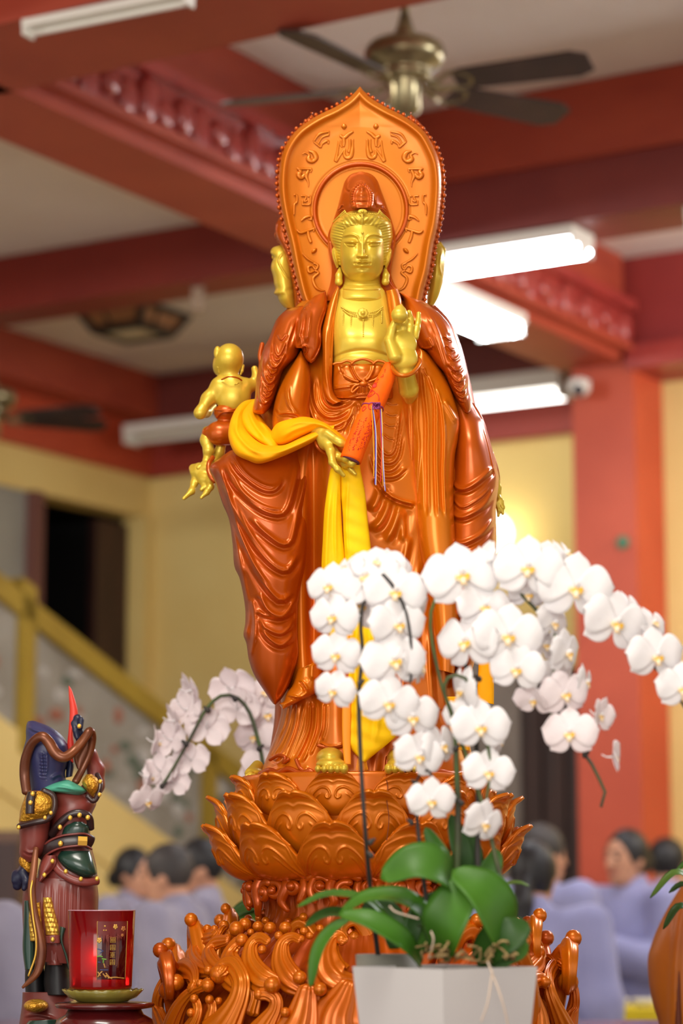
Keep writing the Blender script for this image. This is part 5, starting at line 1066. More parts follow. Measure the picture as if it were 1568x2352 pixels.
# ------------------------------------------------------------------ orchids
def petal_mat(name, c1, c2, tr=0.3):
    m = mat(name, c1, c2, rough=0.55, scale=20, sheen=0.1); nt = m.node_tree; b = nt.nodes['Principled BSDF']; out = nt.nodes['Material Output']
    t = nt.nodes.new('ShaderNodeBsdfTranslucent'); t.inputs[0].default_value = (*lin(c1), 1); mx = nt.nodes.new('ShaderNodeMixShader'); mx.inputs[0].default_value = tr
    nt.links.new(b.outputs[0], mx.inputs[1]); nt.links.new(t.outputs[0], mx.inputs[2]); nt.links.new(mx.outputs[0], out.inputs[0]); return m
M['petal'] = petal_mat('orchid_petal_white', (254, 253, 254), (249, 245, 249)); M['petal_pink'] = petal_mat('orchid_petal_blush', (252, 245, 246), (247, 234, 239))
M['lip'] = mat('orchid_lip_yellow', (240, 186, 50), (250, 240, 222), rough=0.5, scale=5, lo=.42, hi=.6)
M['stem'] = mat('orchid_stem', (74, 96, 44), (54, 52, 40), rough=0.5, scale=14); M['stem_dark'] = mat('orchid_stem_dark', (52, 46, 42), (38, 34, 34), rough=0.6, scale=14)
M['stem_olive'] = mat('orchid_stem_olive', (96, 112, 50), (58, 60, 40), rough=0.5, scale=10); M['leaf'] = mat('orchid_leaf', (66, 116, 28), (52, 96, 24), rough=0.45, scale=10, spec=0.35); M['leaf_dark'] = mat('orchid_leaf_dark', (46, 84, 26), (36, 68, 22), rough=0.45, scale=10, spec=0.35); M['leaf_pale'] = mat('orchid_leaf_pale', (92, 128, 44), (70, 110, 36), rough=0.4, scale=10)
M['root'] = mat('orchid_root', (176, 150, 100), (140, 112, 72), rough=0.8, scale=20)
def petal_geo(L, Wd, back, cup, peak=0.58, ns=13, nt_=9, th=0.012, wavy=0.0):
    """one petal from the origin along +z, facing -y"""
    s = np.linspace(0.02, 1, ns); t = np.linspace(-1, 1, nt_); S, T = np.meshgrid(s, t, indexing='ij')
    w = Wd*np.sin(math.pi*np.clip(S, 0, 1)**(math.log(.5)/math.log(peak)))**0.62; w[-1] = Wd*0.10; w[0] = Wd*.14
    z = L*S*(1 - 0.06*T**2*S); x = T*w; y = back*S**2*L + cup*T**2*w - 0.02 + wavy*np.sin(S*7 + T*2)*S*.04
    A = np.stack([x, y, z], -1).reshape(-1, 3); B = A + np.array([0, th, 0]); n = ns*nt_; F = []
    for i in range(ns - 1):
        for j in range(nt_ - 1): q = [i*nt_ + j, i*nt_ + j + 1, (i+1)*nt_ + j + 1, (i+1)*nt_ + j]; F.append(q); F.append([k + n for k in q[::-1]])
    bd = list(range(nt_)) + [i*nt_ + nt_ - 1 for i in range(1, ns)] + [(ns-1)*nt_ + j for j in range(nt_-2, -1, -1)] + [i*nt_ for i in range(ns-2, 0, -1)]
    for k in range(len(bd)): a, b = bd[k], bd[(k+1) % len(bd)]; F.append([b, a, a + n, b + n])
    return np.concatenate([A, B]), F
FM = {}
for nm, pm in (('w', M['petal']), ('p', M['petal_pink'])):
    FM[nm, 'petal'] = mkmesh('petal', *petal_geo(1.0, 0.56, 0.10, 0.10, .60, wavy=1.0)); FM[nm, 'petal'].materials.append(pm)
    FM[nm, 'sepal'] = mkmesh('sepal', *petal_geo(0.92, 0.36, 0.12, 0.08, .55)); FM[nm, 'sepal'].materials.append(pm)
lipg = [('c', (0, -.05, -.05), (0, -.22, -.26), .10, .07), ('e', (0, -.2, -.25), (.10, .06, .08), None), ('e', (.15, -.16, -.12), (.07, .05, .12), None), ('e', (-.15, -.16, -.12), (.07, .05, .12), None), ('c', (0, -.22, -.3), (.09, -.28, -.40), .03, .015), ('c', (0, -.22, -.3), (-.09, -.28, -.40), .03, .015)]
FM['lip'] = mkmesh('lip', *carve_geo(lipg, 0.028, .05)); FM['lip'].materials.append(M['lip'])
FM['col'] = mkmesh('flower', *merge([tube_geo([(0, .10, 0), (0, -.06, .02), (0, -.18, .06)], [.06, .08, .07], seg=8, n=8), tube_geo([(0, .08, 0), (0, .35, .05), (0, .55, .22)], [.05, .035, .03], seg=6, n=8)])); FM['col'].materials.append(M['petal'])
def flower(parent, px, py, size, yaw=0, pitch=0, roll=0, dy=0.0, Y=3.40, kind='w', shut=0.0):
    c = W1(px, py, dy, Y); s = 1.1*size*Y/FPX
    B = Matrix.Translation(c) @ Matrix.Rotation(math.radians(yaw), 4, 'Z') @ Matrix.Rotation(math.radians(-pitch), 4, 'X') @ Matrix.Rotation(math.radians(roll), 4, 'Y') @ Matrix.Scale(s, 4)
    B = B @ Matrix.Rotation(math.radians(random.uniform(-14, 14)), 4, 'Z') @ Matrix.Rotation(math.radians(random.uniform(-10, 10)), 4, 'Y')
    f = inst('flower', FM['col'], None, parent, B)
    Rx = lambda a: Matrix.Rotation(math.radians(a), 4, 'X')
    for nm, ang, tilt, off in (('sepal', 0, -6, .03), ('sepal', 128, -8, .03), ('sepal', -128, -8, .03), ('petal', 82, -2, 0.0), ('petal', -82, -2, 0.0)):
        tl = tilt + shut + random.uniform(-5, 5)
        inst(nm, FM[kind, nm], None, f, B @ Matrix.Translation((0, off, 0)) @ Matrix.Rotation(math.radians(ang + random.uniform(-5, 5)), 4, 'Y') @ Rx(tl))
    inst('lip', FM['lip'], None, f, B @ Matrix.Scale(.85, 4))
    return f
def stem(parent, pts, r, m, Y, nodes=()):
    st = tube('stem', WP(pts, Y), [q*Y/FPX for q in r], m, parent, n=48, seg=8)
    for (x, y, d) in nodes: carve('stem_node', [('e', W1(x, y, d, Y), (6*Y/FPX, 5*Y/FPX, 7*Y/FPX))] + chain([(x, y, d), (x + random.choice((-9, 10)), y - 8, d)], [4, 3.4], Y), 0.0018, M['stem_dark'], st)
    return st
def leaf(parent, pts, wd, m, Y, up=(0, -1, .4), fold_=0.22):
    """strap leaf along (px, py, dy) points, half width wd px, facing up"""
    P = cr(WP(pts, Y), 22); n = len(P); T, N, B = frames(P, up); k = np.linspace(0, 1, n)
    w = wd*Y/FPX*np.clip(np.sin(math.pi*np.clip(k*0.93 + 0.05, 0, 1))**0.55, .05, 1)*np.where(k > .97, .6, 1); w[-1] *= .35
    t = np.linspace(-1, 1, 9); A = P[:, None] + (w[:, None, None]*t[None, :, None])*B[:, None] + (fold_*w[:, None]*(t[None]**2 - .3))[..., None]*N[:, None]
    th = 0.0016; A2 = A - th*N[:, None]; m_ = 9; V = np.concatenate([A.reshape(-1, 3), A2.reshape(-1, 3)]); q = n*m_; F = []
    for i in range(n - 1):
        for j in range(m_ - 1): f = [i*m_ + j, i*m_ + j + 1, (i+1)*m_ + j + 1, (i+1)*m_ + j]; F.append(f); F.append([x + q for x in f[::-1]])
    bd = list(range(m_)) + [i*m_ + m_ - 1 for i in range(1, n)] + [(n-1)*m_ + j for j in range(m_-2, -1, -1)] + [i*m_ for i in range(n-2, 0, -1)]
    for i in range(len(bd)): a, b = bd[i], bd[(i+1) % len(bd)]; F.append([b, a, a + q, b + q])
    return obj('leaf', V, F, m, parent)
OY = 3.40
# ---- square white pot
PC = W1(1021, 2220, 0, OY); pz = PC.z
POT = thing('flower_pot', 'white square tapering flower pot holding the front orchids', 'pot', (PC.x, OY, TZ))
M['pot'] = mat('white_pot_plastic', (206, 204, 204), (200, 198, 199), rough=0.4, scale=2)
def sq(r, z, th): return [(PC.x + r*math.cos(math.radians(a) + th), OY + r*math.sin(math.radians(a) + th), z) for a in (0, 90, 180, 270)]
th = math.radians(-3.5); R1 = 0.1278; zz = [(0.1035, TZ), (R1, pz), (R1 - 0.006, pz), (R1 - 0.010, pz - 0.02)]
V = []; F = []
for r, z in zz: V += sq(r, z, th)
for i in range(3):
    for j in range(4): F.append([i*4 + j, i*4 + (j+1) % 4, (i+1)*4 + (j+1) % 4, (i+1)*4 + j])
F += [[3, 2, 1, 0]]
obj('pot_body', np.array(V), F, M['pot'], POT, False)
V = sq(R1 - .010, pz - .02, th); obj('potting_bark', np.array(V + sq(R1 - .012, pz - .03, th)), [[0, 1, 2, 3], [7, 6, 5, 4], [0, 4, 5, 1], [1, 5, 6, 2], [2, 6, 7, 3], [3, 7, 4, 0]], mat('potting_bark', (88, 62, 40), (56, 40, 28), rough=0.95, scale=90, bump=1.0, bscale=120), POT, False)
# ---- plant with the left-hand spray
P1 = thing('orchid_plant', 'white orchid whose dense flower spray hangs in front of the yellow scarf', 'orchid', (W1(890, 2192, -0.10, OY).x, OY + .1, TZ))
stem(P1, [(868, 2196, -.10), (852, 2060, -.04), (838, 1900, .02), (828, 1740, .02), (824, 1600, .02), (832, 1500, .02), (828, 1430, .03), (838, 1370, .03), (862, 1320, .04), (890, 1330, .05), (930, 1400, .05), (945, 1500, .05), (940, 1600, .04)], [6, 5.5, 5, 5, 5, 4.5, 4, 3.5, 3], M['stem_dark'], OY, [(850, 1935, .02), (852, 1965, .02), (826, 1570, .03)])
for f in [(757, 1345, 60, -30, 5, 10, .01), (842, 1325, 74, -10, 20, -5, .03), (908, 1358, 72, 8, 5, 0, .05), (766, 1415, 60, -20, 0, 5, .02), (913, 1432, 66, 5, 0, 3, .055), (772, 1502, 58, -18, -4, 4, .02), (905, 1515, 74, 0, 0, -4, .06),
          (767, 1585, 50, -20, -8, 6, .02), (962, 1525, 62, 50, 0, 8, .03), (893, 1612, 66, -5, -4, 5, .06), (947, 1645, 62, 20, -6, -6, .05), (868, 1292, 62, 15, 35, 0, .02), (795, 1305, 52, -40, 25, 12, .0), (905, 1300, 55, 35, 25, -8, .0), (830, 1390, 62, -8, 5, 8, .0), (955, 1380, 50, 55, 0, 0, .02)]:
    flower(P1, *f[:6], dy=f[6], Y=OY)
_np = W1(890, 2192, -0.10, OY)
lathe('nursery_pot', [(0.0, TZ - _np.z), (0.034, TZ - _np.z), (0.046, 0.0), (0.043, 0.0), (0.036, -0.03), (0, -0.03)], tuple(_np), mat('grey_nursery_pot', (132, 130, 120), (110, 108, 100), rough=0.6, scale=20), P1, 28)
leaf(P1, [(968, 2215, .02), (930, 2160, .05), (850, 2112, .05), (778, 2098, .03)], 30, M['leaf'], OY, (0.2, -.75, .6)); leaf(P1, [(955, 2200, 0), (985, 2120, .02), (930, 2062, .03), (845, 2058, .02), (778, 2098, .01)], 34, M['leaf'], OY, (0, -.5, .85))
leaf(P1, [(900, 2120, -.02), (840, 2065, -.02), (755, 2052, -.02), (682, 2082, -.02)], 18, M['leaf'], OY, (0, -.4, .9)); leaf(P1, [(830, 2110, -.02), (775, 2095, -.02), (735, 2102, -.02), (700, 2128, -.02)], 20, M['leaf_dark'], OY, (-.2, -.5, .8))
leaf(P1, [(800, 2110, -.01), (760, 2135, -.01), (728, 2185, -.01), (712, 2268, -.01)], 17, M['leaf'], OY, (-.5, -.75, .3)); leaf(P1, [(905, 2180, -.03), (900, 2110, -.03), (860, 2085, -.04), (830, 2100, -.05)], 30, M['leaf_dark'], OY)
# ---- plant with the low centre spray
P2 = thing('orchid_plant', 'white orchid with a short spray drooping low over the leaves in the centre', 'orchid', tuple(W1(1020, 2215, 0, OY)), 'orchids in the white pot')
stem(P2, [(1030, 2190, 0), (1045, 2050, 0), (1052, 1900, .01), (1048, 1760, .02), (1042, 1660, .03), (1020, 1590, .04), (1030, 1555, .05), (1070, 1560, .05), (1100, 1640, .05), (1125, 1750, .05), (1112, 1870, .05)], [8, 8, 8, 7, 6, 5, 4, 4, 3.5, 3], M['stem'], OY, [(1060, 1845, .03), (1045, 1720, .03), (1050, 1660, .035)])
stem(P2, [(990, 2150, 0), (970, 2000, .01), (955, 1850, .02), (958, 1790, .03), (985, 1770, .04), (1000, 1820, .04)], [5, 5, 5, 4, 3, 3], M['stem_dark'], OY, [(955, 1800, .03), (945, 1890, .02)])
for f in [(962, 1735, 58, 8, 0, 6, .05), (1012, 1712, 56, 45, 4, -10, .03), (990, 1838, 54, 20, -6, 12, .05), (1062, 1585, 58, -60, -10, 20, .04), (1104, 1668, 66, 0, -2, 0, .06), (1122, 1772, 58, 10, 0, 6, .055), (1112, 1890, 54, 25, -12, 14, .06), (1060, 1640, 46, -30, -5, 0, .03), (1145, 1700, 40, 60, 0, 0, .03)]:
    flower(P2, *f[:6], dy=f[6], Y=OY)
leaf(P2, [(1050, 2060, .0), (1020, 1995, .05), (950, 1978, .06), (874, 2018, .05)], 52, M['leaf'], OY, (0, -.8, .6), .15); leaf(P2, [(1010, 2200, .02), (1015, 2130, .06), (1050, 2060, .06), (1088, 2010, .04)], 56, M['leaf'], OY, (-.3, -.85, .4), .15)
leaf(P2, [(1055, 2060, -.02), (1020, 1980, .0), (995, 1935, .0), (976, 1900, .0)], 22, M['leaf'], OY, (-.4, -.8, .4)); leaf(P2, [(1060, 2050, -.03), (1062, 1970, -.02), (1050, 1920, -.02), (1035, 1870, -.02)], 24, M['leaf_dark'], OY, (0, -1, .2))
leaf(P2, [(980, 2190, -.02), (960, 2130, -.02), (1000, 2080, -.03), (1060, 2060, -.04)], 36, M['leaf_dark'], OY); leaf(P2, [(1075, 2050, -.03), (1085, 1980, -.03), (1080, 1930, -.03), (1100, 1890, -.04)], 26, M['leaf_dark'], OY, (.3, -1, .2))
# ---- plant with the two high arching sprays on the right
P3 = thing('orchid_plant', 'white orchid with two tall sprays arching to the right edge', 'orchid', tuple(W1(1130, 2215, 0, OY)), 'orchids in the white pot')
stem(P3, [(1150, 2190, 0), (1100, 2020, 0), (1098, 1850, 0), (1090, 1650, 0), (1070, 1540, .01), (1075, 1440, .01), (1120, 1330, .02), (1210, 1285, .03), (1310, 1330, .03), (1400, 1400, .03), (1470, 1500, .03), (1530, 1560, .03), (1575, 1630, .03)], [6, 6, 6, 6, 5.5, 5, 5, 4.5, 4, 4, 4, 3.5, 3], M['stem_dark'], OY, [(1100, 1560, .02), (1072, 1600, .02)])
stem(P3, [(1190, 2180, .01), (1172, 2090, .02), (1140, 1980, .02), (1112, 1860, .01), (1040, 1650, .0), (1010, 1560, .0), (988, 1440, .01), (1002, 1370, .02), (1060, 1310, .03), (1150, 1330, .03), (1230, 1400, .03), (1280, 1480, .03), (1262, 1620, .03), (1280, 1665, .03), (1345, 1735, .03), (1376, 1790, .03), (1390, 1825, .03), (1380, 1852, .03)], [6, 6, 5.5, 5, 5, 5, 4.5, 4, 4, 4, 4, 4, 4.5, 4.5, 4, 4, 4, 3.5], M['stem_olive'], OY, [(1342, 1735, .035)])
for f in [(1060, 1320, 86, -12, 8, -6, .05), (1112, 1392, 62, -5, 4, 8, .05), (1167, 1458, 78, 0, 0, 0, .07), (1072, 1472, 76, -20, 0, 10, .05), (1187, 1535, 62, 4, -4, 4, .07), (1213, 1303, 80, 0, 6, 0, .06), (1320, 1348, 86, 4, 2, 4, .06), (1414, 1428, 78, 6, -2, 6, .055), (1507, 1505, 68, 10, -4, 8, .05), (1568, 1578, 60, 10, -8, 6, .05),
          (1213, 1362, 48, 20, -20, 0, .03), (1270, 1430, 52, 50, -5, 8, .04), (1302, 1498, 56, 40, -6, 6, .05), (1345, 1565, 42, 70, -8, 10, .03), (1250, 1480, 46, 30, 0, 0, .03), (1280, 1550, 50, 45, 0, 5, .02), (1105, 1275, 46, -70, 20, 0, .03), (1300, 1272, 46, 70, 25, 0, .02), (1450, 1395, 46, 65, 20, 0, .02), (1240, 1265, 46, -40, 40, 0, .0), (1500, 1430, 46, 60, 20, 0, .02)]:
    flower(P3, *f[:6], dy=f[6], Y=OY)
for f in [(1226, 1605, 46, -50, -30, 10, .04), (1296, 1592, 58, 8, -4, -8, .05), (1308, 1682, 62, -2, 0, 2, .06), (1376, 1642, 44, 65, -6, 10, .04), (1408, 1738, 40, 75, 10, -30, .04)]:
    flower(P3, *f[:6], dy=f[6], Y=OY, kind='p', shut=(28 if f[2] < 50 else 0))
leaf(P3, [(1165, 2190, .02), (1150, 2110, .06), (1110, 2040, .07), (1040, 1998, .05)], 60, M['leaf'], OY, (.25, -.8, .55), .15); leaf(P3, [(1090, 2205, .02), (1135, 2165, .05), (1180, 2140, .06), (1212, 2118, .05)], 44, M['leaf_dark'], OY, (.1, -.9, .4), .15)
leaf(P3, [(1130, 2060, -.02), (1165, 2030, -.02), (1192, 2026, -.02), (1215, 2034, -.02)], 10, M['leaf_pale'], OY, (0, -.3, .95)); leaf(P3, [(1130, 2220, .03), (1165, 2190, .03), (1190, 2180, .03), (1208, 2160, .02)], 26, M['leaf'], OY, (.1, -1, .2), .1)
leaf(P3, [(1100, 2060, -.03), (1125, 2000, -.03), (1135, 1975, -.03), (1140, 1950, -.03)], 26, M['leaf'], OY, (.1, -1, .2))
# aerial roots over the rim
rr_ = random.Random(5)
for k in range(16):
    x0 = 965 + rr_.uniform(0, 220); y0 = 2195 + rr_.uniform(-8, 10); pts = [(x0, y0 + 10, .03)]
    for q in range(4): x0 += rr_.uniform(-28, 28); pts.append((x0, y0 + rr_.uniform(-25, 8), .04 + rr_.uniform(-.02, .05)))
    tube('aerial_root', WP(pts, OY), 2.6*OY/FPX, M['root'], [P2, P3][k % 2], n=22, seg=6)
for pts in ([(985, 2200, .06), (995, 2160, .08), (990, 2140, .08)], [(960, 2110, .06), (910, 2095, .07), (895, 2082, .07)], [(1120, 2210, .09), (1150, 2290, .112), (1165, 2352, .106), (1160, 2380, .1)], [(1130, 2230, .10), (1120, 2300, .111), (1105, 2345, .108)]):
    tube('aerial_root', WP(pts, OY), 2.2*OY/FPX, mat('root_pale', (206, 186, 168), rough=0.8), P2, n=22, seg=6)
# ---- the orchid behind the statue, left
DY = 4.95
P4 = thing('orchid_plant', 'pale pink-white orchid arching left from behind the robe hem', 'orchid', tuple(W1(625, 2330, 0, DY)))
stem(P4, [(640, 2290, 0), (622, 1950, 0), (604, 1760, 0), (590, 1690, 0), (572, 1635, 0), (545, 1603, 0), (508, 1598, 0), (474, 1628, 0), (440, 1690, 0), (405, 1752, 0), (370, 1808, 0)], [6, 6, 5.5, 5.5, 5.5, 5, 5, 4.5, 4, 3.5, 3], M['stem'], DY, [(594, 1720, .01), (540, 1606, .01), (478, 1632, .01), (428, 1710, .01), (372, 1806, .01)])
for f in [(535, 1582, 56, 150, 20, 10, -.04), (440, 1585, 46, 110, 20, 10, -.03), (545, 1628, 52, 170, 0, -10, -.03), (430, 1630, 50, 140, 0, 12, -.03), (476, 1672, 52, 165, 0, -5, -.02), (402, 1655, 44, 100, 10, 0, -.03), (395, 1700, 48, 150, 0, 6, -.02), (440, 1745, 46, 160, 0, 0, -.02), (362, 1705, 42, 105, 0, 0, -.03), (370, 1770, 44, 150, 0, 0, -.02), (398, 1798, 40, 165, 0, 0, -.02), (345, 1785, 42, 110, 0, 0, -.02), (338, 1840, 40, 20, -20, 0, 0)]:
    flower(P4, *f[:6], dy=f[6], Y=DY, kind='p')
for f in [(606, 1590, 46, 30, 20, 0, -.05), (612, 1640, 50, 10, 0, 0, -.05), (585, 1690, 50, -20, 0, 0, -.05), (600, 1750, 48, 0, 0, 0, -.05), (580, 1780, 44, -30, 0, 0, -.06), (620, 1700, 48, 20, 0, 0, -.06)]:
    flower(P4, *f[:6], dy=f[6], Y=DY, kind='p')
leaf(P4, [(640, 2140, 0), (600, 2080, .02), (560, 2085, .02), (525, 2110, .02)], 26, M['leaf_dark'], DY, (0, -.6, .8)); leaf(P4, [(650, 2150, 0), (620, 2060, -.02), (590, 2045, -.02), (555, 2090, -.02)], 22, M['leaf_dark'], DY, (0, -.6, .8)); leaf(P4, [(640, 2200, 0), (600, 2110, .02), (570, 2100, .02), (540, 2120, .03)], 16, M['leaf_pale'], DY)
lathe('plant_pot', [(0, 0), (0.07, 0), (0.09, 0.16), (0.084, 0.16), (0.07, 0.03), (0, 0.03)], (W1(640, 2200, 0, DY).x, DY, TZ), M['pot'], P4, 32)
# ------------------------------------------------------------------ painted guardian figure, seen from behind
GY = 4.30
ZG = zf(0, 1540, 2.896); ZK = zf(20, 1560, 5.47)
GS = GY/FPX
def g3(pts, f=ZG): return [(*f([p[:2]])[0], p[2]) for p in pts]
GD = thing('guardian_statue', 'painted guardian warrior seen from behind with blue helmet and raised red sword', 'statue', (float(W(120, 2352, 0, GY)[0]), GY, TZ))
gm = {'maroon': mat('guard_maroon', (138, 62, 54), (116, 50, 44), rough=0.38, coat=.15, scale=9), 'blue': mat('guard_blue', (58, 60, 104), (46, 48, 88), rough=0.4, scale=9), 'navy': mat('guard_navy', (30, 34, 60), rough=0.4),
      'copper': mat('guard_copper', (132, 74, 40), (92, 48, 30), rough=0.3, metal=.35, scale=14), 'teal': mat('guard_teal', (86, 178, 150), (74, 160, 134), rough=0.45, scale=9), 'green': mat('guard_green', (34, 66, 54), (28, 56, 46), rough=0.25, coat=.3, scale=9),
      'dark': mat('guard_dark_leather', (58, 36, 36), (44, 30, 30), rough=0.32, coat=.2, scale=9), 'gold': mat('guard_gold_leaf', (226, 174, 60), (196, 132, 30), rough=0.3, metal=.6, scale=30, bump=1.0, bscale=160), 'goldp': mat('guard_gold', (228, 182, 76), rough=0.3, metal=.6), 'red': mat('guard_red_blade', (226, 62, 44), (214, 50, 36), rough=0.45, scale=6), 'black': mat('guard_black', (22, 22, 26), rough=0.5)}
def gl(name, L, R, m, D, C, parent=GD, **k): return loft(name, L, R, gm[m], parent, D=D, C=C, Y=GY, **{**dict(step=1.9, e=.75, nback=14), **k})
gl('skirt', ZG([(170, 1380), (150, 1500), (150, 1650), (160, 1800), (185, 1930)]), ZG([(640, 1380), (655, 1500), (650, 1650), (640, 1800), (560, 1960)]), 'maroon', [.06, .065, .065, .06, .05], 0, back=1.0,
   folds=[(ZG([(x, 1400), (x - 6, 1600), (x - 14, 1850)]), 2.2, 3*MM, .6) for x in (300, 350, 400, 440, 480, 530)])
gl('torso', ZG([(420, 770), (340, 800), (320, 900), (325, 1000), (320, 1100), (290, 1200), (260, 1300), (240, 1400)]), ZG([(480, 770), (590, 830), (640, 880), (610, 960), (600, 1050), (605, 1150), (640, 1300), (650, 1400)]), 'maroon', [.03, .05, .058, .056, .052, .055, .06, .062], 0.0, back=1.0)
gl('shoulder_arm', ZG([(180, 800), (135, 930), (128, 1050), (130, 1150), (130, 1230), (180, 1280)]), ZG([(330, 800), (350, 900), (335, 1020), (320, 1120), (290, 1210), (240, 1262)]), 'maroon', [.035, .045, .045, .04, .035, .02], .03, back=1.0, folds=[(ZK([(180, 2130), (260, 2180), (360, 2160)]), 3, 3*MM, .6)])
carve('cuff', chain(g3([(165, 1265, .035), (185, 1310, .035)]), [14, 13], GY), .002, gm['gold'], GD)
carve('gauntlet_hand', chain(g3([(170, 1320, .03), (130, 1380, .03), (115, 1430, .03)]), [15, 16, 11], GY) + chain(g3([(150, 1340, .04), (175, 1400, .045), (160, 1450, .045)]), [9, 8, 6], GY) + chain(g3([(100, 1350, .03), (95, 1400, .035)]), [7, 6], GY), .002, gm['navy'], GD, k=.005)
pl = gl('pauldron', ZK([(250, 1405), (170, 1560), (140, 1700), (125, 1790)]), ZK([(440, 1405), (560, 1500), (570, 1640), (500, 1760)]), 'gold', [.02, .03, .03, .02], .062)
gl('pauldron_strap', ZK([(240, 1410), (215, 1520), (210, 1690)]), ZK([(350, 1410), (340, 1540), (325, 1690)]), 'dark', .012, .086, pl)
tube('pauldron_rim', WP(g3([(440, 1400, .075), (560, 1470, .075), (570, 1640, .085), (480, 1760, .092), (320, 1800, .092), (130, 1850, .08)], ZK), GY), 7*GS, gm['dark'], pl, n=40, seg=8)
gold_st = mkmesh('stud', *ball_geo((0, 0, 0), 1.0, 8, 6)); gold_st.materials.append(gm['goldp'])
def stud(x, y, d, r, parent, f=ZK):
    (x, y), = f([(x, y)]); inst('stud', gold_st, None, parent, Matrix.Translation(W1(x, y, d, GY)) @ Matrix.Diagonal((r*GS, r*GS*.6, r*GS*1.1, 1)))
for x, y in ((272, 1552), (300, 1440)): stud(x, y, .102, 5.2, pl)
for x, y in ((530, 1680), (455, 1740), (125, 1860)): stud(x, y, .098, 4.6, pl)
# raised arm
ra = carve('raised_arm', chain(g3([(560, 860, 0), (630, 760, 0), (640, 660, 0), (590, 560, .01), (545, 470, .02)]), [26, 22, 19, 18, 14], GY), .002, gm['maroon'], GD, k=.006)
p2 = gl('pauldron', ZK([(970, 1200), (920, 1300), (980, 1400), (1040, 1470)]), ZK([(1040, 1190), (1120, 1260), (1125, 1380), (1070, 1480)]), 'gold', [.015, .025, .022, .01], .045)
tube('pauldron_rim', WP(g3([(1110, 1200, .03), (1150, 1300, .045), (1130, 1430, .055), (1070, 1530, .06), (990, 1470, .06)], ZK), GY), 6*GS, gm['dark'], p2, n=30, seg=8)
for x, y in ((1150, 1285), (1140, 1450)): stud(x, y, .068, 4.6, p2)
carve('sword_hand', chain(g3([(545, 470, .03), (525, 420, .035), (515, 350, .035), (515, 320, .035)]), [12, 12, 11, 10], GY) + chain(g3([(540, 330, .045), (535, 380, .05)]), [7, 6], GY) + chain(g3([(485, 350, .04), (500, 400, .045), (515, 450, .045)]), [5, 5, 5], GY), .0018, gm['navy'], GD, k=.004)
stud(885, 590, .072, 5, ra)
gl('sword_blade', ZK([(752, 82), (755, 220), (765, 400), (750, 650), (735, 820), (755, 1000), (800, 1050)]), ZK([(760, 82), (805, 170), (870, 430), (810, 650), (820, 820), (810, 960), (815, 1050)]), 'red', [.002, .006, .008, .008, .006, .004], .012, e=.9)
# helmet, neck guard, plume tail
he = gl('helmet', ZK([(290, 520), (235, 540), (215, 640), (215, 760), (175, 930), (215, 1100), (260, 1250), (290, 1420)]), ZK([(330, 525), (500, 590), (640, 680), (730, 800), (755, 920), (740, 1060), (710, 1200), (760, 1400)]), 'blue', [.01, .035, .05, .055, .055, .05, .045, .04], 0, back=1.0,
        folds=[(ZK([(255, 590), (320, 640), (420, 660)]), 3, 3*MM, .7), (ZK([(400, 900), (420, 1080), (430, 1240)]), 3, 3*MM, .7), (ZK([(470, 880), (480, 1080), (460, 1240)]), 3, 3*MM, .7), (ZK([(520, 1260), (620, 1200), (700, 1220)]), 4, 4*MM, .4)],
        relief=lambda x, y: np.where((x > 92) & (x < 106) & (y > 1730) & (y < 1790), .0016*np.sin((y - 1730)*0.8), 0))
gl('helmet_crest', ZK([(740, 1000), (720, 1130), (715, 1240)]), ZK([(790, 1010), (820, 1080), (800, 1220)]), 'navy', .015, .0, he)
gl('collar_cape', ZK([(700, 1265), (560, 1310), (400, 1390), (480, 1405)]), ZK([(760, 1265), (860, 1320), (980, 1400), (900, 1460)]), 'teal', [.02, .04, .045, .03], .03, folds=[(ZK([(560, 1350), (700, 1360), (860, 1400)]), 3, 2*MM, .6), (ZK([(620, 1310), (720, 1310), (840, 1350)]), 3, 2*MM, .6)])
# flying ribbon
tube('ribbon', WP(g3([(225, 1420, .05), (200, 1200, .045), (215, 1000, .05), (290, 810, .06), (410, 720, .07), (500, 790, .07), (590, 930, .07), (700, 980, .07), (840, 880, .06), (960, 730, .055), (1020, 650, .05), (1050, 740, .04), (1020, 920, .035), (930, 1120, .035), (840, 1290, .04)], ZK), GY), [11*GS, 12*GS, 11*GS, 13*GS, 11*GS, 10*GS, 8*GS, 9*GS], gm['copper'], GD, n=110, seg=12, flat=.75, up=(0, -1, .2))
gl('ribbon_web', ZK([(960, 760), (850, 880), (820, 1000), (860, 1130)]), ZK([(1040, 700), (1050, 820), (1000, 950), (900, 1130)]), 'copper', .008, .03)
# back plates, belt, skirt plates
bp = gl('back_plate', ZK([(800, 1790), (700, 1850), (660, 1960)]), ZK([(930, 1790), (1010, 1860), (1005, 1960)]), 'green', [.015, .02, .02], .045)
tube('plate_rim', WP(g3([(530, 1960, .045), (620, 1830, .058), (760, 1710, .062), (900, 1680, .062), (1010, 1740, .055), (1030, 1880, .045)], ZK), GY), 8.5*GS, gm['dark'], bp, n=40, seg=10, flat=.6, up=(0, -1, 0))
for x, y in ((643, 1860), (770, 1742), (888, 1708), (992, 1738)): stud(x, y, .075, 5.4, bp)
bl = tube('belt', WP(g3([(400, 2230, .03), (480, 2130, .052), (640, 2050, .064), (840, 2020, .066), (960, 2020, .06), (1040, 2060, .05)], ZK), GY), 16*GS, gm['dark'], GD, n=40, seg=14, flat=.35, up=(0, -1, .1))
for q in (-1, 1): tube('belt_edge', WP(g3([(410, 2230 + q*75, .036), (480, 2130 + q*75, .058), (640, 2050 + q*75, .070), (840, 2020 + q*75, .072), (960, 2020 + q*75, .066), (1040, 2060 + q*75, .054)], ZK), GY), 2.6*GS, gm['maroon'], bl, n=40, seg=7)
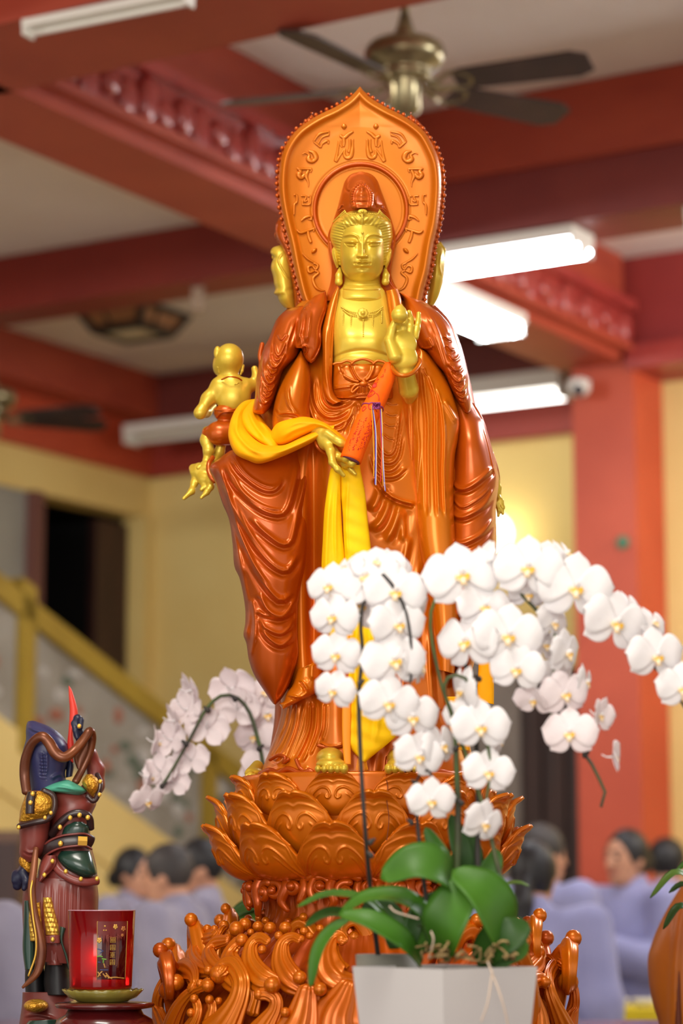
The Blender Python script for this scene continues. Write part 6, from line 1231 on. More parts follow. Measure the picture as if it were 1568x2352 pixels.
V, F = tube_geo(WP(g3([(870, 2030, .074), (985, 2035, .070)], ZK), GY), 10*GS, seg=4, flat=.3, up=(0, -1, .1), n=4, rounded=False); obj('belt_buckle', V, F, gm['goldp'], bl, False)
stud(650, 2065, .074, 6, bl)
sp_ = gl('skirt_plate', ZG([(400, 1200), (380, 1250), (430, 1320), (520, 1370)]), ZG([(600, 1200), (630, 1280), (645, 1350), (610, 1375)]), 'green', [.02, .03, .03, .02], .045)
tube('plate_rim', WP(g3([(350, 1270, .055), (400, 1340, .066), (480, 1390, .07), (560, 1410, .068), (650, 1400, .055)]), GY), 9*GS, gm['maroon'], sp_, n=36, seg=10, flat=.6, up=(0, -1, 0))
for x, y in ((437, 1337), (537, 1387), (645, 1385)): stud(x, y, .08, 5, sp_, ZG)
gl('skirt_flap', ZG([(300, 1230), (265, 1300), (255, 1400)]), ZG([(375, 1230), (370, 1300), (270, 1410)]), 'maroon', .02, .055, folds=[(ZG([(380, 1230), (360, 1320), (270, 1400)]), 3, 4*MM, .6)])
for x, y in ((348, 1268), (295, 1360)): stud(x, y, .082, 5, GD, ZG)
for a, b_, nm in (([(285, 1510), (290, 1620), (300, 1720), (305, 1760)], [(345, 1510), (365, 1600), (390, 1700), (395, 1760)], 'scale_panel'), ([(205, 1560), (190, 1650), (200, 1800)], [(265, 1540), (275, 1650), (285, 1800)], 'scale_panel')):
    gl(nm, ZG(a), ZG(b_), 'goldp', .012, .06, relief=lambda x, y: .0025*np.abs(np.sin(x*.42 + np.where((y*.28/math.pi).astype(int) % 2, 1.5, 0)))*np.abs(np.sin(y*.28)))
gl('panel_trim', ZG([(295, 1765), (300, 1815)]), ZG([(400, 1760), (402, 1815)]), 'maroon', .012, .062); stud(350, 1790, .078, 5, GD, ZG)
gl('green_drape', ZG([(160, 1530), (155, 1700), (150, 1850), (165, 1990)]), ZG([(200, 1530), (230, 1700), (240, 1850), (230, 1990)]), 'green', .02, .04)
gl('green_drape', ZG([(395, 1700), (400, 1800), (430, 1900), (455, 1990)]), ZG([(440, 1715), (420, 1800), (450, 1900), (462, 1990)]), 'green', .012, .06)
tube('hanging_sash', WP(g3([(240, 1180, .075), (225, 1320, .08), (210, 1450, .085), (225, 1600, .085), (260, 1760, .085), (275, 1880, .085), (245, 2010, .085), (150, 2110, .08)]), GY), [6*GS, 8*GS, 9*GS, 9*GS, 11*GS, 12*GS, 9*GS, 3*GS], gm['copper'], GD, n=60, seg=12, flat=.5, up=(0, -1, .1))
tube('sash_edge', WP(g3([(215, 1400, .094), (205, 1480, .096), (220, 1640, .096), (240, 1780, .096), (235, 1900, .094), (190, 2030, .09)]), GY), 2.6*GS, gm['goldp'], GD, n=40, seg=7)
gl('legging', ZG([(300, 1810), (300, 1880), (310, 1960)]), ZG([(405, 1810), (420, 1880), (420, 1960)]), 'maroon', .035, .02, folds=[(ZG([(x, 1830), (x + 5, 1950)]), 2, 2*MM, .6) for x in (340, 370, 395)])
gl('boot', ZG([(300, 1930), (295, 2000), (290, 2080), (300, 2160)]), ZG([(440, 1930), (460, 2000), (470, 2080), (470, 2160)]), 'black', .045, .0, back=1.0)
gl('boot', ZG([(170, 1950), (165, 2050), (170, 2160)]), ZG([(290, 1950), (300, 2050), (300, 2160)]), 'black', .04, -.03, back=1.0)
carve('boot_toe', [('e', W1(*ZG([(240, 2230)])[0], .06, GY), (27*GS, .035, 15*GS))], .0024, gm['gold'], GD)
gl('rock_base', ZG([(150, 2140), (145, 2230), (130, 2330), (110, 2440), (90, 2600)]), ZG([(480, 2140), (500, 2230), (540, 2330), (560, 2440), (580, 2600)]), 'maroon', [.05, .06, .07, .08, .08], -.02, back=1.0, folds=[(ZG([(150, 2300), (260, 2290), (380, 2320)]), 4, 5*MM, .7)])
gl('base_cloth', ZG([(190, 2330), (150, 2400), (130, 2600)]), ZG([(400, 2320), (420, 2400), (430, 2600)]), 'green', .03, .06)

# ------------------------------------------------------------------ red candle glass on a dish and a lacquered stand
KY = 4.05; KS = KY/FPX
kc = W1(231, 2268, 0, KY)
KX = kc.x
def kz(py): return float(W(231, py, 0, KY)[2])
CU = thing('candle_glass', 'red glass candle cup glowing from inside with a gold printed label', 'candle', (KX, KY, kz(2272)))
mg = bpy.data.materials.new('red_glass'); mg.use_nodes = True; nt = mg.node_tree; nt.nodes.clear()
o_ = nt.nodes.new('ShaderNodeOutputMaterial'); gls = nt.nodes.new('ShaderNodeBsdfGlossy'); gls.inputs['Roughness'].default_value = .08; gls.inputs['Color'].default_value = (.9, .9, .9, 1)
tr = nt.nodes.new('ShaderNodeBsdfTranslucent'); tr.inputs[0].default_value = (.32, .003, .005, 1); df = nt.nodes.new('ShaderNodeBsdfDiffuse'); df.inputs[0].default_value = (.10, .002, .006, 1)
tp = nt.nodes.new('ShaderNodeBsdfTransparent'); tp.inputs[0].default_value = (.55, .01, .02, 1)
m0 = nt.nodes.new('ShaderNodeMixShader'); m0.inputs[0].default_value = .16; m1 = nt.nodes.new('ShaderNodeMixShader'); m1.inputs[0].default_value = .55; m2 = nt.nodes.new('ShaderNodeMixShader'); fr_ = nt.nodes.new('ShaderNodeFresnel'); fr_.inputs[0].default_value = 1.4
nt.links.new(df.outputs[0], m1.inputs[1]); nt.links.new(tr.outputs[0], m1.inputs[2]); nt.links.new(m1.outputs[0], m0.inputs[1]); nt.links.new(tp.outputs[0], m0.inputs[2])
nt.links.new(fr_.outputs[0], m2.inputs[0]); nt.links.new(m0.outputs[0], m2.inputs[1]); nt.links.new(gls.outputs[0], m2.inputs[2]); nt.links.new(m2.outputs[0], o_.inputs[0])
z0, z1 = kz(2270), kz(2091); rT, rB = 76*KS, 69*KS
lathe('cup', [(0, z0), (rB, z0), (rB + .001, z0 + .004), (rT, z1 - .001), (rT - .001, z1), (rT - .0022, z1)], (KX, KY, 0), mg, CU, 56)
lathe('rim', [(rT - .0024, z1 - .0006), (rT + .0005, z1 - .0004), (rT + .0003, z1 + .0007), (rT - .002, z1 + .0007)], (KX, KY, 0), mat('glass_rim', (216, 170, 190), rough=.1, spec=.9), CU, 56)
lathe('candle_wax', [(0, z0 + .004), (rB*.82, z0 + .004), (rB*.82, z0 + .018), (0, z0 + .018)], (KX, KY, 0), mat('candle_wax', (236, 214, 190), rough=.5), CU, 32)
fz = z0 + .022
tube('flame', np.array([(KX + .005, KY - .03, fz), (KX + .005, KY - .03, fz + .014), (KX + .005, KY - .03, fz + .034)]), [.004, .006, .0014], emis('flame', (255, 150, 60), 12), CU, n=10, seg=10)
ld = bpy.data.lights.new('candle_light', 'POINT'); ld.energy = 0.075; ld.color = (1, .55, .25); ld.shadow_soft_size = .006
lo_ = bpy.data.objects.new('candle_light', ld); COL.objects.link(lo_); lo_.location = (KX + .005, KY - .044, fz + .03); par(lo_, CU)
# printed label: gold frame, blossoms, four characters, a small figure of coloured strokes
ZC = zf(130, 2070, 7.467)
def on_cup(px, py, lift=.0006):
    x = (px - 231)/76.0; a = math.asin(max(-.99, min(.99, x))); z = kz(py); r = rB + (rT - rB)*(z - z0)/(z1 - z0) + lift
    return (KX + r*math.sin(a), KY - r*math.cos(a), z)
mgold = mat('print_gold', (206, 160, 70), rough=.4, metal=.3); mgrn = mat('print_green', (110, 160, 60), rough=.5); mblu = mat('print_blue', (60, 70, 120), rough=.5); mlab = mat('label_red', (112, 28, 24), (96, 20, 20), rough=.35, scale=30)
xs = np.linspace(735, 1225, 14); ys = np.linspace(340, 1325, 12)
V = np.array([[on_cup(*ZC([(x, y)])[0], .0003) for y in ys] for x in xs]).reshape(-1, 3); F = [[i*12 + j, i*12 + j + 1, (i+1)*12 + j + 1, (i+1)*12 + j] for i in range(13) for j in range(11)]
lab = obj('label', V, F, mlab, CU)
def ink(name, lines, r, m):
    parts = [tube_geo(np.array([on_cup(*ZC([p])[0]) for p in l]), r*KS, seg=5, n=max(4, 4*len(l))) for l in lines]
    V, F = merge(parts); return obj(name, V, F, m, lab)
def rect(a, b, c, d): return [[(a, b), (c, b)], [(c, b), (c, d)], [(c, d), (a, d)], [(a, d), (a, b)]]
tag(ink('printed_frame', rect(737, 342, 1222, 1322), .55, mgold), kind='stuff'); tag(ink('printed_frame', rect(905, 575, 1100, 1120) + rect(930, 600, 1075, 1095), .4, mat('print_rose', (160, 84, 60), rough=.4)), kind='stuff')
for cx, cy, r in ((1035, 430, 36), (775, 660, 40), (1160, 465, 36), (1150, 575, 22), (865, 420, 14), (848, 490, 11), (885, 490, 11)):
    if r > 20: V, F = merge([ball_geo(on_cup(*ZC([(cx + r*.6*math.cos(t), cy + r*.75*math.sin(t))])[0]), r*.52/7.467*KS, 8, 6, (1, .3, 1)) for t in np.linspace(0.3, 0.3 + 2*math.pi, 6)[:-1]] + [ball_geo(on_cup(*ZC([(cx, cy)])[0], .001), r*.4/7.467*KS, 8, 6, (1, .3, 1))])
    else: V, F = ball_geo(on_cup(*ZC([(cx, cy)])[0]), r*1.2/7.467*KS, 8, 6, (1.1, .3, .8))
    tag(obj('printed_blossom', V, F, mgold if cx < 1100 else mat('print_amber', (176, 104, 40), rough=.4), lab), kind='stuff')
rc_ = random.Random(9)
for q, cy in enumerate((657, 783, 908, 1033)):
    a, b, c, d = 962, cy - 42, 1045, cy + 42; L_ = rect(a, b, c, d) if q != 2 else [[(a, b), (c, b)], [(a, d), (c, d)]]
    L_ += [[(a + 8, b + t), (c - 8, b + t)] for t in (21, 42, 63)] + [[(1003, b + 4), (1003, d - 4)]] + ([[(983, b + 20), (983, b + 64)], [(1024, b + 20), (1024, b + 64)]] if q % 2 == 0 else [[(980, b + 44), (970, d - 4)], [(1026, b + 44), (1036, d - 4)]])
    tag(ink('printed_character', L_, .42, mgold), kind='stuff')
tag(ink('printed_figure', [[(745, 805), (800, 820), (845, 845)], [(790, 880), (830, 850)], [(760, 1030), (800, 1035)], [(800, 1160), (930, 1165)]], 1.1, mblu), kind='stuff'); tag(ink('printed_figure', [[(745, 935), (800, 930), (830, 940)], [(830, 975), (895, 985)], [(850, 1000), (850, 1040)]], 1.6, mgrn), kind='stuff')
tag(ink('printed_figure', [[(760, 1280), (790, 1230), (830, 1190)], [(850, 1230), (900, 1290)], [(900, 1220), (960, 1290)], [(760, 1200), (800, 1260)], [(940, 1300), (1060, 1290), (1200, 1310)], [(860, 1060), (880, 1120)], [(900, 1260), (1000, 1310)]], 1.5, mat('print_ochre', (190, 140, 70), rough=.4)), kind='stuff')
# dish and stand
zt = kz(2300)
DS = lathe('saucer', [(0, zt), (.042, zt), (.044, zt + .002), (.055, zt + .006), (.0665, zt + .018), (.065, zt + .0195), (.050, zt + .010), (.046, z0 - .0004), (0, z0 - .0004)], (KX + 5*KS, KY, 0), mat('green_glaze', (150, 140, 62), (118, 108, 44), rough=.2, coat=.5, scale=14), None, 72, lambda R, Z, a: (R*(1 + np.where(R > .06, .012*np.sin(a*22), 0)), Z + np.where(R > .06, .0012*np.sin(a*22), 0)))
tag(DS, 'scalloped green glazed saucer under the red candle glass', 'saucer')
zs = zt - .0006
SD = thing('round_stand', 'turned dark red lacquered stand below the candle saucer', 'stand', (KX + 10*KS, KY, TZ))
lathe('stand_top', [(0, zs - .012), (.060, zs - .012), (.079, zs - .009), (.082, zs - .005), (.080, zs - .002), (.06, zs), (0, zs)], (KX + 10*KS, KY, 0), M['maroon'], SD, 64)
lathe('stand_body', [(0, TZ), (.06, TZ), (.062, TZ + .01), (.05, TZ + .03), (.058, zs - .075), (.078, zs - .055), (.083, zs - .042), (.078, zs - .028), (.064, zs - .020), (.060, zs - .012), (0, zs - .012)], (KX + 10*KS, KY, 0), M['maroon'], SD, 64)
# ------------------------------------------------------------------ ceiling fans
M['brass'] = mat('antique_brass', (158, 146, 112), (128, 116, 86), rough=.28, metal=.8, scale=8); M['blade'] = mat('fan_blade_wood', (62, 44, 40), (48, 34, 32), rough=.45, scale=6); M['blade_pale'] = mat('fan_blade_lit', (110, 98, 82), (96, 84, 70), rough=.5, scale=6)
def fan(label, px, py, Y, angs, R=.62, sag=0.0):
    c = W1(px, py, 0, Y); t = thing('ceiling_fan', label, 'ceiling fan', (c.x, c.y, c.z)); L = np.array(c)
    lathe('motor', [(0, .10), (.03, .10), (.05, .085), (.115, .07), (.128, .055), (.132, .03), (.12, .0), (.085, -.015), (.08, -.03), (.09, -.04), (.07, -.055), (0, -.055)], L, M['brass'], t, 40)
    lathe('switch_housing', [(0, -.17), (.03, -.17), (.05, -.155), (.052, -.08), (.06, -.06), (.06, -.05), (0, -.05)], L, M['brass'], t, 32)
    lathe('down_rod', [(.014, .16), (.014, CEI - c.z - .001), (0, CEI - c.z - .001)], L, M['brass'], t, 16); lathe('rod_cover', [(.045, .085), (.03, .12), (.016, .17), (0, .17)], L, M['brass'], t, 24)
    lathe('canopy', [(.02, CEI - c.z - .09), (.06, CEI - c.z - .04), (.065, CEI - c.z - .001), (0, CEI - c.z - .001)], L, M['brass'], t, 24)
    # blade outline: paddle with clipped corners
    o = [(.17, -.045), (.20, -.058), (R - .05, -.072), (R, -.045), (R, .045), (R - .05, .072), (.20, .058), (.17, .045)]
    V = [(x, y, .004) for x, y in o] + [(x, y, -.004) for x, y in o]; n = len(o); F = [list(range(n)), list(range(2*n - 1, n - 1, -1))] + [[i, i + n, (i+1) % n + n, (i+1) % n] for i in range(n)]
    me = mkmesh('blade', V, F, False); me.materials.append(M['blade'])
    Vb, Fb = merge([tube_geo([(.07, 0, 0), (.12, .02, -.01), (.16, .042, 0), (.21, .035, 0)], .008, seg=6, n=12), tube_geo([(.07, 0, 0), (.12, -.02, -.01), (.16, -.042, 0), (.21, -.035, 0)], .008, seg=6, n=12), tube_geo([(.21, .035, 0), (.225, 0, 0), (.21, -.035, 0)], .008, seg=6, n=8)]); mb_ = mkmesh('blade_bracket', Vb, Fb); mb_.materials.append(M['brass'])
    for a in angs:
        Mx = Matrix.Translation(c + Vector((0, 0, -.07))) @ Matrix.Rotation(math.radians(-a), 4, 'Z') @ Matrix.Rotation(math.radians(-13), 4, 'X')
        b = inst('blade', me, None, t, Mx); inst('blade_bracket', mb_, None, b, Mx)
fan('brass ceiling fan with dark blades above the halo tip', 930, 150, 7.5, [22, -30, 126, 197, 262], .62)
fan('dark ceiling fan cut off by the left edge', -22, 930, 12.0, [20, -20, 92, 165, 235], .60)
# lantern and small box lamp on the ceiling, left
lc = RC(*ab(306, 738, z=4.40)); LT = thing('ceiling_lantern', 'wood-framed amber lantern under the ceiling left of the statue', 'lantern', tuple(lc))
ma = mat('lantern_amber', (178, 124, 76), (158, 106, 64), rough=.6, scale=8); mf = mat('lantern_frame', (52, 40, 32), rough=.6)
def ring4(h, z): return [lc + AV*(x*h) + BV*(y*h) + np.array([0, 0, z]) for x, y in ((-1, -1), (1, -1), (1, 1), (-1, 1))]
V = np.array(ring4(.21, .04) + ring4(.15, -.06)); obj('shade', V, [[0, 1, 5, 4], [1, 2, 6, 5], [2, 3, 7, 6], [3, 0, 4, 7], [0, 3, 2, 1]], ma, LT, False)
obj('diffuser', np.array(ring4(.149, -.059) + ring4(.14, -.064)), [[0, 3, 2, 1], [4, 5, 6, 7], [0, 1, 5, 4], [1, 2, 6, 5], [2, 3, 7, 6], [3, 0, 4, 7]], mat('lantern_paper', (206, 192, 160), rough=.7), LT, False)
q0, q1 = ring4(.215, .045), ring4(.152, -.062)
for i in range(4):
    for a, b in ((q0[i], q0[(i+1) % 4]), (q1[i], q1[(i+1) % 4]), (q0[i], q1[i])): tube('frame_bar', np.array([a, b]), .024, mf, LT, n=3, seg=6)
    tube('frame_bar', np.array([(q0[i]*.62 + q0[(i+1) % 4]*.38), (q1[i]*.62 + q1[(i+1) % 4]*.38)]), .010, mf, LT, n=3, seg=6)
bc_ = RC(*ab(455, 684, a=9.3)); BX = thing('wall_speaker', 'small beige box hanging under the beam left of the statue', 'speaker', tuple(bc_))
V, F = box_geo(bc_, (.06, .06, .13)); obj('speaker_box', V, F, mat('beige_plastic', (170, 146, 122), rough=.6), BX, False)
V, F = box_geo(bc_ + np.array([0, 0, .085]), (.02, .02, .06)); obj('speaker_bracket', V, F, M['white'], BX, False)
# security camera and wall lamp
sc_ = RC(*ab(1326, 893, a=10.62)); SCM = thing('security_camera', 'small white dome camera with dark lens on the column top', 'camera', tuple(sc_))
lathe('camera_body', [(0, .05), (.04, .05), (.055, .03), (.055, -.01), (.04, -.03), (0, -.04)], sc_, M['white'], SCM, 24); ball('camera_lens', sc_ + np.array([0, -.045, -.015]), .03, mat('dark_lens', (30, 34, 48), rough=.1), SCM)
V, F = box_geo(sc_ + AV*.07 + np.array([0, 0, .02]), (.05, .12, .05)); obj('camera_arm', V, F, M['white'], SCM, False)
wl_ = RC(*ab(1128, 1225, a=A0 - .16)); WLm = thing('wall_lamp', 'glowing white globe lamp on the back wall beside the robe', 'wall lamp', tuple(wl_))
ball('lamp_globe', wl_, .115, emis('lamp_globe', (255, 240, 200), 7), WLm, seg=20, rings=14)
V, F = tube_geo(np.array([wl_ + np.array([0, 0, -.10]), wl_ + AV*.09 + np.array([0, 0, -.14]), wl_ + AV*.16 + np.array([0, 0, -.13])]), .018, seg=8, n=8); obj('lamp_arm', V, F, M['brass'], WLm)
# ------------------------------------------------------------------ staircase along the left wall
SB = 7.5
STR = thing('staircase', 'staircase with olive handrail and grey carved panels along the left wall', 'staircase', tuple(RC(10.5, SB, 0)))
molive = mat('olive_rail_paint', (160, 132, 40), (146, 118, 34), rough=.5, scale=3); mpan = mat('carved_stone_panel', (158, 152, 140), (132, 124, 110), rough=.8, scale=3.5, lo=.3, hi=.7)
def sp3(px, py): return np.array(RC(*ab(px, py, b=SB)))
r0, r1 = ab(-60, 1297, b=SB), ab(700, 1900, b=SB)
sl = (r1[2] - r0[2])/(r1[0] - r0[0])
def rz(a): return r0[2] + sl*(a - r0[0])
def slab(name, a0, a1, lo_, hi_, b0, b1, m, parent):
    V = np.array([RC(a, b, rz(a) + z) for a in (a0, a1) for b in (b0, b1) for z in (lo_, hi_)]); return obj(name, V, [[0, 1, 3, 2], [4, 6, 7, 5], [0, 4, 5, 1], [2, 3, 7, 6], [0, 2, 6, 4], [1, 5, 7, 3]], m, parent, False)
slab('handrail', r0[0], A0 - .4, -.10, .02, SB - .06, SB + .06, molive, STR)
pa = [ab(45, 1500, b=SB)[0], ab(466, 1800, b=SB)[0]]; pa = [pa[0] - (pa[1] - pa[0])] + pa + [A0 - .45]
hpan = .66
for i, a in enumerate(pa): slab('post', a - .055, a + .055, -hpan - .1, .09 if i == 1 else -.02, SB - .06, SB + .06, molive, STR)
rsp = random.Random(4)
for i in range(len(pa) - 1):
    p = slab('panel', pa[i] + .05, pa[i+1] - .05, -hpan, -.09, SB - .02, SB + .03, mpan, STR)
    mfl = [mat('relief_rust_%d' % i, (150, 92, 70), rough=.8), mat('relief_green_%d' % i, (92, 100, 84), rough=.8), mat('relief_grey_%d' % i, (178, 172, 164), rough=.8)]
    for q in range(30):
        a = rsp.uniform(pa[i] + .12, pa[i+1] - .12); z = rz(a) - rsp.uniform(.16, .60); c = RC(a, SB - .02, z)
        V, F = ball_geo((0, 0, 0), 1, 8, 6); o = obj('carved_flower', V, F, mfl[(q*7) % 3], p); o.matrix_basis = Matrix.Translation(Vector(c)) @ Matrix.Rotation(-AZ, 4, 'Z') @ Matrix.Diagonal((.015, rsp.uniform(.03, .07), rsp.uniform(.02, .05), 1)) @ Matrix.Identity(4)
slab('stringer', r0[0], A0 - .2, -hpan - .35, -hpan, SB - .05, SB + .08, M['wall'], STR)
V = np.array([RC(a, b, z) for a, z in ((r0[0], 0), (A0 - .2, 0), (A0 - .2, rz(A0 - .2) - hpan - .3), (r0[0], rz(r0[0]) - hpan - .3)) for b in (SB - .03, SB + .05)])
obj('side_wall', V, [[0, 2, 4, 6], [1, 7, 5, 3], [0, 1, 3, 2], [2, 3, 5, 4], [4, 5, 7, 6], [6, 7, 1, 0]], M['wall'], STR, False)
nst = 12
for i in range(nst):
    a = r0[0] + (A0 - .4 - r0[0])*i/nst; rbox('tread', a, a + .3, SB + .06, B0 - .1, max(.02, rz(a) - hpan - .35), max(.05, rz(a) - hpan - .2), M['floor'], STR)
# brown cabinet behind the guardian, left
cx0 = W1(-230, 2000, 0, 10.4).x; cx1 = W1(43, 2000, 0, 10.4).x; cz1 = W1(20, 1907, 0, 10.4).z
CBN = thing('wooden_cabinet', 'tall brown wooden cabinet behind the guardian at the left edge', 'cabinet', ((cx0 + cx1)/2, 10.6, 0))
V, F = box_geo(((cx0 + cx1)/2, 10.62, cz1/2), (cx1 - cx0, .4, cz1)); obj('cabinet_body', V, F, mat('cabinet_wood', (104, 72, 50), (88, 58, 40), rough=.5, scale=4, stretch=(4, 4, .6)), CBN, False)
for q in (0, 1):
    V, F = box_geo((cx0 + (q + .5)*(cx1 - cx0)/2, 10.41, cz1/2), ((cx1 - cx0)/2 - .02, .02, cz1 - .1)); d_ = obj('cabinet_door', V, F, M['brown'], CBN, False)
    ball('knob', (cx0 + (cx1 - cx0)/2 + (-.03 if q == 0 else .03), 10.39, cz1*.55), .015, M['brass'], d_)
# ------------------------------------------------------------------ people
M['robe'] = mat('lavender_robe', (150, 152, 196), (136, 138, 182), rough=.8, scale=5, sheen=.2); M['robe_grey'] = mat('grey_robe', (146, 142, 162), (130, 126, 148), rough=.8, scale=5, sheen=.2)
M['hair'] = mat('black_hair', (26, 24, 28), (18, 17, 20), rough=.5, scale=20, stretch=(6, 6, 1)); M['hair_grey'] = mat('greying_hair', (64, 58, 56), (48, 44, 44), rough=.6, scale=20); M['skin'] = mat('skin', (206, 152, 122), (196, 140, 110), rough=.55, sss=.1, scale=8); M['trouser'] = mat('grey_trousers', (110, 112, 130), rough=.8)
def person(label, px, top, Y, yaw, hair='short', arms='down', robe='robe', hairm='hair', group=None, lean=0.0, tilt=0.0):
    tp_ = W1(px, top, 0, Y); H = tp_.z; k = H/1.6
    t = thing('person', label, 'person', (tp_.x, Y, 0), group)
    Rz = np.array(Matrix.Rotation(math.radians(yaw), 3, 'Z')); o0 = np.array([tp_.x, Y, 0])
    def T(x, y, z):                       # local: +x the person's left, -y forward
        z_ = z; f = max(0.0, z - .9)
        return o0 + Rz @ np.array([x*k, (y - lean*f)*k, z_*k])
    def c(a, b, ra, rb): return ('c', T(*a), T(*b), ra*k, rb*k)
    def e(p, r): return ('e', T(*p), tuple(q*k for q in r), Rz)
    hd = (0, -.02 - tilt*.05, 1.475 - abs(tilt)*.01)
    hands = {'down': [((.22, -.02, 1.30), (.27, .0, 1.03), (.28, -.08, .80)), ((-.22, -.02, 1.30), (-.27, .0, 1.03), (-.28, -.08, .80))],
             'hold': [((.20, -.02, 1.28), (.25, -.06, 1.02), (.06, -.30, 1.12)), ((-.20, -.02, 1.28), (-.25, -.06, 1.02), (-.06, -.30, 1.12))]}[arms]
    body = [e(hd, (.073, .090, .105)), e((0, hd[1] - .02, hd[2] - .07), (.052, .062, .055)), c((0, hd[1] - .085, hd[2] - .005), (0, hd[1] - .105, hd[2] - .03), .010, .015), c((0, .01, 1.40), (0, .015, 1.28), .052, .06)]
    body += [e((.074, hd[1] + .012, hd[2] - .01), (.012, .022, .034)), e((-.074, hd[1] + .012, hd[2] - .01), (.012, .022, .034))]
    body += [e((0, .0, 1.12), (.16, .10, .24)), e((0, .0, .88), (.15, .10, .14))]
    for s, (sh, el, wr) in zip((1, -1), hands):
        body += [c(sh, el, .048, .040), c(el, wr, .040, .026)]
        d = np.array(wr) - np.array(el); d /= np.linalg.norm(d); w2 = np.array(wr)
        body += [c(tuple(w2), tuple(w2 + d*.06), .030, .034)]
        for q in range(4):
            off = np.array([(q - 1.5)*.017, 0, 0]) if arms == 'down' else np.array([0, 0, (q - 1.5)*.017])
            f1 = w2 + d*.09 + off; f2 = f1 + d*(.045 - .006*abs(q - 1.5)) + np.array([-s*.012, -.006, 0]); f3 = f2 + d*.018 + np.array([-s*.016, -.008, 0]); body += [c(tuple(w2 + d*.05 + off), tuple(f1), .012, .010), c(tuple(f1), tuple(f2), .010, .009), c(tuple(f2), tuple(f3), .009, .008)]
        th_ = w2 + d*.02 + np.array([-s*.03, -.015, .0]); body += [c(tuple(w2 + d*.01), tuple(th_), .016, .013), c(tuple(th_), tuple(th_ + d*.035), .012, .009)]
    for s in (1, -1): body += [c((s*.085, 0, .86), (s*.09, -.01, .48), .085, .056), c((s*.09, -.01, .48), (s*.09, .02, .09), .054, .036), c((s*.09, .03, .05), (s*.10, -.14, .03), .038, .030)]
    bd = carve('body', body, .0115, M['skin'], t, k=.012)
    # robe: long tunic with wide sleeves
    rb = [c((-.14, .0, 1.285), (.14, .0, 1.285), .075, .075), e((0, -.005, 1.10), (.205, .135, .26)), c((0, .0, 1.0), (0, .0, .62), .19, .235), c((0, .01, 1.35), (0, .01, 1.30), .075, .10)]
    for sh, el, wr in hands:
        w3 = np.array(el)*.12 + np.array(wr)*.88; rb += [c(sh, el, .080, .080), c(el, tuple(w3), .078, .062), c((el[0], el[1], el[2] - .02), (w3[0], w3[1], w3[2] - .05), .05, .05)]
    carve('robe', rb, .016, M[robe], t, k=.035)
    carve('trousers', [c((.09, 0, .70), (.095, .02, .12), .11, .095), c((-.09, 0, .70), (-.095, .02, .12), .11, .095)], .016, M['trouser'], t, k=.02)
    for s in (1, -1): carve('shoe', [c((s*.09, .05, .035), (s*.105, -.16, .03), .042, .036)], .012, M['black'], t)
    hx = [e((0, hd[1] + .018, hd[2] + .030), (.088, .100, .100)), ('-e', T(0, hd[1] - .105, hd[2] - .045), tuple(q*k for q in (.085, .085, .105)), Rz)]
    if hair != 'short': hx = [e((0, hd[1] + .022, hd[2] + .020), (.088, .098, .108))] + ([c((0, hd[1] + .10, hd[2] - .01), (0, hd[1] + .13, hd[2] - .10), .035, .042), c((0, hd[1] + .13, hd[2] - .10), (0, hd[1] + .12, hd[2] - .32), .044, .030)] if hair == 'pony' else [e((0, hd[1] + .12, hd[2] - .02), (.045, .04, .045))]) + [hx[1]]
    carve('hair', hx, .008, M[hairm], t, k=.012)
    for s in (1, -1): ball('eye', T(s*.03, hd[1] - .082, hd[2] + .005), .009*k, M['hair'], bd); tube('eyebrow', np.array([T(s*.015, hd[1] - .090, hd[2] + .028), T(s*.03, hd[1] - .088, hd[2] + .032), T(s*.048, hd[1] - .078, hd[2] + .027)]), .004*k, M['hair'], bd, n=6, seg=5)
    tube('mouth', np.array([T(-.024, hd[1] - .078, hd[2] - .062), T(0, hd[1] - .086, hd[2] - .060), T(.024, hd[1] - .078, hd[2] - .062)]), .006*k, mat('lips', (170, 92, 84), rough=.5), bd, n=6, seg=6)
    return T
person('woman with black hair at the left of the group, partly behind the candle', 306, 1945, 10.8, 60, 'bun', 'down', 'robe_grey')
person('person with greying hair leaning left among the grey-robed group', 440, 1938, 8.9, -105, 'short', 'down', 'robe_grey', 'hair_grey', lean=.15)
person('dark-haired person nearest the lotus at left, facing left in a grey robe', 465, 1925, 9.7, -80, 'short', 'down', 'robe_grey')
person('person at the left edge of whom only a grey sleeve shows', -152, 1900, 7.0, 180, 'short', 'down', 'robe_grey')
person('woman with long black ponytail seen from behind in a lavender robe', 1207, 1932, 8.2, 155, 'pony', 'down', lean=.12)
person('person with short dark hair behind the ponytailed woman', 1240, 1893, 9.75, 125, 'short', 'down', hairm='hair_grey')
TP = person('woman in lavender robe holding a white bowl by the red column', 1446, 1902, 10.2, -48, 'bun', 'hold', tilt=.3)
person('dark-haired person at the right edge behind the bowl holder', 1530, 1924, 11.2, 150, 'short', 'down')
wbp = TP(.0, -.36, 1.13); wbl = lathe('bowl', [(0, 0), (.035, 0), (.04, .008), (.07, .05), (.075, .07), (.07, .07), (.06, .04), (0, .02)], wbp, M['white'], None, 28); tag(wbl, 'small white bowl held by the woman in lavender', 'bowl')
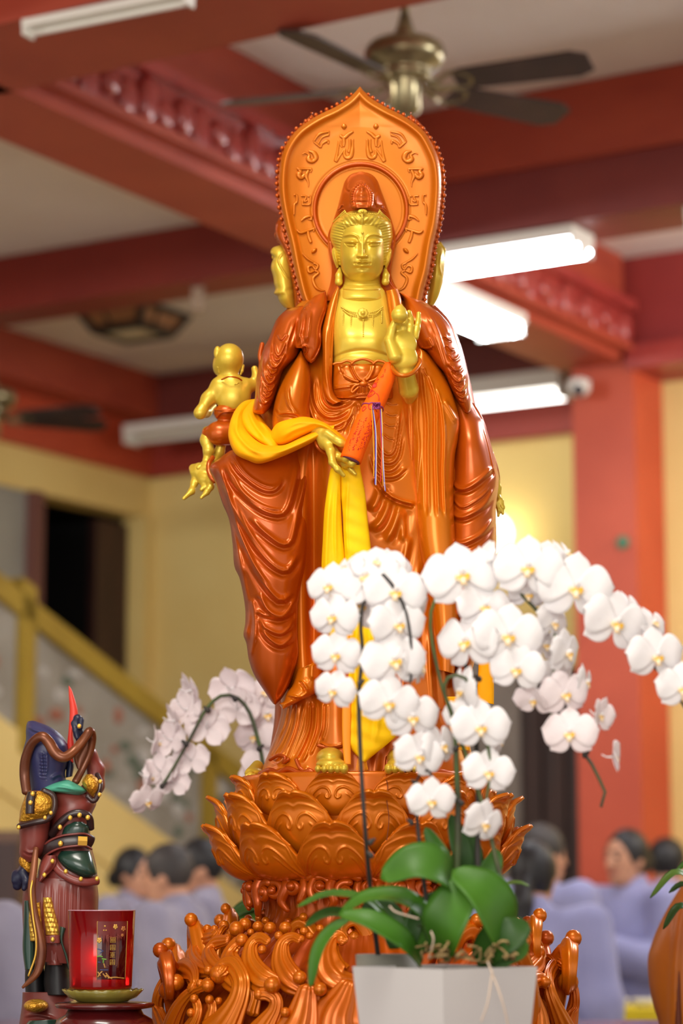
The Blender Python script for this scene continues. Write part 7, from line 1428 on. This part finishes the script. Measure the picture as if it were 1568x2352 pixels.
# ------------------------------------------------------------------ yellow table with dishes, right
tc_ = W1(1450, 2318, 0, 8.9); YT = thing('side_table', 'table under a bright yellow cloth at the lower right', 'table', (tc_.x, 9.2, 0))
my = mat('yellow_cloth', (222, 200, 20), (208, 184, 14), rough=.7, scale=6); hx_ = W1(1355, 2318, 0, 8.9).x; tz_ = tc_.z
V, F = box_geo((hx_ + .5, 9.1, tz_ - .01), (1.0, .4, .02)); obj('cloth_top', V, F, my, YT, False)
nn = 60; V = []; F = []
for i in range(nn + 1):
    s = i/nn*(1.0 + .4*2); p = (hx_ - .004, 9.3 - s) if s < .4 else ((hx_ + (s - .4), 8.896) if s < 1.4 else (hx_ + 1.004, 8.896 + (s - 1.4))); w = .008*math.sin(i*1.3)
    V += [(p[0], p[1], tz_), (p[0] - (w if s < .4 else 0), p[1] - abs(w), tz_ - .35), (p[0] - (2*w if s < .4 else 0), p[1] - 2*abs(w), tz_ - .72)]
for i in range(nn): F += [[i*3, i*3 + 1, (i+1)*3 + 1, (i+1)*3], [i*3 + 1, i*3 + 2, (i+1)*3 + 2, (i+1)*3 + 1]]
obj('cloth_skirt', np.array(V), F, my, YT)
for sx in (.05, .95):
    for sy in (-.15, .15): V, F = box_geo((hx_ + sx, 9.1 + sy, tz_/2 - .01), (.04, .04, tz_ - .02)); obj('leg', V, F, M['brown'], YT, False)
for px, w_, lb in ((1418, .046, 'round white dish at the left of the yellow table'), (1480, .046, 'flat white dish at the right of the yellow table')):
    c = W1(px, 2305, 0, 9.1); tag(lathe('dish', [(0, 0), (w_*.5, 0), (w_, .025), (w_*.96, .03), (w_*.5, .012), (0, .012)], (c.x, 9.1, tz_ + .0003), M['white'], None, 28), lb, 'dish')
# ------------------------------------------------------------------ right edge: orange draped form and a potted plant
OC = thing('draped_form', 'tall orange cloth-covered form cut off by the right edge', 'draped form', (float(W(1600, 2396, 0, 4.95)[0]), 4.95, TZ))
loft('orange_cover', [(1610, 1985), (1575, 2020), (1545, 2065), (1515, 2120), (1495, 2170), (1487, 2205), (1490, 2260), (1500, 2310), (1512, 2350), (1520, 2394)], [(1650, 1985), (1700, 2020), (1730, 2065), (1750, 2120), (1765, 2170), (1770, 2205), (1768, 2260), (1760, 2310), (1750, 2350), (1740, 2394)], mat('orange_satin', (196, 112, 22), (172, 88, 16), rough=.45, scale=4), OC, D=[.03, .06, .08, .09, .1, .1, .1, .1, .1, .1], C=0, Y=4.95, step=5, e=.8, back=1.0, folds=[([(1575, 2040), (1560, 2150), (1552, 2260), (1550, 2390)], 6, 10*MM, -.9, .1), ([(1620, 2040), (1610, 2200), (1600, 2390)], 7, 8*MM, .8, .1)])
loft('fold_shade', [(1552, 2190), (1550, 2300), (1548, 2394)], [(1562, 2190), (1564, 2300), (1568, 2394)], mat('fold_shade_red', (110, 48, 20), rough=.5), OC, D=.01, C=.085, Y=4.95, step=3)  # dark strip painting the shade inside the fold
RPY = 4.62
RP = thing('orchid_plant', 'green strap-leaved plant reaching in from the right edge', 'plant', (float(W(1705, 2100, 0, RPY)[0]), RPY, TZ))
rx = float(W(1705, 2100, 0, RPY)[0])
lathe('plant_pot', [(0, 0), (.055, 0), (.075, .16), (.07, .16), (.055, .03), (0, .03)], (rx, RPY, TZ), M['pot'], RP, 32)
for pts, w_, m in (([(1705, 2190, 0), (1600, 2040, .02), (1550, 2003, .03), (1492, 2062, .03)], 14, 'leaf_pale'), ([(1705, 2190, 0), (1605, 2110, .03), (1560, 2080, .04), (1522, 2134, .04)], 14, 'leaf_dark'), ([(1705, 2190, 0), (1620, 2020, 0), (1590, 1975, 0), (1548, 2004, 0)], 14, 'leaf'), ([(1705, 2190, 0), (1610, 2060, .0), (1570, 2030, .0), (1535, 2050, 0)], 16, 'leaf_dark'), ([(1705, 2190, 0), (1680, 2050, 0), (1730, 2020, 0), (1780, 2070, 0)], 16, 'leaf')):
    leaf(RP, pts, w_, M[m], RPY, (0, -.5, .85))
